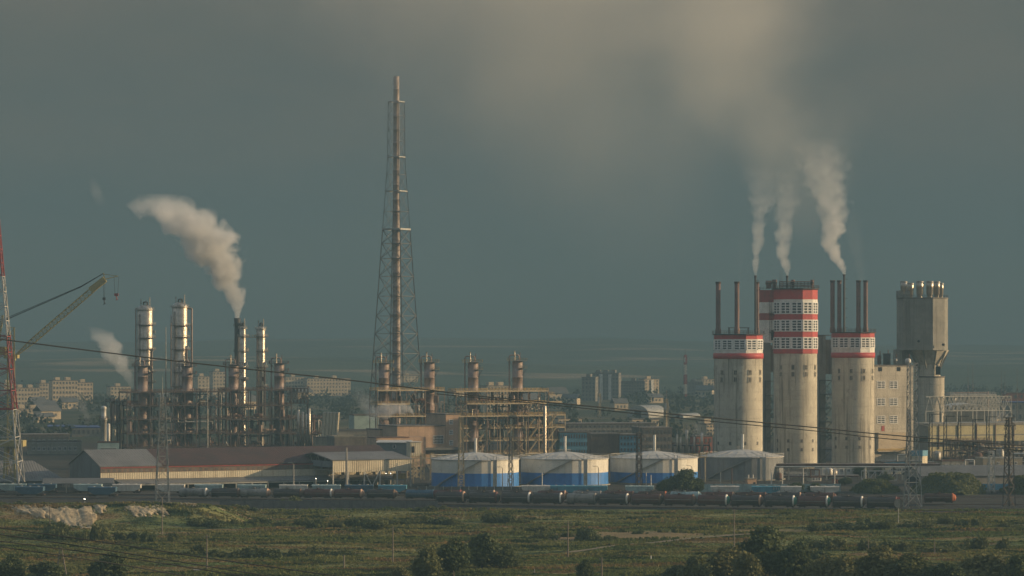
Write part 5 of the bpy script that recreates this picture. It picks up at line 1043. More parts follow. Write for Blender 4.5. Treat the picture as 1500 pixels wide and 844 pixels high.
# ---------------------------------------------------------------- red and white tower, yellow crane
def red_white_tower():
    Y = 1290; u = Y / P; T = thing('lattice_mast', 'broad red and white banded lattice mast cut off by the frame edge', 'lattice mast', base(-13, Y)); k = 1.0
    prof = [(0, 46 * u), (wz(560, Y), 31 * u), (wz(375, Y), 15 * u), (wz(300, Y), 9 * u)]
    def band(z):
        py = YH + (H - z) * P / Y; return 1 if (600 < py or 493 > py > 405) else 0
    lattice(T, prof, [wz(p, Y) for p in (708, 676, 640, 600, 572, 541, 516, 493, 470, 449, 427, 405, 385, 365, 345, 325, 305)], .5, .24, R(3), ['red_faded', 'galvanised_pale'], band)
    for py in (600, 541, 493): g = MB(); zz = wz(py, Y); r = interp(prof, zz); g.span(-r, r, -r, -r + .9, zz, zz + .5); g.span(-r, r, r - .9, r, zz, zz + .5); g.build('ring_platform', 'red_faded', T)
red_white_tower()
def crane():
    Y = 1370; u = Y / P; T = thing('tower_crane', 'yellow boom crane behind the red and white lattice mast', 'crane', base(16, Y)); z = lambda py: wz(py, Y); X = lambda px: (px - 16) * u
    zl = [0] + [z(p) for p in (668, 640, 615, 590, 565, 540, 515, 497, 480)]
    lattice(T, [(0, 5.5 * u), (z(480), 4.6 * u)], zl, .5, .28, R(8), 'crane_yellow')
    MB().span(-9 * u, 11 * u, -3, 3, z(525), z(520)).build('slewing_deck', 'crane_yellow', T); MB().span(X(1), X(9), -2.4, 2.4, z(520) + .01, z(508)).build('machine_house', 'crane_yellow', T); MB().span(X(20), X(24), -4, -1.2, z(528), z(520.3)).build('cab', 'crane_yellow', T)
    MB().span(-16 * u, 20 * u, -5, 5, z(654), z(645)).build('portal', 'crane_yellow', T)
    for s in (-1, 1):
        for y in (-4, 4): MB().beam((s * 9 * u, y, 0), (s * 6 * u, y, z(654)), .9).build('portal_leg', 'crane_yellow', T)
    p0, p1, p2 = Vector((X(22), 0, z(522))), Vector((X(132), 0, z(425))), Vector((X(153.5), 0, z(409))); g = MB(); d = (p2 - p0).normalized(); nrm = Vector((-d.z, 0, d.x))
    def hw(t): return (.2 + .85 * min(1, t * 5)) if t < .8 else 1.05 - (t - .8) * 1.2
    n = 26; ch = []
    for i in range(n + 1): t = i / n; c = p0.lerp(p2, t); h = hw(t); ch.append([c + nrm * h * a + Vector((0, b * h, 0)) for a, b in ((-1, -1), (1, -1), (1, 1), (-1, 1))])
    for a, b in zip(ch, ch[1:]):
        for q in range(4): g.beam(a[q], b[q], .32); g.beam(a[q], b[(q + 1) % 4], .17); g.beam(b[q], b[(q + 1) % 4], .18)
    g.build('boom', 'crane_yellow', T)
    MB().beam(p1 - nrm * .2, p2 - nrm * .1, 2.4, 2.6).build('boom_head_plate', 'crane_yellow', T)
    j = Vector((X(173), 0, z(404.5))); g = MB(); a, b = p2 + Vector((0, -.6, 0)), p2 + Vector((0, .6, 0)); g.beam(a, j, .3); g.beam(b, j, .3); g.beam(p2 + Vector((-.3, 0, 2)), j, .22); g.beam(p2, p2 + Vector((-.6, 0, 2.6)), .35); g.build('jib', 'crane_yellow', T)
    MB().path([(X(-6), 0, z(474)), (X(10), 0, z(468)), p1 + Vector((-4, 0, 1.2)), p2 + Vector((-.6, 0, 2.4))], .2, 6).build('boom_rope', 'cable_black', T); MB().path([(X(-6), 1, z(471)), (X(10), 1, z(465.5)), p1 + Vector((-4, 1, 1.6)), p2 + Vector((-.6, .4, 2.4))], .14, 6).build('boom_rope', 'cable_black', T)
    MB().beam((X(-4), 0, z(520)), (X(4), 0, z(462)), .8).build('gantry_strut', 'crane_yellow', T)
    for px, y0, y1, s, mt in ((152.5, 410, 436, .7, 'black_steel'), (170.5, 406, 430, 1.0, 'red_faded')):
        for o in (-.35, .35) if s < 1 else (-1, 1): MB().tube((X(px) + o, 0, z(y0)), (X(px) + o * .6, 0, z(y1)), .07, 5).build('hoist_rope', 'cable_black', T)
        g = MB(); g.box((X(px), 0, z(y1) - .5), (1.7 * s, .7, 1.1)); g.path([(X(px), 0, z(y1) - 1), (X(px), 0, z(y1) - 2), (X(px) + .5, 0, z(y1) - 2.5), (X(px) - .4, 0, z(y1) - 2.8)], .2, 6); g.build('hook_block', mt, T)
crane()
# ---------------------------------------------------------------- pylons, masts and poles
def pylon(px, Y, hb, ytop, ht, label, mt='galvanised', arms=(), n=13, lw=.3, bw=.16, rot=R(20), spike=None, q=.9, ywaist=None, hwaist=None, cross='z', arm_mt=None):
    u = Y / P; T = thing('lattice_pylon', label, 'lattice pylon', base(px, Y, ground_h(wx(px, Y), Y))); zt = wz(ytop, Y) - T.location.z
    prof = [(0, hb * u)] + ([(wz(ywaist, Y), hwaist * u)] if ywaist else []) + [(zt, ht * u)]
    lattice(T, prof, zs_geo(0, zt, n, q), lw, bw, rot, mt, cross=cross)
    for py, a, b in arms:
        zz = wz(py, Y) - T.location.z; r = interp(prof, zz); g = MB()
        for s, l in ((-1, a), (1, b)):
            if l: g.beam((s * r, -r * .6, zz), (s * l * u, 0, zz + .1), .26); g.beam((s * r, r * .6, zz), (s * l * u, 0, zz + .1), .26); g.beam((s * r, 0, zz + 1.6), (s * l * u, 0, zz + .1), .18)
        g.beam((-r, 0, zz), (r, 0, zz), .24); arm = g.build('cross_arm', arm_mt or mt, T)
        for s, l in ((-1, a), (1, b)):
            if l: g = MB(); flange_stack(g, .10, 0, 1.5, .3, 8, 2.0); g.build('insulator', 'insulator', arm, (s * l * u * .97, 0, zz - 1.5))
    if spike: MB().tube((0, 0, zt), (0, 0, wz(spike, Y) - T.location.z), .16, 6, .06).build('spike', mt, T)
    for k in range(4): a = rot + math.pi / 4 + k * math.pi / 2; r = hb * u * math.sqrt(2); MB().box((r * math.cos(a), r * math.sin(a), .2), (1, 1, .6)).build('footing', 'concrete_grey', T)
    return T
pylon(238, 1214, 10, 582, 3.6, 'pale lattice pylon with three cross arms in front of the long red roofed shed', arms=((583, 16, 22), (613, 19, 12), (645, 13, 12)), spike=552, rot=R(12))
pylon(1337, 1203, 10.5, 532, 6.2, 'tall pale lattice pylon standing in front of the tan windowed block', n=20, q=.93, ywaist=640, hwaist=6.8, rot=R(14), lw=.3, bw=.16)
pylon(1478, 1204, 6.5, 612, 2.8, 'dark brown lattice pylon with stubby arms close to the frame edge', 'mast_brown', arms=((612, 9, 9), (624, 7, 10), (640, 7, 7), (655, 8, 6)), n=16, rot=R(30), lw=.34, bw=.19, spike=598)
pylon(1452, 1330, 4.0, 661, 3.4, 'short pale lattice mast between the green mounds', 'galvanised_pale', n=9, rot=R(10), lw=.3, bw=.2, q=1.0)
pylon(675.5, 1352, 4.4, 611, 2.6, 'pale lattice mast with a small cross bar in front of the first blue tank', 'frame_cream', arms=((601, 10, 10),), n=17, lw=.3, bw=.17, rot=R(10), q=.97)
pylon(748, 1362, 3.4, 640, 1.4, 'slender dark lattice mast before the sunlit side of the first blue tank', 'lattice_grey', n=15, lw=.24, bw=.14, rot=R(25), q=.97, spike=625)
pylon(936, 1340, 3.7, 634, 2.8, 'dark brown lattice mast standing before the third blue tank', 'mast_brown', n=14, lw=.34, bw=.18, rot=R(20), q=1.0, arms=((641, 7, 9),), spike=615)
pylon(1331.5, 1480, 2.6, 600, 1.6, 'thin dark lattice mast seen through the tall pale pylon', 'mast_brown', n=14, lw=.24, bw=.13, rot=R(20), q=1.0)
def pole(px, yb, yt, label, mt='pole_wood', r=.17, arm=0, lamp=False, name='utility_pole', cat='pole', Y=None):
    Y = Y or gy(yb); T = thing(name, label, cat, (wx(px, Y), Y, ground_h(wx(px, Y), Y))); h = wz(yt, Y) - T.location.z; MB().tube((0, 0, -.3), (0, 0, h), r * 1.25, 10, r * .8).build('shaft', mt, T)
    if arm:
        A = MB().box((0, -r - .06, h - .7), (arm, .12, .14)).build('cross_arm', mt, T)
        for s in (-.45, .45): g = MB(); flange_stack(g, .05, 0, .35, .1, 8, 1.8); g.build('insulator', 'insulator', A, (s * arm, -r - .06, h - .62))
    if lamp: MB().path([(0, 0, h), (-.5, 0, h + .5), (-1.5, 0, h + .6)], .08, 6).build('arm', mt, T); MB().box((-1.8, 0, h + .55), (.9, .35, .2)).build('lamp_head', 'galvanised', T)
    return T
pole(303, 836, 783, 'bare wooden pole in the meadow, nearest the small white box', arm=1.5); pole(575.5, 823, 772, 'bare wooden pole in the meadow below the canopy shed', arm=1.3); pole(832, 818, 763, 'wooden pole with a crossbar below the second blue tank', arm=2.0)
pole(504, 833, 813, 'short stub of a pole in the meadow between two tall wooden poles', r=.2); pole(881.5, 852, 816, 'wooden pole cut by the lower frame edge below the third blue tank', arm=1.2); pole(1075.5, 806, 746, 'tall wooden pole rising behind the biggest dark tree', arm=1.2)
pole(1272, 826, 790, 'slight grey stake in the scrub below the last red crowned tower', r=.13); pole(1369, 813, 792, 'leaning grey stub in the scrub below the broad mound', r=.14); pole(783, 845, 834, 'tiny pale peg near the bottom edge below the second blue tank', 'pole_concrete', .12); pole(953.5, 821, 814, 'tiny white marker peg in the meadow right of the wooden pole below the tanks', 'sign_white', .16)
pole(73, 778, 740, 'thin grey pole in front of the first white rubble heaps', r=.13, arm=.8); pole(237.5, 783, 728, 'thin dark pole in front of the lattice pylon by the long shed', r=.16)
pole(507.5, 722, 656, 'thick concrete pole in front of the cream fascia', 'pole_concrete', .42, Y=1340); pole(430, 722, 680, 'slim concrete lamp pole before the loading shed\'s dark open end', 'pole_concrete', .26, Y=1330, lamp=True)
for px, yt, lb in ((736, 686, 'dark street lamp before the first blue tank'), (876.5, 685, 'dark street lamp before the second blue tank'), (1013.5, 684, 'dark street lamp behind the round tree at the third blue tank')):
    pole(px, 718, yt, lb, 'lattice_grey', .17, lamp=True, name='street_lamp', cat='street lamp', Y=1350)
for px, yt, lb in ((794, 692, 'pale post before the second tank\'s shaded side'), (946.5, 692, 'pale post before the third tank, nearest the dark lattice mast'), (953.5, 696, 'shorter pale post before the third tank beside the dark lattice mast'), (1055.5, 692, 'pale post before the grey tank\'s shaded side'), (1072, 686, 'rusty post before the middle of the grey tank'), (1130, 687, 'white post by the grey tank\'s sunlit edge'), (1146, 689, 'white post just past the grey tank'), (1176.5, 686, 'white post below the tallest crowned tower'), (1222.5, 685, 'white post with a strut below the third crowned tower'), (1268, 684, 'white post near the trussed pipe bridge')):
    pole(px, 719, yt, lb, 'rust' if 'rusty' in lb else 'galvanised_pale', .22, name='yard_post', cat='post', Y=1346)
T = thing('a_frame_pole', 'wooden A shaped pole standing in the bushes at the lower left', 'pole', base(89, gy(842))); u = gy(842) / P; h = 42 * u; gz = ground_h(*T.location[:2]); T.location.z = gz
MB().tube((-6.5 * u, 0, -.3), (-.2, 0, h), .2, 8, .14).build('leg', 'pole_wood', T); MB().tube((8.5 * u, 0, -.3), (.2, 0, h), .2, 8, .14).build('leg', 'pole_wood', T); MB().beam((-4.2 * u, -.2, h * .72), (4 * u, -.2, h * .72), .16).build('cross_arm', 'pole_wood', T)
T = thing('road_sign', 'pale round faced sign on a pole before the tall pale pylon', 'sign', base(1316, 1090)); T.location.z = ground_h(wx(1316, 1090), 1090); u = 1090 / P; gz = T.location.z
MB().tube((0, 0, -.3), (0, 0, wz(728, 1090) - gz), .15, 10).build('pole', 'galvanised', T); g = MB(); zc = wz(737.5, 1090) - gz; g.tube((0, -.24, zc), (0, -.18, zc), 1.5, 24); D = g.build('sign_plate', 'wagon_grey', T); MB().tube((0, -.17, zc), (0, -.15, zc), 1.62, 24).build('rim', 'rust', D); g = MB(); g.tube((0, -.2, wz(730.5, 1090) - gz), (0, -.16, wz(730.5, 1090) - gz), .55, 14); g.build('small_plate', 'red_faded', T)
T = thing('switch_cabinet', 'small white equipment box lying in the grass near the bottom edge', 'box', base(291, gy(838))); T.location.z = ground_h(*T.location[:2]); g = MB(); g.box((0, 0, .45), (2.6, 1.0, .8)); g.build('body', 'sign_white', T); g = MB(); g.box((0, 0, .9), (2.8, 1.2, .1)); g.build('lid', 'galvanised_pale', T)
for s in (-1, 1): MB().box((s * 1.0, -.503, .45), (.5, .006, .5)).build('panel', 'dark_void', T)
# ---------------------------------------------------------------- fences along the line
def fence(px0, px1, Y, h, label, mt, name='concrete_fence', pitch=4.0, z0=0.0, lighter=None):
    T = thing(name, label, 'fence', base(px0, Y, z0)); L = (px1 - px0) * Y / P; n = int(L / pitch); pan = MB(); pan.span(.12, pitch - .12, -.06, .06, 0, h)
    for k in range(int(pitch / .8)): pan.span(.3 + k * .8, .7 + k * .8, -.1, -.063, .3, h - .25)
    pan = pan.build('panel', mt, T, (0, 0, 0)); po = MB().box((0, 0, h / 2 + .1), (.22, .26, h + .2)).build('post', lighter or mt, T, (0, 0, 0))
    part_copies(pan, [(i * pitch, 0, 0) for i in range(1, n)], T); part_copies(po, [(i * pitch, 0, 0) for i in range(1, n + 1)], T)
fence(322, 655, 1203, 2.7, 'long dim concrete fence below the loading shed, beside the meadow', 'fence_concrete'); fence(128, 200, 1197.8, 2.5, 'short dim concrete fence behind the rubble bank', 'fence_concrete')
fence(612, 800, 1349, 1.6, 'low pale fence along the foot of the first two blue tanks', 'fence_concrete', 'concrete_fence', 3.5, 0, 'galvanised_pale')
fence(1026, 1240, 1335, 3.2, 'pale slatted fence below the grey tank and crowned towers', 'wagon_mint', 'panel_fence', 3.0)
fence(1405, 1520, 1352, 2.6, 'pale blue fence seen between the two green mounds', 'blue_sheet', 'panel_fence', 3.0)
T = thing('gate_house', 'tiny tan gate house before the grey tank', 'hut', base(1095, 1352), R(18)); MB().span(0, 4.0, 0, 3, 0, 4.6).build('wall', 'wall_peach', T); MB().span(-.3, 4.3, -.3, 3.3, 4.603, 4.9).build('roof', 'concrete_grey', T); MB().span(.8, 2.0, -.05, -.004, 0, 2.4).build('door', 'rust', T); MB().span(2.6, 3.6, -.05, -.004, 1.6, 3.2).build('window', 'glass', T)
for x in (1.0, 3.0): MB().tube((x, 1.5, 4.9), (x, 1.5, 6.3), .3, 8).build('vent_pipe', 'galvanised_pale', T)
# ================================================================ railway wagons
def bogie(T, x):
    g = MB(); g.box((x, 0, .98), (2.6, 1.9, .35)); 
    for y in (-.95, .95): g.box((x, y, .9), (2.7, .14, .35))
    b_ = g.build('bogie', 'rust_dark', T)
    for dx in (-.92, .92):
        for y in (-.76, .76): MB().tube((x + dx, y - .07, .99), (x + dx, y + .07, .99), .47, 16).build('wheel', 'black_steel', b_)
def tank_wagon(name='tank_wagon'):
    T = thing(name, '', 'tank wagon'); L, r, zc = 10.0, 1.85, 2.9
    g = MB(); prof = [(.01, -L / 2 - .62), (r * .5, -L / 2 - .52), (r * .85, -L / 2 - .26), (r, -L / 2)] + [(r, L / 2)]
    n = 32
    def rot(g0):
        g0.v = [(z, x, y + zc) for x, y, z in g0.v]; return g0
    g.lathe(prof, (0, 0), n); rot(g).build('barrel', 'wagon_black', T)
    g = MB(); g.lathe([(r * 1.0, L / 2 - .1), (r * 1.10, L / 2 - .08), (r * 1.10, L / 2 + .32), (r * .84, L / 2 + .5), (r * .82, L / 2 + .5)], (0, 0), n); rot(g).build('end_ring', 'ring_white', T)
    g = MB(); g.lathe([(r * .825, L / 2 + .495), (r * .76, L / 2 + .95), (r * .5, L / 2 + 1.35), (.01, L / 2 + 1.5)], (0, 0), n); rot(g).build('end_cap', 'end_brown', T)
    g = MB(); g.lathe([(.45, zc + r - .1), (.45, zc + r + .38), (.3, zc + r + .5), (.01, zc + r + .52)], (0, 0), 16); g.build('manhole', 'wagon_black', T)
    d = MB().span(-2.2, 2.2, -.55, .55, zc + r + .07, zc + r + .13).build('catwalk', 'rust_dark', T); g = MB()
    for y in (-.55, .55): rail_line(g, (-2.2, y, zc + r + .13), (2.2, y, zc + r + .13), 3, .8, .05)
    g.build('railing', 'rust_dark', d); g = MB()
    for s in (-.2, .2): g.beam((s, -r - .1, 1.0), (s, -r * .35, zc + r), .06)
    g.build('ladder', 'rust_dark', T)
    g = MB(); g.box((0, 0, 1.38), (11.6, .6, .3)); g.box((5.6, 0, 1.3), (.3, 2.8, .4)); g.box((-5.6, 0, 1.3), (.3, 2.8, .4)); g.build('underframe', 'rust_dark', T)
    g = MB(); g.span(-L / 2 + .3, L / 2 - .3, -r - .035, -r - .005, zc - .09, zc + .09); g.build('side_stripe', 'wagon_grey', T)
    for x in (-3.9, 3.9): bogie(T, x)
    return T
def hopper_wagon():
    T = thing('hopper_wagon', '', 'hopper wagon'); L = 11.2; g = MB(); zt, zb = 4.55, 1.5
    def ends(h, zz): return [(-h, -1.5, zz), (h, -1.5, zz), (h, 1.5, zz), (-h, 1.5, zz)]
    vs = ends(2.9, zb) + ends(L / 2, 3.0) + ends(L / 2, zt); fs = [(3, 2, 1, 0)] + [(k * 4 + i, k * 4 + (i + 1) % 4, k * 4 + 4 + (i + 1) % 4, k * 4 + 4 + i) for k in range(2) for i in range(4)] + [(8, 9, 10, 11)]
    g.add(vs, fs); g.build('body', 'wagon_mint', T); g = MB()
    for i in range(12):
        x = -L / 2 + .4 + i * (L - .8) / 11
        for y in (-1.55, 1.55): g.span(x - .09, x + .09, min(y, y * .96), max(y, y * .96), 2.0 if abs(x) < 3.2 else 3.1, zt - .1)
    g.build('ribs', 'wagon_mint', T); g = MB(); g.xprism([(-1.6, zt + .003), (1.6, zt + .003), (1.0, zt + .45), (-1.0, zt + .45)], -L / 2 - .1, L / 2 + .1); g.build('roof', 'wagon_white', T)
    for x in (-3.4, 0, 3.4): MB().tube((x, 0, zt + .4), (x, 0, zt + .65), .45, 12).build('hatch', 'wagon_white', T)
    g = MB(); g.box((0, 0, 1.35), (11.9, .6, .3)); g.box((5.8, 0, 1.3), (.3, 2.7, .4)); g.box((-5.8, 0, 1.3), (.3, 2.7, .4)); g.build('underframe', 'rust_dark', T)
    for x in (-5.55, 5.55): MB().box((x, -1.1, 2.2), (.12, .12, 1.5)).build('end_post', 'rust_dark', T)
    for x in (-3.9, 3.9): bogie(T, x)
    return T
VAR = {}
def variant(proto, body, ring=None, cap=None, parts=()):
    key = (proto.name, body, ring, cap)
    if key in VAR: return VAR[key]
    d = {}
    for c in proto.children:
        mt = {'end_ring': ring, 'end_cap': cap}.get(c.name.split('.')[0]) or (body if c.name.split('.')[0] in parts else None)
        if mt: me = c.data.copy(); me.materials.clear(); me.materials.append(M[mt]); d[c.name] = me
    VAR[key] = d; return d
def place(proto, loc, rz, label, group, var, sc=None):
    r = dup(proto, loc, rz, label, group, sc)
    if var:
        ch = list(r.children); src = [c for c, _ in KIDS[proto.name]]
        for c, s in zip(ch, src):
            if s.name in var: c.data = var[s.name]
    return r
TW, HW = tank_wagon(), hopper_wagon()
bn = {'wagon_black': 'black', 'wagon_maroon': 'maroon', 'wagon_grey': 'light grey', 'wagon_blue': 'blue', 'wagon_mint': 'mint', 'orange_paint': 'orange'}
cn_ = {'end_green': 'green', 'end_brown': 'brown', 'end_peach': 'peach', 'wagon_black': 'black', 'wagon_grey': 'grey', 'wagon_mint': 'mint', 'wagon_maroon': 'maroon', 'ring_white': 'white', 'rust': 'rusty', 'orange_paint': 'orange'}
used = {}
def uniq(lb):
    used[lb] = used.get(lb, 0) + 1
    return lb
SPOT = [(690, 'nearest the end of the concrete fence'), (735, 'before the first blue tank\'s sunlit end'), (783, 'between the first and second blue tanks'), (830, 'below the middle of the second blue tank'), (878, 'below the second blue tank\'s sunlit edge'), (926, 'by the foot of the dark lattice mast'), (974, 'just left of the round tree\'s middle'), (1022, 'at the round tree\'s sunlit edge'), (1070, 'below the middle of the grey tank'), (1119, 'below the tiny gate house'), (1168, 'below the tallest crowned tower'), (1218, 'below the gap beside the third crowned tower'), (1268, 'below the third crowned tower'), (1316, 'closest to the tall pale pylon')]
FR = [(684, 'wagon_black', 'end_peach', 'wagon_black'), (732, 'wagon_black', 'wagon_maroon', 'wagon_black'), (780, 'wagon_black', 'ring_white', 'wagon_black'), (826, 'wagon_black', 'ring_white', 'end_brown'), (876, 'wagon_grey', 'wagon_grey', 'wagon_black'), (923, 'wagon_black', 'ring_white', 'end_brown'), (971, 'wagon_maroon', 'end_brown', 'wagon_black'), (1019, 'wagon_maroon', 'rust', 'end_brown'), (1068, 'wagon_maroon', 'ring_white', 'end_green'), (1117, 'wagon_black', 'end_peach', 'end_brown'), (1166, 'wagon_black', 'ring_white', 'end_green'), (1215, 'wagon_maroon', 'ring_white', 'end_green'), (1266, 'wagon_black', 'ring_white', 'end_brown'), (1316, 'wagon_black', 'wagon_maroon', 'wagon_black')]
for (px, b_, rg, cp), (_, sp) in zip(FR, SPOT):
    X_, Y = on_track(0, px - 24); place(TW, (X_, Y, .54), TRACKS[0][2], uniq('%s tank wagon, %s ringed %s end, %s' % (bn[b_], cn_[rg], cn_[cp], sp)), 'tank wagons on the nearest track', variant(TW, b_, rg, cp, ('barrel', 'manhole')))
SP2 = ['right behind the foot of the lattice pylon', 'next along from the lattice pylon', 'below the long shed\'s lean-to', 'below the long shed\'s far end', 'before the loading shed\'s open end', 'below the cream fascia\'s near end', 'below the cream fascia\'s braced bays', 'below the conveyor tower', 'behind the fence\'s far end', 'below the first blue tank', 'below the gap after the first blue tank', 'below the second blue tank', 'below the second tank\'s bright side', 'between the second and third tanks', 'behind the round tree', 'below the grey tank\'s shaded side', 'below the grey tank\'s sunlit side', 'below the first gap between crowned towers', 'below the tallest crowned tower', 'below the next gap between crowned towers', 'alone before the broad green mound']
BK = [(306, 'wagon_grey', 'ring_white', 'wagon_grey'), (353, 'wagon_black', 'end_brown', 'end_brown'), (396, 'wagon_grey', 'end_peach', 'end_peach'), (444, 'wagon_black', 'rust', 'end_brown'), (489, 'wagon_maroon', 'ring_white', 'end_peach'), (533, 'wagon_maroon', 'end_peach', 'end_peach'), (581, 'wagon_black', 'end_brown', 'end_brown'), (638, 'wagon_blue', 'wagon_blue', 'wagon_blue'), (678, 'wagon_maroon', 'red_faded', 'end_brown'), (727, 'wagon_black', 'end_peach', 'end_brown'), (779, 'wagon_black', 'rust', 'end_brown'), (831, 'wagon_maroon', 'end_peach', 'rust'), (883, 'wagon_grey', 'wagon_grey', 'wagon_black'), (930, 'wagon_maroon', 'rust', 'wagon_black'), (978, 'rust', 'orange_paint', 'wagon_black'), (1026, 'wagon_mint', 'wagon_mint', 'wagon_mint'), (1076, 'wagon_maroon', 'end_brown', 'end_brown'), (1124, 'rust', 'rust', 'wagon_black'), (1175, 'wagon_black', 'end_peach', 'wagon_black'), (1223, 'wagon_maroon', 'rust', 'wagon_maroon'), (1398, 'rust', 'orange_paint', 'orange_paint')]
bn['rust'] = 'rusty'; cn_['wagon_blue'] = 'blue'; cn_['red_faded'] = 'red'
for (px, b_, rg, cp), sp in zip(BK, SP2):
    X_, Y = on_track(1, px - 23); place(TW, (X_, Y, .54), TRACKS[1][2], uniq('%s second row tank wagon, %s end, %s' % (bn[b_], cn_[rg], sp)), 'tank wagons in the second row', variant(TW, b_, rg, cp, ('barrel', 'manhole')), (1, .84, .84))
HP = [(18, 'wagon_mint', 'below the hip roofed shed'), (62, 'wagon_blue', 'before the low dark canopy\'s near end'), (129, 'wagon_mint', 'before the low dark canopy'), (186, 'wagon_white', 'below the long shed\'s cream wall corner'), (250, 'wagon_white', 'behind the lattice pylon'), (306, 'wagon_mint', 'under the long shed\'s lean-to, first of two'), (369, 'wagon_mint', 'under the long shed\'s lean-to, second of two'), (430, 'wagon_white', 'by the slim concrete lamp pole'), (478, 'wagon_mint', 'at the loading shed\'s open corner'), (526, 'wagon_blue', 'before the loading shed\'s braced bay'), (575, 'wagon_cyan', 'before the loading shed\'s yellow hoist'), (785, 'wagon_white', 'between the first and second blue tanks'), (827, 'wagon_cyan', 'below the middle of the second blue tank'), (869, 'wagon_cyan', 'below the second tank\'s bright side'), (937, 'wagon_mint', 'by the dark lattice mast'), (1062, 'wagon_white', 'below the grey tank\'s shaded side'), (1122, 'wagon_cyan', 'below the grey tank\'s sunlit side'), (1153, 'wagon_white', 'just past the grey tank'), (1208, 'wagon_white', 'below the second gap between crowned towers')]
hn = {'wagon_mint': 'pale mint', 'wagon_blue': 'blue', 'wagon_white': 'cream white', 'wagon_cyan': 'turquoise'}
for px, b_, sp in HP:
    X_, Y = on_track(2, px); place(HW, (X_, Y, .54), TRACKS[2][2], uniq('%s ribbed hopper wagon %s' % (hn[b_], sp)), 'ribbed hopper wagons behind the tank wagons', variant(HW, b_, None, None, ('body', 'ribs', 'roof') if b_ != 'wagon_white' else ('body', 'ribs')), (1, .8, .8))
for px, b_, sp in ((44, 'wagon_blue', 'with a lit pale end, left of the low dark canopy'), (150, 'wagon_blue', 'with a lit pale end, before the low dark canopy')):
    X_, Y = on_track(1, px); place(HW, (X_, Y, .54), TRACKS[1][2], 'dark blue hopper wagon ' + sp, 'dark blue hopper wagons', variant(HW, b_, None, None, ('body', 'ribs')), (1, .85, .85))
for proto in (TW, HW):
    for c in list(proto.children):
        for k in list(c.children): bpy.data.objects.remove(k)
        bpy.data.objects.remove(c)
    bpy.data.objects.remove(proto)
# signal light among the wagons
T = thing('signal_post', 'small lit orange signal lamp on a short post above the rubble bank', 'signal', base(124, 1196)); T.location.z = 0
MB().tube((0, 0, 0), (0, 0, 3.4), .12, 8).build('post', 'galvanised', T); h_ = MB().box((0, 0, 3.6), (.7, .4, 1.3)).build('head', 'black_steel', T); MB().tube((0, -.2, 3.7), (0, -.3, 3.7), .2, 12).build('lamp_lens', 'lamp_glow', h_)
# white rubble heaps tipped down the bank
HE = [(32, 768, 34, 753, 'rounded white rubble heap at the bank\'s far end, nearest the frame edge'), (56, 771, 32, 752, 'white rubble heap second along the bank from the frame edge'), (80, 772, 40, 750, 'broad white rubble heap behind the thin grey pole'), (104, 774, 38, 750, 'white rubble heap between the thin grey pole and the bushes'), (126, 776, 36, 750, 'long white rubble heap spilling down behind the left bushes'), (146, 768, 22, 753, 'small white rubble heap ending the first group'), (196, 770, 30, 746, 'white rubble heap starting the second group'), (214, 770, 32, 745, 'tall white rubble heap in the middle of the second group'), (232, 769, 30, 746, 'white rubble heap just before the thin dark pole'), (252, 760, 26, 746, 'low greyish rubble heap past the thin dark pole'), (275, 762, 34, 748, 'grey rubble heap on the bank below the long shed'), (312, 756, 40, 742, 'flat grey rubble heap at the bank\'s sunlit end')]
for i, (px, py, w, yt, lb) in enumerate(HE):
    Y0, Y1 = gy(py + 1), 1098.0; Yc = (Y0 + Y1) / 2; hw = w * Yc / P * .5; hl = max(10, (Y1 - Y0) / 2); x0 = wx(px, Yc); z0 = ground_h(x0, Yc); vs = []; n = 26
    for j in range(n + 1):
        for k in range(n + 1):
            a, b = -1 + 2 * k / n, -1 + 2 * j / n; d = math.sqrt(a * a * (1.25 - .3 * b) + b * b) + .55 * noise.noise(Vector((a * 1.9 + i * 3.1, b * 2.4, i))) + .3 * noise.noise(Vector((a * 4 + b * 2 + i, b * 2, 4.4))); f = max(0, 1 - d)
            x, y = x0 + a * hw - b * hw * .75, Yc + b * hl; zz = ground_h(x, y) + min(1, f * 2.2) ** .6 * (.55 + .2 * noise.noise(Vector((a * 3 + b * 1.2, b * 1.1, i + .5)))) + (.05 * noise.noise(Vector((x * 1.3, y * .4, 2))) if f > 0 else -.6)
            vs.append((x - x0, y - Yc, zz - z0))
    g = MB(); g.add(vs, [(j * (n + 1) + k, j * (n + 1) + k + 1, (j + 1) * (n + 1) + k + 1, (j + 1) * (n + 1) + k) for j in range(n) for k in range(n)], True); tag(g.build('spoil_heap', 'chalk', None, (x0, Yc, z0)), lb, 'spoil heap')
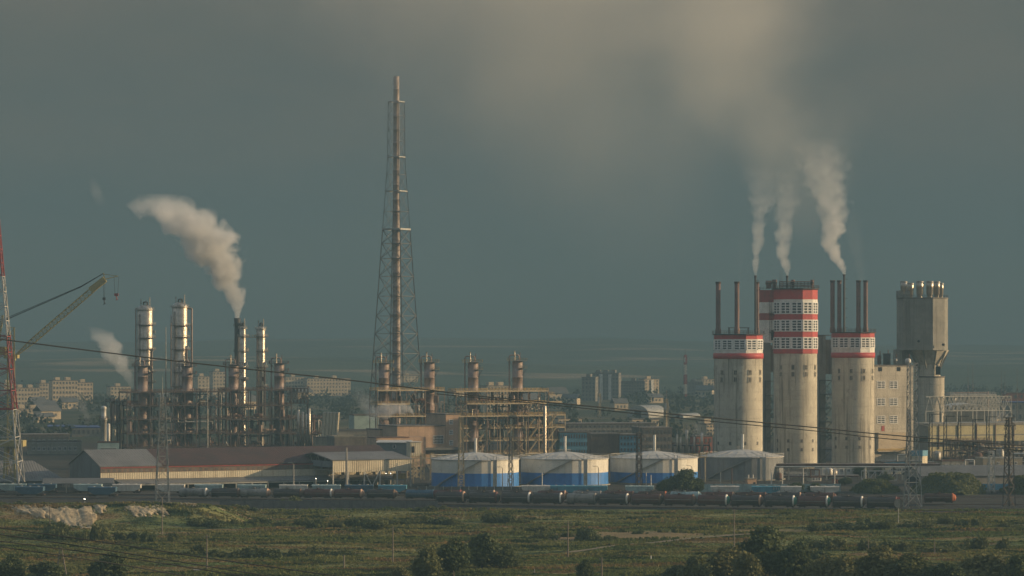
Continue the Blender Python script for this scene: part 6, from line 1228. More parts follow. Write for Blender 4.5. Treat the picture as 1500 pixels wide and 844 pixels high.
# ================================================================ town behind the plant
mat('glass_far', (.10, .10, .09), (.06, .06, .06), .8, rough=.5)
def apartment(px0, px1, yb, yt, rows, cols, label, wall='block_pale', rz=R(20), depth=14, roof_boxes=1, name='apartment_block', stairs=0, roof='concrete_dark', blank_end=False):
    Y = gy(yb); u = Y / P; T = thing(name, label, 'apartment block' if 'apart' in name else 'building', base(px0, Y), rz); L = (px1 - px0) * u / math.cos(rz); z = wz(yt, Y)
    MB().span(0, L, 0, depth, 0, z).build('wall', wall, T); g = MB(); g.span(-.3, L + .3, -.3, depth + .3, z + .003, z + .7); r_ = g.build('roof', roof, T)
    for k in range(roof_boxes): x = L * (k + .6) / (roof_boxes + .4); MB().span(x - 2.4, x + 2.4, depth * .3, depth * .75, z + .703, z + 3.6).build('roof_house', wall, r_)
    sh = z / max(1, rows); first = None; sp = []
    for j in range(rows):
        for i in range(cols):
            x = L * (i + .5) / cols; zz = j * sh + sh * .55; w, h = min(.85, L / cols * .24), sh * .23
            if first is None:
                g = MB(); g.span(-w - .2, w + .2, -.12, -.003, -h - .2, h + .2); first = g.build('window', wall, T, (x, 0, zz)); MB().span(-w, w, -.2, -.123, -h, h).build('pane', 'glass_far', first)
            else: sp.append((x, 0, zz))
            if not blank_end and i < max(2, cols // 4): sp.append((L, depth * (i + .5) / max(2, cols // 4), zz, math.pi / 2))
    if first: part_copies(first, sp[:98], T)
    for k in range(stairs): x = L * (k + 1) / (stairs + 1); MB().span(x - 1.6, x + 1.6, -1.1, -.21, 0, z * .97).build('balcony_stack', 'white_paint', T)
    return T
for a in ((6, 22, 594, 562, 5, 4, 'pale apartment block half hidden by the red and white mast'), (22, 56, 594, 569, 4, 8, 'low pale apartment block right beside the red and white mast'), (58, 74, 590, 562, 5, 4, 'narrow pale apartment block between two wider ones at the far left'), (77, 112, 593, 558, 5, 8, 'tall pale apartment block with stepped roof houses behind the crane'), (113, 135, 592, 561, 5, 5, 'pale apartment block nearest the short white steam puff'), (162, 190, 590, 567, 4, 6, 'pale apartment block right behind the first process column'), (24, 62, 612, 600, 2, 7, 'low cream house row under the leftmost apartments'), (290, 306, 584, 552, 6, 3, 'narrow pale block seen between the columns, by the thin bare mast'), (312, 330, 582, 545, 7, 4, 'tall pale block seen just before the smoking stack'), (418, 448, 580, 553, 5, 7, 'pale block partly behind the rusty truss deck'), (450, 512, 580, 555, 5, 14, 'long pale block stretching past the rusty truss deck'), (588, 612, 574, 551, 5, 5, 'small bright block framed by the lattice stack\'s foot'), (714, 748, 606, 566, 6, 7, 'peach block showing through the middle of the cream decks'), (1028, 1047, 578, 556, 5, 4, 'small bright block beside the first crowned tower'), (1035, 1049, 640, 622, 3, 3, 'small tan house tucked beside the first crowned tower\'s shaft')):
    apartment(*a, roof_boxes=2 if a[1] - a[0] > 30 else 1, rz=R(24))
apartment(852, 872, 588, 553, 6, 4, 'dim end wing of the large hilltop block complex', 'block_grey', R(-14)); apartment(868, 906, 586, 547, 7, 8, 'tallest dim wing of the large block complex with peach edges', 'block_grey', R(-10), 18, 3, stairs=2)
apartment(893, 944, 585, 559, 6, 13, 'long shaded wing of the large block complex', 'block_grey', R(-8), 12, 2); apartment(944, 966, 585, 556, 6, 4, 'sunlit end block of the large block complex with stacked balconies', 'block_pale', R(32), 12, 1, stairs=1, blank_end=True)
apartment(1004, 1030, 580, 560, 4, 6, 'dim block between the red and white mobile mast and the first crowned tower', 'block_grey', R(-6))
for a, kw in (((828, 962, 650, 622, 4, 20, 'long dim factory hall above the second and third tanks'), dict(wall='concrete_grey', rz=R(12), depth=24)), ((820, 866, 668, 634, 3, 12, 'blue and white banded factory behind the second blue tank'), dict(wall='blue_sheet', rz=R(10), depth=12)), ((866, 908, 672, 637, 0, 0, 'plain brown windowless box behind the gap of the second and third tanks'), dict(wall='wall_brown', rz=R(6), depth=16)), ((908, 937, 672, 638, 4, 6, 'teal sheeted building beside the plain brown box'), dict(wall='blue_sheet', rz=R(6), depth=12)), ((940, 985, 660, 628, 3, 8, 'dim grey works behind the third blue tank\'s white pipe'), dict(wall='concrete_dark', rz=R(14), depth=20)), ((926, 966, 626, 615, 1, 8, 'low cream roofed row behind the long dim factory hall'), dict(wall='block_pale', rz=R(20), depth=9)), ((818, 853, 626, 614, 1, 6, 'low cream block just beyond the end of the cream decks'), dict(wall='block_pale', rz=R(20), depth=9)), ((1020, 1044, 664, 640, 2, 4, 'rust brown works beside small bright vessels'), dict(wall='brick_red', rz=R(20), depth=9)), ((1402, 1446, 606, 576, 3, 6, 'orange roofed house behind the truss canopy'), dict(wall='block_grey', rz=R(10), depth=10, roof='brick_red')), ((1474, 1530, 610, 576, 3, 6, 'orange brick house at the frame edge'), dict(wall='brick_red', rz=R(10), depth=10)), ((1480, 1540, 618, 590, 2, 6, 'bright blue roofed hall at the frame edge below the orange house'), dict(wall='block_grey', rz=R(8), depth=30, roof='roof_blue')), ((70, 110, 636, 626, 1, 6, 'low building with a bright blue roof behind the service block'), dict(wall='block_grey', rz=R(10), depth=40, roof='roof_blue')), ((105, 146, 640, 627, 1, 6, 'second low blue roofed building, nearer the vent vessel'), dict(wall='block_grey', rz=R(10), depth=40, roof='roof_blue')), ((30, 100, 656, 638, 2, 10, 'dim flat works behind the red and white mast\'s foot'), dict(wall='concrete_dark', rz=R(12), depth=20))):
    apartment(*a, name='town_building', roof_boxes=0, **kw)
for px0, px1, yb, yt, lb in ((918, 953, 612, 594, 'pale arched warehouse in the trees below the large block complex'), (985, 1002, 612, 606, 'small white peaked roof among the dark trees')):
    Y = gy(yb); u = Y / P; T = thing('arched_warehouse', lb, 'warehouse', base(px0, Y), R(-24)); w = (px1 - px0) * u; h = wz(yt, Y); pts = [(w / 2 - w / 2 * math.cos(math.pi * i / 12), h * math.sin(math.pi * i / 12) ** .8) for i in range(13)]; g = MB(); n = 13
    g.add([(x, 0, z) for x, z in pts] + [(x, 40, z) for x, z in pts], [tuple(range(n))[::-1], tuple(range(n, 2 * n))] + [(i, i + 1, i + 1 + n, i + n) for i in range(n - 1)]); g.build('shell', 'galvanised', T); MB().span(w * .35, w * .65, -.1, -.004, 0, h * .55).build('door', 'dark_void', T)
def mast_far(px, yb, yt, label, banded=False, hb=3.0):
    Y = gy(yb); u = Y / P; T = thing('mobile_mast', label, 'mast', base(px, Y)); zt = wz(yt, Y); bd = (lambda z: int(z / zt * 5) % 2) if banded else None
    lattice(T, [(0, hb * u), (zt, 1.4 * u)], zs_even(0, zt, 15), .9, .45, R(20), ['red_faded', 'galvanised_pale'] if banded else 'frame_cream', bd)
    for i in range(3): MB().box((math.cos(i * 2.1) * 2.2 * u, math.sin(i * 2.1) * 2.2 * u, zt - 5), (1.4, 1.4, 5)).build('antenna', 'galvanised_pale', T)
    MB().tube((0, 0, zt), (0, 0, zt + 6), .25, 6).build('spike', 'lattice_grey', T)
mast_far(1004, 592, 520, 'red and white banded mobile mast in the town beside the first crowned tower', True, 1.9); mast_far(878, 612, 577, 'slim pale mobile mast in the trees before the large block complex', hb=1.6); mast_far(976, 638, 585, 'square pale lattice tower below the large block complex', hb=3.4)
for i, (px, yt, w, lb) in enumerate(((992, 636, 2, 'thin bright vessel, first of the little group beside the first crowned tower'), (997, 640, 2.2, 'second thin bright vessel of the little group by the first crowned tower'), (1006, 630, 3.4, 'fattest bright vessel of the little group by the first crowned tower'), (1017, 640, 2, 'thin bright vessel past the fattest one by the first crowned tower'), (1028, 634, 3.2, 'bright vessel nearest the first crowned tower'))):
    Y = 1700; T = thing('process_vessel', lb, 'process vessel', base(px, Y), 0, 'little bright vessels by the first crowned tower'); g = MB(); vessel(g, (0, 0), w * Y / P / 2 * 1.3, 1.5, wz(yt, Y), 14); g.build('shell', 'steel_bright', T); MB().tube((0, 0, wz(yt, Y) - .5), (0, 0, wz(yt, Y) + 3), .25, 8).build('vent_pipe', 'steel_dull', T)
    MB().tube((0, 0, 0), (0, 0, 1.8), .5, 10).build('skirt', 'rust', T)
T = thing('steel_framework', 'small rusty framework round the little bright vessels by the first crowned tower', 'steel framework', base(986, 1705)); frame_block(T, 0, 19, 0, 8, 6, 1, [wz(p, 1705) for p in (664, 652)], 'rust_dark', 'rust_dark', 'rust', .35)
# ================================================================ trees, shrubs, woods
def leaf_cloud(seed, blobs, nleaf, size, squash=1.0):
    """leaf sized faces spread over and through lumpy clumps; blobs = [(x, y, z, r)]"""
    rg = np.random.default_rng(seed); tot = sum(b[3] ** 2 for b in blobs); vs = []; 
    for (x, y, z, r) in blobs:
        k = max(12, int(nleaf * r * r / tot)); d = rg.normal(0, 1, (k, 3)); d /= np.linalg.norm(d, axis=1)[:, None]; rad = r * (.35 + 1.15 * rg.beta(2.0, 1.7, k)) * (1 + .28 * np.sin(d[:, 0] * 7 + seed + x) * np.cos(d[:, 2] * 6 + y))
        c = np.stack([x + d[:, 0] * rad, y + d[:, 1] * rad, z + d[:, 2] * rad * squash], 1); a = rg.normal(0, 1, (k, 3)) * .55 + d[:, [1, 2, 0]] * .2; a /= np.linalg.norm(a, axis=1)[:, None]; b = np.cross(a, d + rg.normal(0, .5, (k, 3))); b /= np.linalg.norm(b, axis=1)[:, None]
        s = (size * rg.uniform(.6, 1.4, k))[:, None]; vs.append(np.stack([c - a * s - b * s * .7, c + a * s - b * s * .6, c + a * s * .8 + b * s * .7, c - a * s * .7 + b * s * .8], 1))
    vs = np.concatenate(vs); n = len(vs); me = bpy.data.meshes.new('leaves'); me.vertices.add(n * 4); me.vertices.foreach_set('co', vs.reshape(-1)); me.loops.add(n * 4); me.loops.foreach_set('vertex_index', np.arange(n * 4, dtype=np.int32)); me.polygons.add(n); me.polygons.foreach_set('loop_start', np.arange(0, n * 4, 4, dtype=np.int32)); me.polygons.foreach_set('loop_total', np.full(n, 4, dtype=np.int32)); me.update(); me.validate(); return me
def crown_blobs(rn, w, h, n, z0):
    out = [(0, 0, z0 + h * .42, w * .30)]
    for i in range(n):
        t = rn.random(); zz = z0 + h * (.12 + .8 * t); lim = w * .5 * math.sqrt(max(.08, 1 - (2 * t - .75) ** 2 * .75)); a = rn.uniform(0, 6.28); q = lim * rn.uniform(.3, .85); out.append((q * math.cos(a), q * math.sin(a), zz, w * rn.choice((.07, .09, .12, .15, .19))))
    return out
TREES = {}
def tree_meshes(kind, seed, mt):
    key = (kind, seed, mt)
    if key in TREES: return TREES[key]
    rn = random.Random(seed)
    if kind == 'tree': bl = crown_blobs(rn, 8.0, 7.0, 38, 1.4); me = leaf_cloud(seed, bl, 5600, .25)
    else: bl = [(rn.gauss(0, .75), rn.gauss(0, .75), rn.uniform(.1, .7), rn.choice((.22, .3, .45, .6))) for _ in range(16)]; me = leaf_cloud(seed, bl, 1700, .12, .85)
    me.materials.append(M[mt]); g = MB()
    if kind == 'tree':
        g.tube((0, 0, -.3), (.1, 0, 2.2), .32, 8, .24)
        for i in range(7): a = i * .9; g.tube((.1, 0, 1.6 + .25 * i), (2.1 * math.cos(a), 2.1 * math.sin(a), 4 + .35 * i), .14, 6, .05)
    else:
        for i in range(6): a = i * 1.05; g.tube((0, 0, -.2), (.7 * math.cos(a), .7 * math.sin(a), .9), .05, 5, .02)
    t = g.build('tmp', 'bark'); tm = t.data; bpy.data.objects.remove(t); TREES[key] = (me, tm); return TREES[key]
def tree(px, yb, w, h, label, mt='leaf_dark', seed=1, Y=None, group=None, z=None):
    Y = Y or gy(yb); u = Y / P; x = wx(px, Y); me, tm = tree_meshes('tree', seed, mt); T = thing('tree', label, 'tree', (x, Y, ground_h(x, Y) if z is None else z), seed * 1.3, group); T.scale = (w * u / 8.4, w * u / 8.4, h * u / 9.0); link('crown', me, T); link('trunk', tm, T); return T
for a in ((1119, 858, 92, 80, 'biggest dark round headed tree at the lower edge beside the tall wooden pole', 'leaf_dark', 1), (1163, 862, 66, 62, 'dark tree shouldering the biggest dark tree', 'leaf_dark', 2), (1063, 862, 76, 60, 'yellowish green tree in front of the biggest dark tree', 'leaf_olive', 3), (1096, 868, 54, 60, 'lighter willow like tree at the biggest dark tree\'s foot', 'leaf_olive', 4), (1022, 866, 60, 50, 'mid green tree beginning the lower clump before the wooden pole', 'leaf_mid', 5), (990, 862, 46, 34, 'low dark tree at the clump\'s outer end', 'leaf_dark', 6), (1205, 866, 62, 46, 'olive tree just past the dark pair', 'leaf_olive', 2), (1238, 868, 60, 50, 'yellow tipped tree below the third crowned tower', 'leaf_olive', 5), (1288, 866, 80, 62, 'leafy olive tree below the tan windowed block', 'leaf_olive', 1), (1330, 868, 76, 56, 'olive tree below the tall pale pylon', 'leaf_mid', 3), (1388, 872, 70, 46, 'dark low tree below the broad mound', 'leaf_dark', 4), (1440, 868, 96, 56, 'brownish spreading tree near the lower corner', 'leaf_olive', 6), (1494, 870, 60, 54, 'dark tree cut off by the lower corner', 'leaf_dark', 5), (706, 838, 58, 56, 'tallest dark bush like tree in the lower meadow below the first blue tank', 'leaf_dark', 6), (664, 850, 56, 58, 'dark tree leaning beside the tallest bush below the first blue tank', 'leaf_dark', 3), (628, 858, 54, 52, 'mid green tree left of the dark pair below the first blue tank', 'leaf_mid', 5), (742, 838, 46, 34, 'low dark tree on the tank side of the tallest meadow bush', 'leaf_dark', 1), (160, 858, 66, 46, 'dark bush like tree beside the A shaped pole', 'leaf_dark', 2), (70, 862, 66, 40, 'dark low tree before the A shaped pole', 'leaf_dark', 4), (16, 860, 50, 46, 'dark tree cut by the lower corner near the cables', 'leaf_dark', 3), (858, 852, 28, 28, 'small dark tree at the bottom edge before the cut off pole', 'leaf_dark', 1), (588, 862, 34, 30, 'small olive tree at the bottom edge below the meadow pole', 'leaf_olive', 4)): tree(*a)
for px, yt, w, Y, lb, sd in ((1004, 689, 50, 1322, 'round dark tree hiding part of the third blue tank', 1), (974, 703, 28, 1318, 'smaller dark tree before the round one at the third blue tank', 2), (1022, 702, 22, 1324, 'small dark tree on the sunlit side of the round one', 3), (1262, 684, 26, 1500, 'dark tree at the foot of the third crowned tower', 4), (1288, 686, 30, 1505, 'dark tree before the tan windowed block\'s plinth', 5), (1296, 694, 26, 1430, 'dark tree beneath the trussed pipe bridge', 6), (1238, 700, 24, 1400, 'dark tree below the gap before the third crowned tower', 2), (1165, 707, 30, 1330, 'brushy dark tree before the tallest crowned tower\'s foot', 3), (1195, 708, 26, 1332, 'brushy dark tree one along from the tallest tower', 5)): tree(px, 0, w, 505 + H * P / Y - yt, lb, 'leaf_dark', sd, Y, None, 0)
LM = [(24, 'the far rubble heaps'), (89, 'the A shaped pole'), (140, 'the first rubble group'), (205, 'the second rubble group'), (238, 'the pale three armed pylon'), (303, 'the pole by the white box'), (355, 'the rubble bank\'s end'), (430, 'the concrete lamp pole'), (504, 'the short pole stub'), (575, 'the canopy shed\'s meadow pole'), (640, 'the concrete fence\'s end'), (696, 'the first blue tank'), (760, 'the first tanks\' gap'), (832, 'the crossbar pole'), (881, 'the cut off pole'), (936, 'the dark lattice mast'), (1004, 'the round dark tree'), (1075, 'the tall wooden pole'), (1119, 'the biggest dark tree'), (1165, 'the tallest crowned tower'), (1250, 'the third crowned tower'), (1316, 'the round road sign'), (1369, 'the leaning stub'), (1420, 'the broad mound'), (1478, 'the dark brown pylon')]
rb = random.Random(21); BU = []
def band(x0, x1, y, n, w=(14, 34), h=(7, 14), dy=3): 
    for i in range(n): BU.append((x0 + (x1 - x0) * (i + rb.uniform(.2, .8)) / n, y + rb.uniform(-dy, dy), rb.uniform(*w), rb.uniform(*h)))
band(285, 420, 772, 6); band(440, 560, 774, 6, (20, 40), (9, 17)); band(566, 670, 768, 6, (16, 34), (8, 14)); band(280, 520, 815, 9, (22, 44), (9, 16)); band(720, 770, 764, 3, (22, 36), (10, 15)); band(776, 900, 788, 6, (12, 26), (7, 13)); band(905, 1060, 781, 6, (8, 24), (5, 10)); band(1190, 1300, 776, 6, (22, 44), (9, 16)); band(1290, 1480, 772, 7, (14, 36), (8, 16)); band(1180, 1480, 805, 9, (24, 50), (11, 20)); band(60, 260, 793, 8, (16, 36), (9, 20)); band(340, 440, 750, 4, (18, 30), (6, 10)); band(560, 720, 748, 4, (16, 30), (5, 9)); band(1130, 1230, 822, 3, (24, 40), (14, 22)); band(0, 60, 752, 3, (20, 34), (8, 14)); BU += [(84, 790, 36, 24), (140, 794, 30, 26), (196, 792, 20, 14), (218, 794, 22, 18), (788, 782, 24, 13), (860, 790, 30, 20), (430, 742, 26, 15)]
seen = set()
for i, (px, py, w, h) in enumerate(BU):
    lm = min(LM, key=lambda q: abs(q[0] - px)); d = px - lm[0]; rel = 'in line with' if abs(d) < 6 else ('short of' if d < 0 else 'beyond'); zone = 'at the meadow\'s far edge' if py < 760 else 'in the far meadow' if py < 780 else 'in mid meadow' if py < 800 else 'in the near meadow'
    mt = ('leaf_mid', 'leaf_dark', 'leaf_mid')[i % 3]; tone = {'leaf_dark': 'dark', 'leaf_mid': 'mid green'}[mt]; size = 'small' if w < 17 else 'broad' if w > 30 else 'middling'; shape = ('low ', 'tall ', 'rounded ')[0 if h / w < .42 else 1 if h / w > .62 else 2]
    lb = None
    for c in ('%s%s shrub %s, %s %s' % (shape, tone, zone, rel, lm[1]), '%s %s%s shrub %s, %s %s' % (size, shape, tone, zone, rel, lm[1]), '%s %s%s shrub %s, next to another, %s %s' % (size, shape, tone, zone, rel, lm[1]), 'last %s%s shrub in its row, %s, %s %s' % (shape, tone, zone, rel, lm[1])):
        if c not in seen: lb = c; break
    if lb is None: continue
    seen.add(lb); Y = gy(py); u = Y / P; x = wx(px, Y); me, tm = tree_meshes('shrub', 1 + i % 5, mt); T = thing('shrub', lb, 'shrub', (x, Y, ground_h(x, Y) - .1), i * 1.7, 'shrubs dotted over the meadow'); T.scale = (w * u / 3.0, w * u / 3.0, h * u / 1.35); link('foliage', me, T); link('stems', tm, T)
# the town's trees read as one dark wood
rn = random.Random(9); bl = []
for k in range(520):
    py = rn.uniform(566, 650) if rn.random() < .75 else rn.uniform(548, 575); Y = max(1900, gy(py)); px = rn.uniform(-60, 1560); r = rn.uniform(2.2, 4.4) * (1 + (Y - 1900) / 3800); x = wx(px, Y)
    for q in range(2): bl.append((x + rn.uniform(-1, 1) * r, Y + rn.uniform(-8, 8), r * rn.uniform(.5, 1.15), r))
for k in range(420):
    Y = rn.uniform(2900, 6200); px = rn.uniform(-60, 1560); r = rn.uniform(3, 6.5); x = wx(px, Y)
    for q in range(3): bl.append((x + rn.uniform(-3, 3) * r, Y + rn.uniform(-20, 20), r * rn.uniform(.3, 1.0), r * rn.uniform(.7, 1.2)))
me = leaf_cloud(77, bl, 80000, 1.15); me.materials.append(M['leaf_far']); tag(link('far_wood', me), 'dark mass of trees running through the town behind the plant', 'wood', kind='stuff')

# small houses among the town's trees
rn = random.Random(4); proto = None; k = 0
hp = [(rn.uniform(-10, 1510), rn.uniform(572, 640)) for _ in range(64)]
for px, py in hp:
    Y = gy(py)
    if 180 < px < 560 and py > 600 or 1040 < px < 1330 or (560 < px < 860 and py > 615) or (820 < px < 990 and py > 612): continue
    if proto is None:
        proto = thing('town_house', 'tiny pale house half hidden among the trees of the town', 'house', (0, 0, 0), 0, 'tiny pale houses scattered through the town'); g = MB(); g.xprism([(0, 0), (9, 0), (9, 5.5), (0, 5.5)], 0, 14); g.build('wall', 'block_pale', proto); g = MB(); g.xprism([(-.6, 5.51), (4.5, 9.2), (9.6, 5.51), (9.6, 5.8), (4.5, 9.6), (-.6, 5.8)][::-1], -.5, 14.5); g.build('roof', 'roof_slate', proto)
        for x in (2.5, 6, 9.5): MB().span(x, x + 1.6, -.1, -.004, 2, 4).build('window', 'glass_far', proto)
        proto.location = base(px, Y); proto.rotation_euler = (0, 0, R(30))
    else: s_ = rn.uniform(.8, 1.5); dup(proto, base(px, Y), R(rn.choice((24, 30, -20, 40))), None, None, (s_, s_, s_ * rn.uniform(.8, 1.2)))
# ================================================================ smoke and steam
def curve_node(nt, src, pts, lo, hi):
    n = nt.nodes.new('ShaderNodeFloatCurve'); c = n.mapping.curves[0]; q = [(t, (v - lo) / (hi - lo)) for t, v in pts]
    c.points[0].location = q[0]; c.points[1].location = q[-1]
    for t, v in q[1:-1]: c.points.new(t, v)
    for p in c.points: p.handle_type = 'VECTOR'
    n.mapping.update(); nt.links.new(src, n.inputs[1]); return math_n(nt, 'ADD', math_n(nt, 'MULTIPLY', n.outputs[0], hi - lo), lo)
def smooth_pts(pts, n=18):
    out = []; P_ = [pts[0]] + list(pts) + [pts[-1]]
    for i in range(1, len(P_) - 2):
        for k in range(6):
            t = k / 6; out.append(tuple(.5 * (2 * b + (c - a) * t + (2 * a - 5 * b + 4 * c - d) * t * t + (3 * b - a - 3 * c + d) * t ** 3) for a, b, c, d in zip(P_[i - 1], P_[i], P_[i + 1], P_[i + 2])))
    return out + [pts[-1]]
def plume(name, label, Y, pts, dens, color, nscale, amp=1.0, soft=.35, axis='z', cat='smoke plume', fade=None, aniso=.25, detail=5, step=.35, yscale=1.0, nbias=.47):
    """pts = (px, py, radius px) from the mouth outwards, running steadily along one axis; the body is a lofted skin, its density falls off and breaks up from the core outwards."""
    u = Y / P; o3 = base(pts[0][0], Y, wz(pts[0][1], Y)); loc = [((px - CX) * u - o3[0], wz(py, Y) - o3[2], r * u) for px, py, r in smooth_pts(pts)]
    ai = 1 if axis == 'z' else 0; loc.sort(key=lambda q: q[ai]); clean = [loc[0]]
    for q in loc[1:]:
        if q[ai] - clean[-1][ai] > 1e-3: clean.append(q)
    loc = clean; n = 24; vs = []
    for x, z, r in loc:
        for k in range(n):
            a = 2 * math.pi * k / n; rr = r * (1.5 + .12 * noise.noise(Vector((x / (r + 1), z / (r + 1), math.cos(a) * 1.5 + Y))) + .10 * math.sin(3 * a + z / (r + 1)))
            vs.append((x + rr * math.cos(a), rr * yscale * math.sin(a), z) if axis == 'z' else (x, rr * yscale * math.sin(a), z + rr * math.cos(a)))
    m_ = len(loc); g = MB(); g.add(vs, [(j * n + k, j * n + (k + 1) % n, (j + 1) * n + (k + 1) % n, (j + 1) * n + k) for j in range(m_ - 1) for k in range(n)] + [tuple(range(n - 1, -1, -1)), tuple((m_ - 1) * n + k for k in range(n))])
    m = bpy.data.materials.new(name + '_vapour'); m.use_nodes = True; nt = m.node_tree; nt.nodes.clear(); tc = nd(nt, 'ShaderNodeTexCoord'); sp = nd(nt, 'ShaderNodeSeparateXYZ'); nt.links.new(tc.outputs['Object'], sp.inputs[0])
    a0, a1 = loc[0][ai], loc[-1][ai]; t = math_n(nt, 'DIVIDE', math_n(nt, 'SUBTRACT', sp.outputs[2 if ai else 0], a0), a1 - a0); T_ = lambda q: (q[ai] - a0) / (a1 - a0); ci = 0 if ai else 1
    keep = loc if len(loc) < 32 else loc[::2] + [loc[-1]]
    cen = curve_node(nt, t, [(T_(q), q[ci]) for q in keep], min(q[ci] for q in loc) - 1, max(q[ci] for q in loc) + 1); rad = curve_node(nt, t, [(T_(q), q[2]) for q in keep], 0, max(q[2] for q in loc) * 1.02)
    dx = math_n(nt, 'SUBTRACT', sp.outputs[0 if ai else 2], cen); dy = math_n(nt, 'DIVIDE', sp.outputs[1], yscale)
    d = math_n(nt, 'DIVIDE', math_n(nt, 'SQRT', math_n(nt, 'ADD', math_n(nt, 'MULTIPLY', dx, dx), math_n(nt, 'MULTIPLY', dy, dy))), rad)
    nz = noise_n(nt, tc.outputs['Object'], nscale, detail, .58); e = math_n(nt, 'ADD', math_n(nt, 'SUBTRACT', 1.0, d), math_n(nt, 'MULTIPLY', math_n(nt, 'SUBTRACT', nz, nbias), amp * 2))
    de = ramp_n(nt, e, 0.0, soft)
    if fade: de = math_n(nt, 'MULTIPLY', de, curve_node(nt, t, sorted(((1 - f[0]) if pts[-1][0] < pts[0][0] and axis == 'x' else f[0], f[1]) for f in fade), 0, 1))
    de = math_n(nt, 'MULTIPLY', de, dens)
    pv = nd(nt, 'ShaderNodeVolumePrincipled'); pv.inputs['Color'].default_value = (*color, 1); pv.inputs['Anisotropy'].default_value = aniso; nt.links.new(de, pv.inputs['Density'])
    ou = nd(nt, 'ShaderNodeOutputMaterial'); nt.links.new(pv.outputs[0], ou.inputs['Volume'])
    try: m.cycles.volume_step_rate = step
    except Exception: pass
    o = g.build(name, [m], None, o3)
    if axis == 'x': o.data.flip_normals()
    return tag(o, label, cat)
plume('smoke_plume', 'big billowing cream smoke plume leaning back from the black stack', 1846, [(347.5, 466, 4), (347, 452, 8), (341, 428, 16), (330, 400, 25), (315, 374, 33), (298, 348, 40), (278, 328, 45), (256, 311, 46), (240, 297, 40), (232, 284, 28)], .2, (.97, .95, .91), .075, 1.7, .35, fade=[(0, 1), (.3, .85), (.6, .55), (.85, .3), (1, .03)])
plume('steam_plume', 'short pale steam puff rising behind the first process column', 2050, [(193, 568, 4), (184, 545, 11), (172, 528, 16), (160, 508, 18), (148, 490, 16), (136, 478, 10)], .09, (.96, .94, .90), .12, 1.5, .4, cat='steam', fade=[(0, .3), (.3, .7), (.7, .9), (1, 0)])
plume('steam_plume', 'faint thin steam wisp over the blue roofs by the vent vessel', 1990, [(129, 624, 2.5), (127, 610, 6), (122, 596, 8), (117, 582, 9), (113, 572, 7)], .04, (.96, .94, .90), .16, 1.4, .6, cat='steam', fade=[(0, 1), (.5, .8), (1, 0)])
plume('steam_plume', 'white steam jet bending over the tan building\'s deck', 1690, [(606.5, 609, 2), (603, 602, 5.5), (592, 599, 8), (578, 600, 9), (562, 603, 11), (545, 606, 10), (534, 606, 6)], .24, (.97, .95, .91), .17, 1.3, .4, 'x', 'steam', [(0, 1), (.4, .7), (.8, .3), (1, 0)])
plume('steam_cloud', 'thin drifting steam cloud over the ribbed hall beside the lattice stack', 1780, [(548, 616, 14), (540, 600, 18), (532, 580, 16), (526, 566, 9)], .035, (.9, .92, .90), .08, 1.3, .7, cat='steam', fade=[(0, .6), (.4, 1), (1, 0)])
plume('steam_cloud', 'faint steam patch over the little vessels beside the first crowned tower', 1720, [(1016, 640, 5), (1018, 630, 8), (1022, 622, 8), (1024, 616, 4)], .03, (.9, .92, .90), .14, .6, .6, cat='steam', fade=[(0, .7), (.5, 1), (1, 0)])
for px, yb, Y, lb, pts, dn in ((1106.5, 404, 1557, 'narrow white plume from the thin pipe over the grey tank\'s tower', [(1106.5, 404, 2), (1106.5, 394, 4), (1107, 378, 5.5), (1110, 350, 8.5), (1114, 320, 12), (1116, 290, 17), (1112, 240, 24)], .18), (1153, 404, 1597, 'narrow white plume rising from the tallest crown\'s roof', [(1153, 404, 2), (1152.5, 396, 5), (1149, 380, 8.5), (1147, 355, 11), (1150, 325, 14), (1152, 290, 18), (1148, 245, 25)], .15), (1236.5, 402, 1634, 'thickest white plume curling back from among the slim brown chimneys', [(1236.5, 402, 2.5), (1234, 394, 6), (1225, 376, 10.5), (1216, 358, 12.5), (1222, 330, 17), (1216, 295, 24), (1206, 250, 33), (1194, 200, 40)], .2)):
    plume('smoke_plume', lb, Y, pts, dn, (.97, .95, .91), .16, 1.5, .35, fade=[(0, 1), (.15, .9), (.28, .5), (.5, .2), (.75, .08), (1, 0)])
for px, Y, lb, pts in ((1080, 1560, 'barely visible fume over the middle chimney above the grey tank', [(1084, 409, 3), (1085, 380, 6), (1088, 340, 9)]), (1262, 1640, 'faint fume over the last two slim brown chimneys', [(1262, 410, 7), (1258, 380, 11), (1250, 340, 16), (1240, 300, 20)])):
    plume('smoke_plume', lb, Y, pts, .008, (.9, .86, .78), .12, .7, .6, fade=[(0, 1), (.5, .7), (1, 0)])
plume('smoke_bank', 'broad grey brown smoke drift climbing from the crowned towers', 1640, [(1180, 372, 38), (1176, 330, 66), (1168, 290, 84), (1152, 230, 108), (1126, 170, 138), (1092, 100, 170), (1064, 40, 194), (1040, -70, 215)], .0058, (.82, .78, .69), .017, 1.15, .9, fade=[(0, 0), (.1, .6), (.3, 1), (1, .75)], detail=6, step=.25)
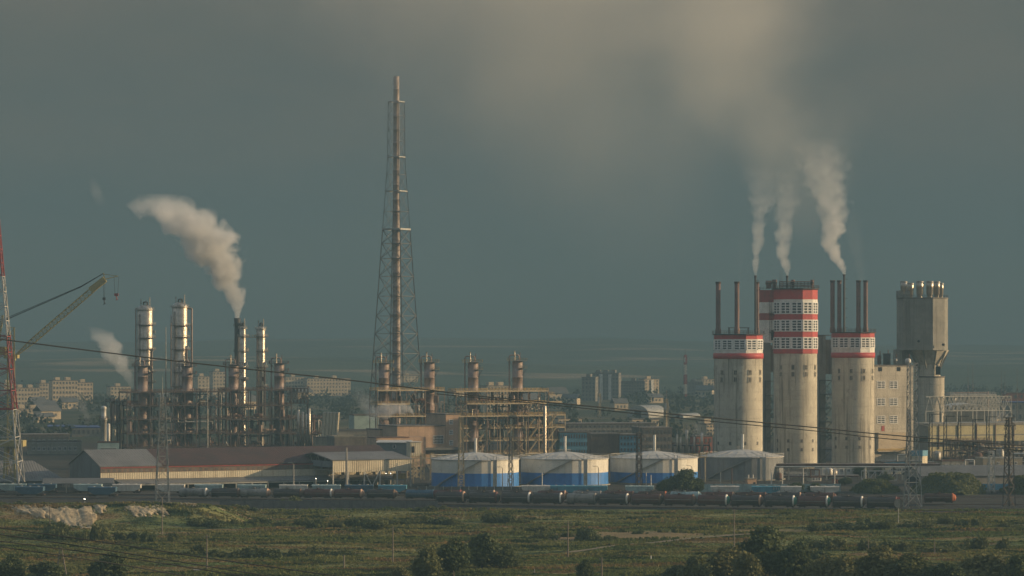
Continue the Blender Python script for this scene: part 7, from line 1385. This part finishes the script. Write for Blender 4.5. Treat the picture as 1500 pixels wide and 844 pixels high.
plume('smoke_bank', 'wide thin veil of brownish smoke spread across the middle of the sky', 1760, [(930, 410, 130), (900, 350, 230), (860, 280, 310), (820, 200, 375), (790, 110, 420), (770, 20, 450), (760, -55, 470)], .0068, (.83, .785, .69), .0065, 1.2, 1.15, fade=[(0, 0), (.3, .35), (.65, .85), (1, 1)], detail=5, step=.3, yscale=.5)
plume('smoke_wisp', 'small faded smoke puff hanging high to the left of the big plume', 1850, [(148, 304, 7), (143, 288, 11), (138, 268, 9), (134, 258, 4)], .02, (.93, .9, .84), .10, .6, .6, fade=[(0, 0), (.5, 1), (1, 0)])
# ================================================================ power cables
def cable(label, pts, Y0, Y1, r):
    q = []; n = len(pts)
    for i, (px, py) in enumerate(pts): Y = Y0 + (Y1 - Y0) * (px - pts[0][0]) / (pts[-1][0] - pts[0][0]); q.append((wx(px, Y), Y, wz(py, Y)))
    o = Vector(q[0]); g = MB(); sm = smooth_pts(q); 
    g.path([Vector(p) - o for p in sm], r, 6); tag(g.build('power_cable', 'cable_black', None, tuple(o)), label, 'cable')
cable('thick black cable sagging across the whole plant in front of the columns', [(-60, 489), (0, 497), (250, 528), (480, 553.5), (550, 561.5), (700, 580), (830, 592), (1030, 611), (1200, 627), (1300, 637), (1500, 653), (1600, 659)], 760, 900, .17)
cable('second thinner cable just under the thick one, seen before the tanks and towers', [(640, 577), (700, 583), (830, 595.5), (1030, 616), (1200, 632), (1300, 643), (1500, 660), (1600, 667)], 850, 900, .13)
for lb, pts in (('highest of four cables sloping down the lower left corner', [(-40, 769), (0, 773.5), (150, 794), (300, 817), (480, 842), (600, 860)]), ('second highest of four cables sloping down the lower left corner', [(-40, 778), (0, 783), (150, 805), (300, 829), (430, 850), (500, 862)]), ('second lowest of four cables sloping down the lower left corner', [(-40, 788), (0, 793), (150, 812), (300, 835), (400, 851), (460, 862)]), ('lowest of four cables sloping down the lower left corner', [(-40, 796), (0, 801), (150, 823), (260, 842), (340, 858)])):
    cable(lb, pts, 520, 545, .10)
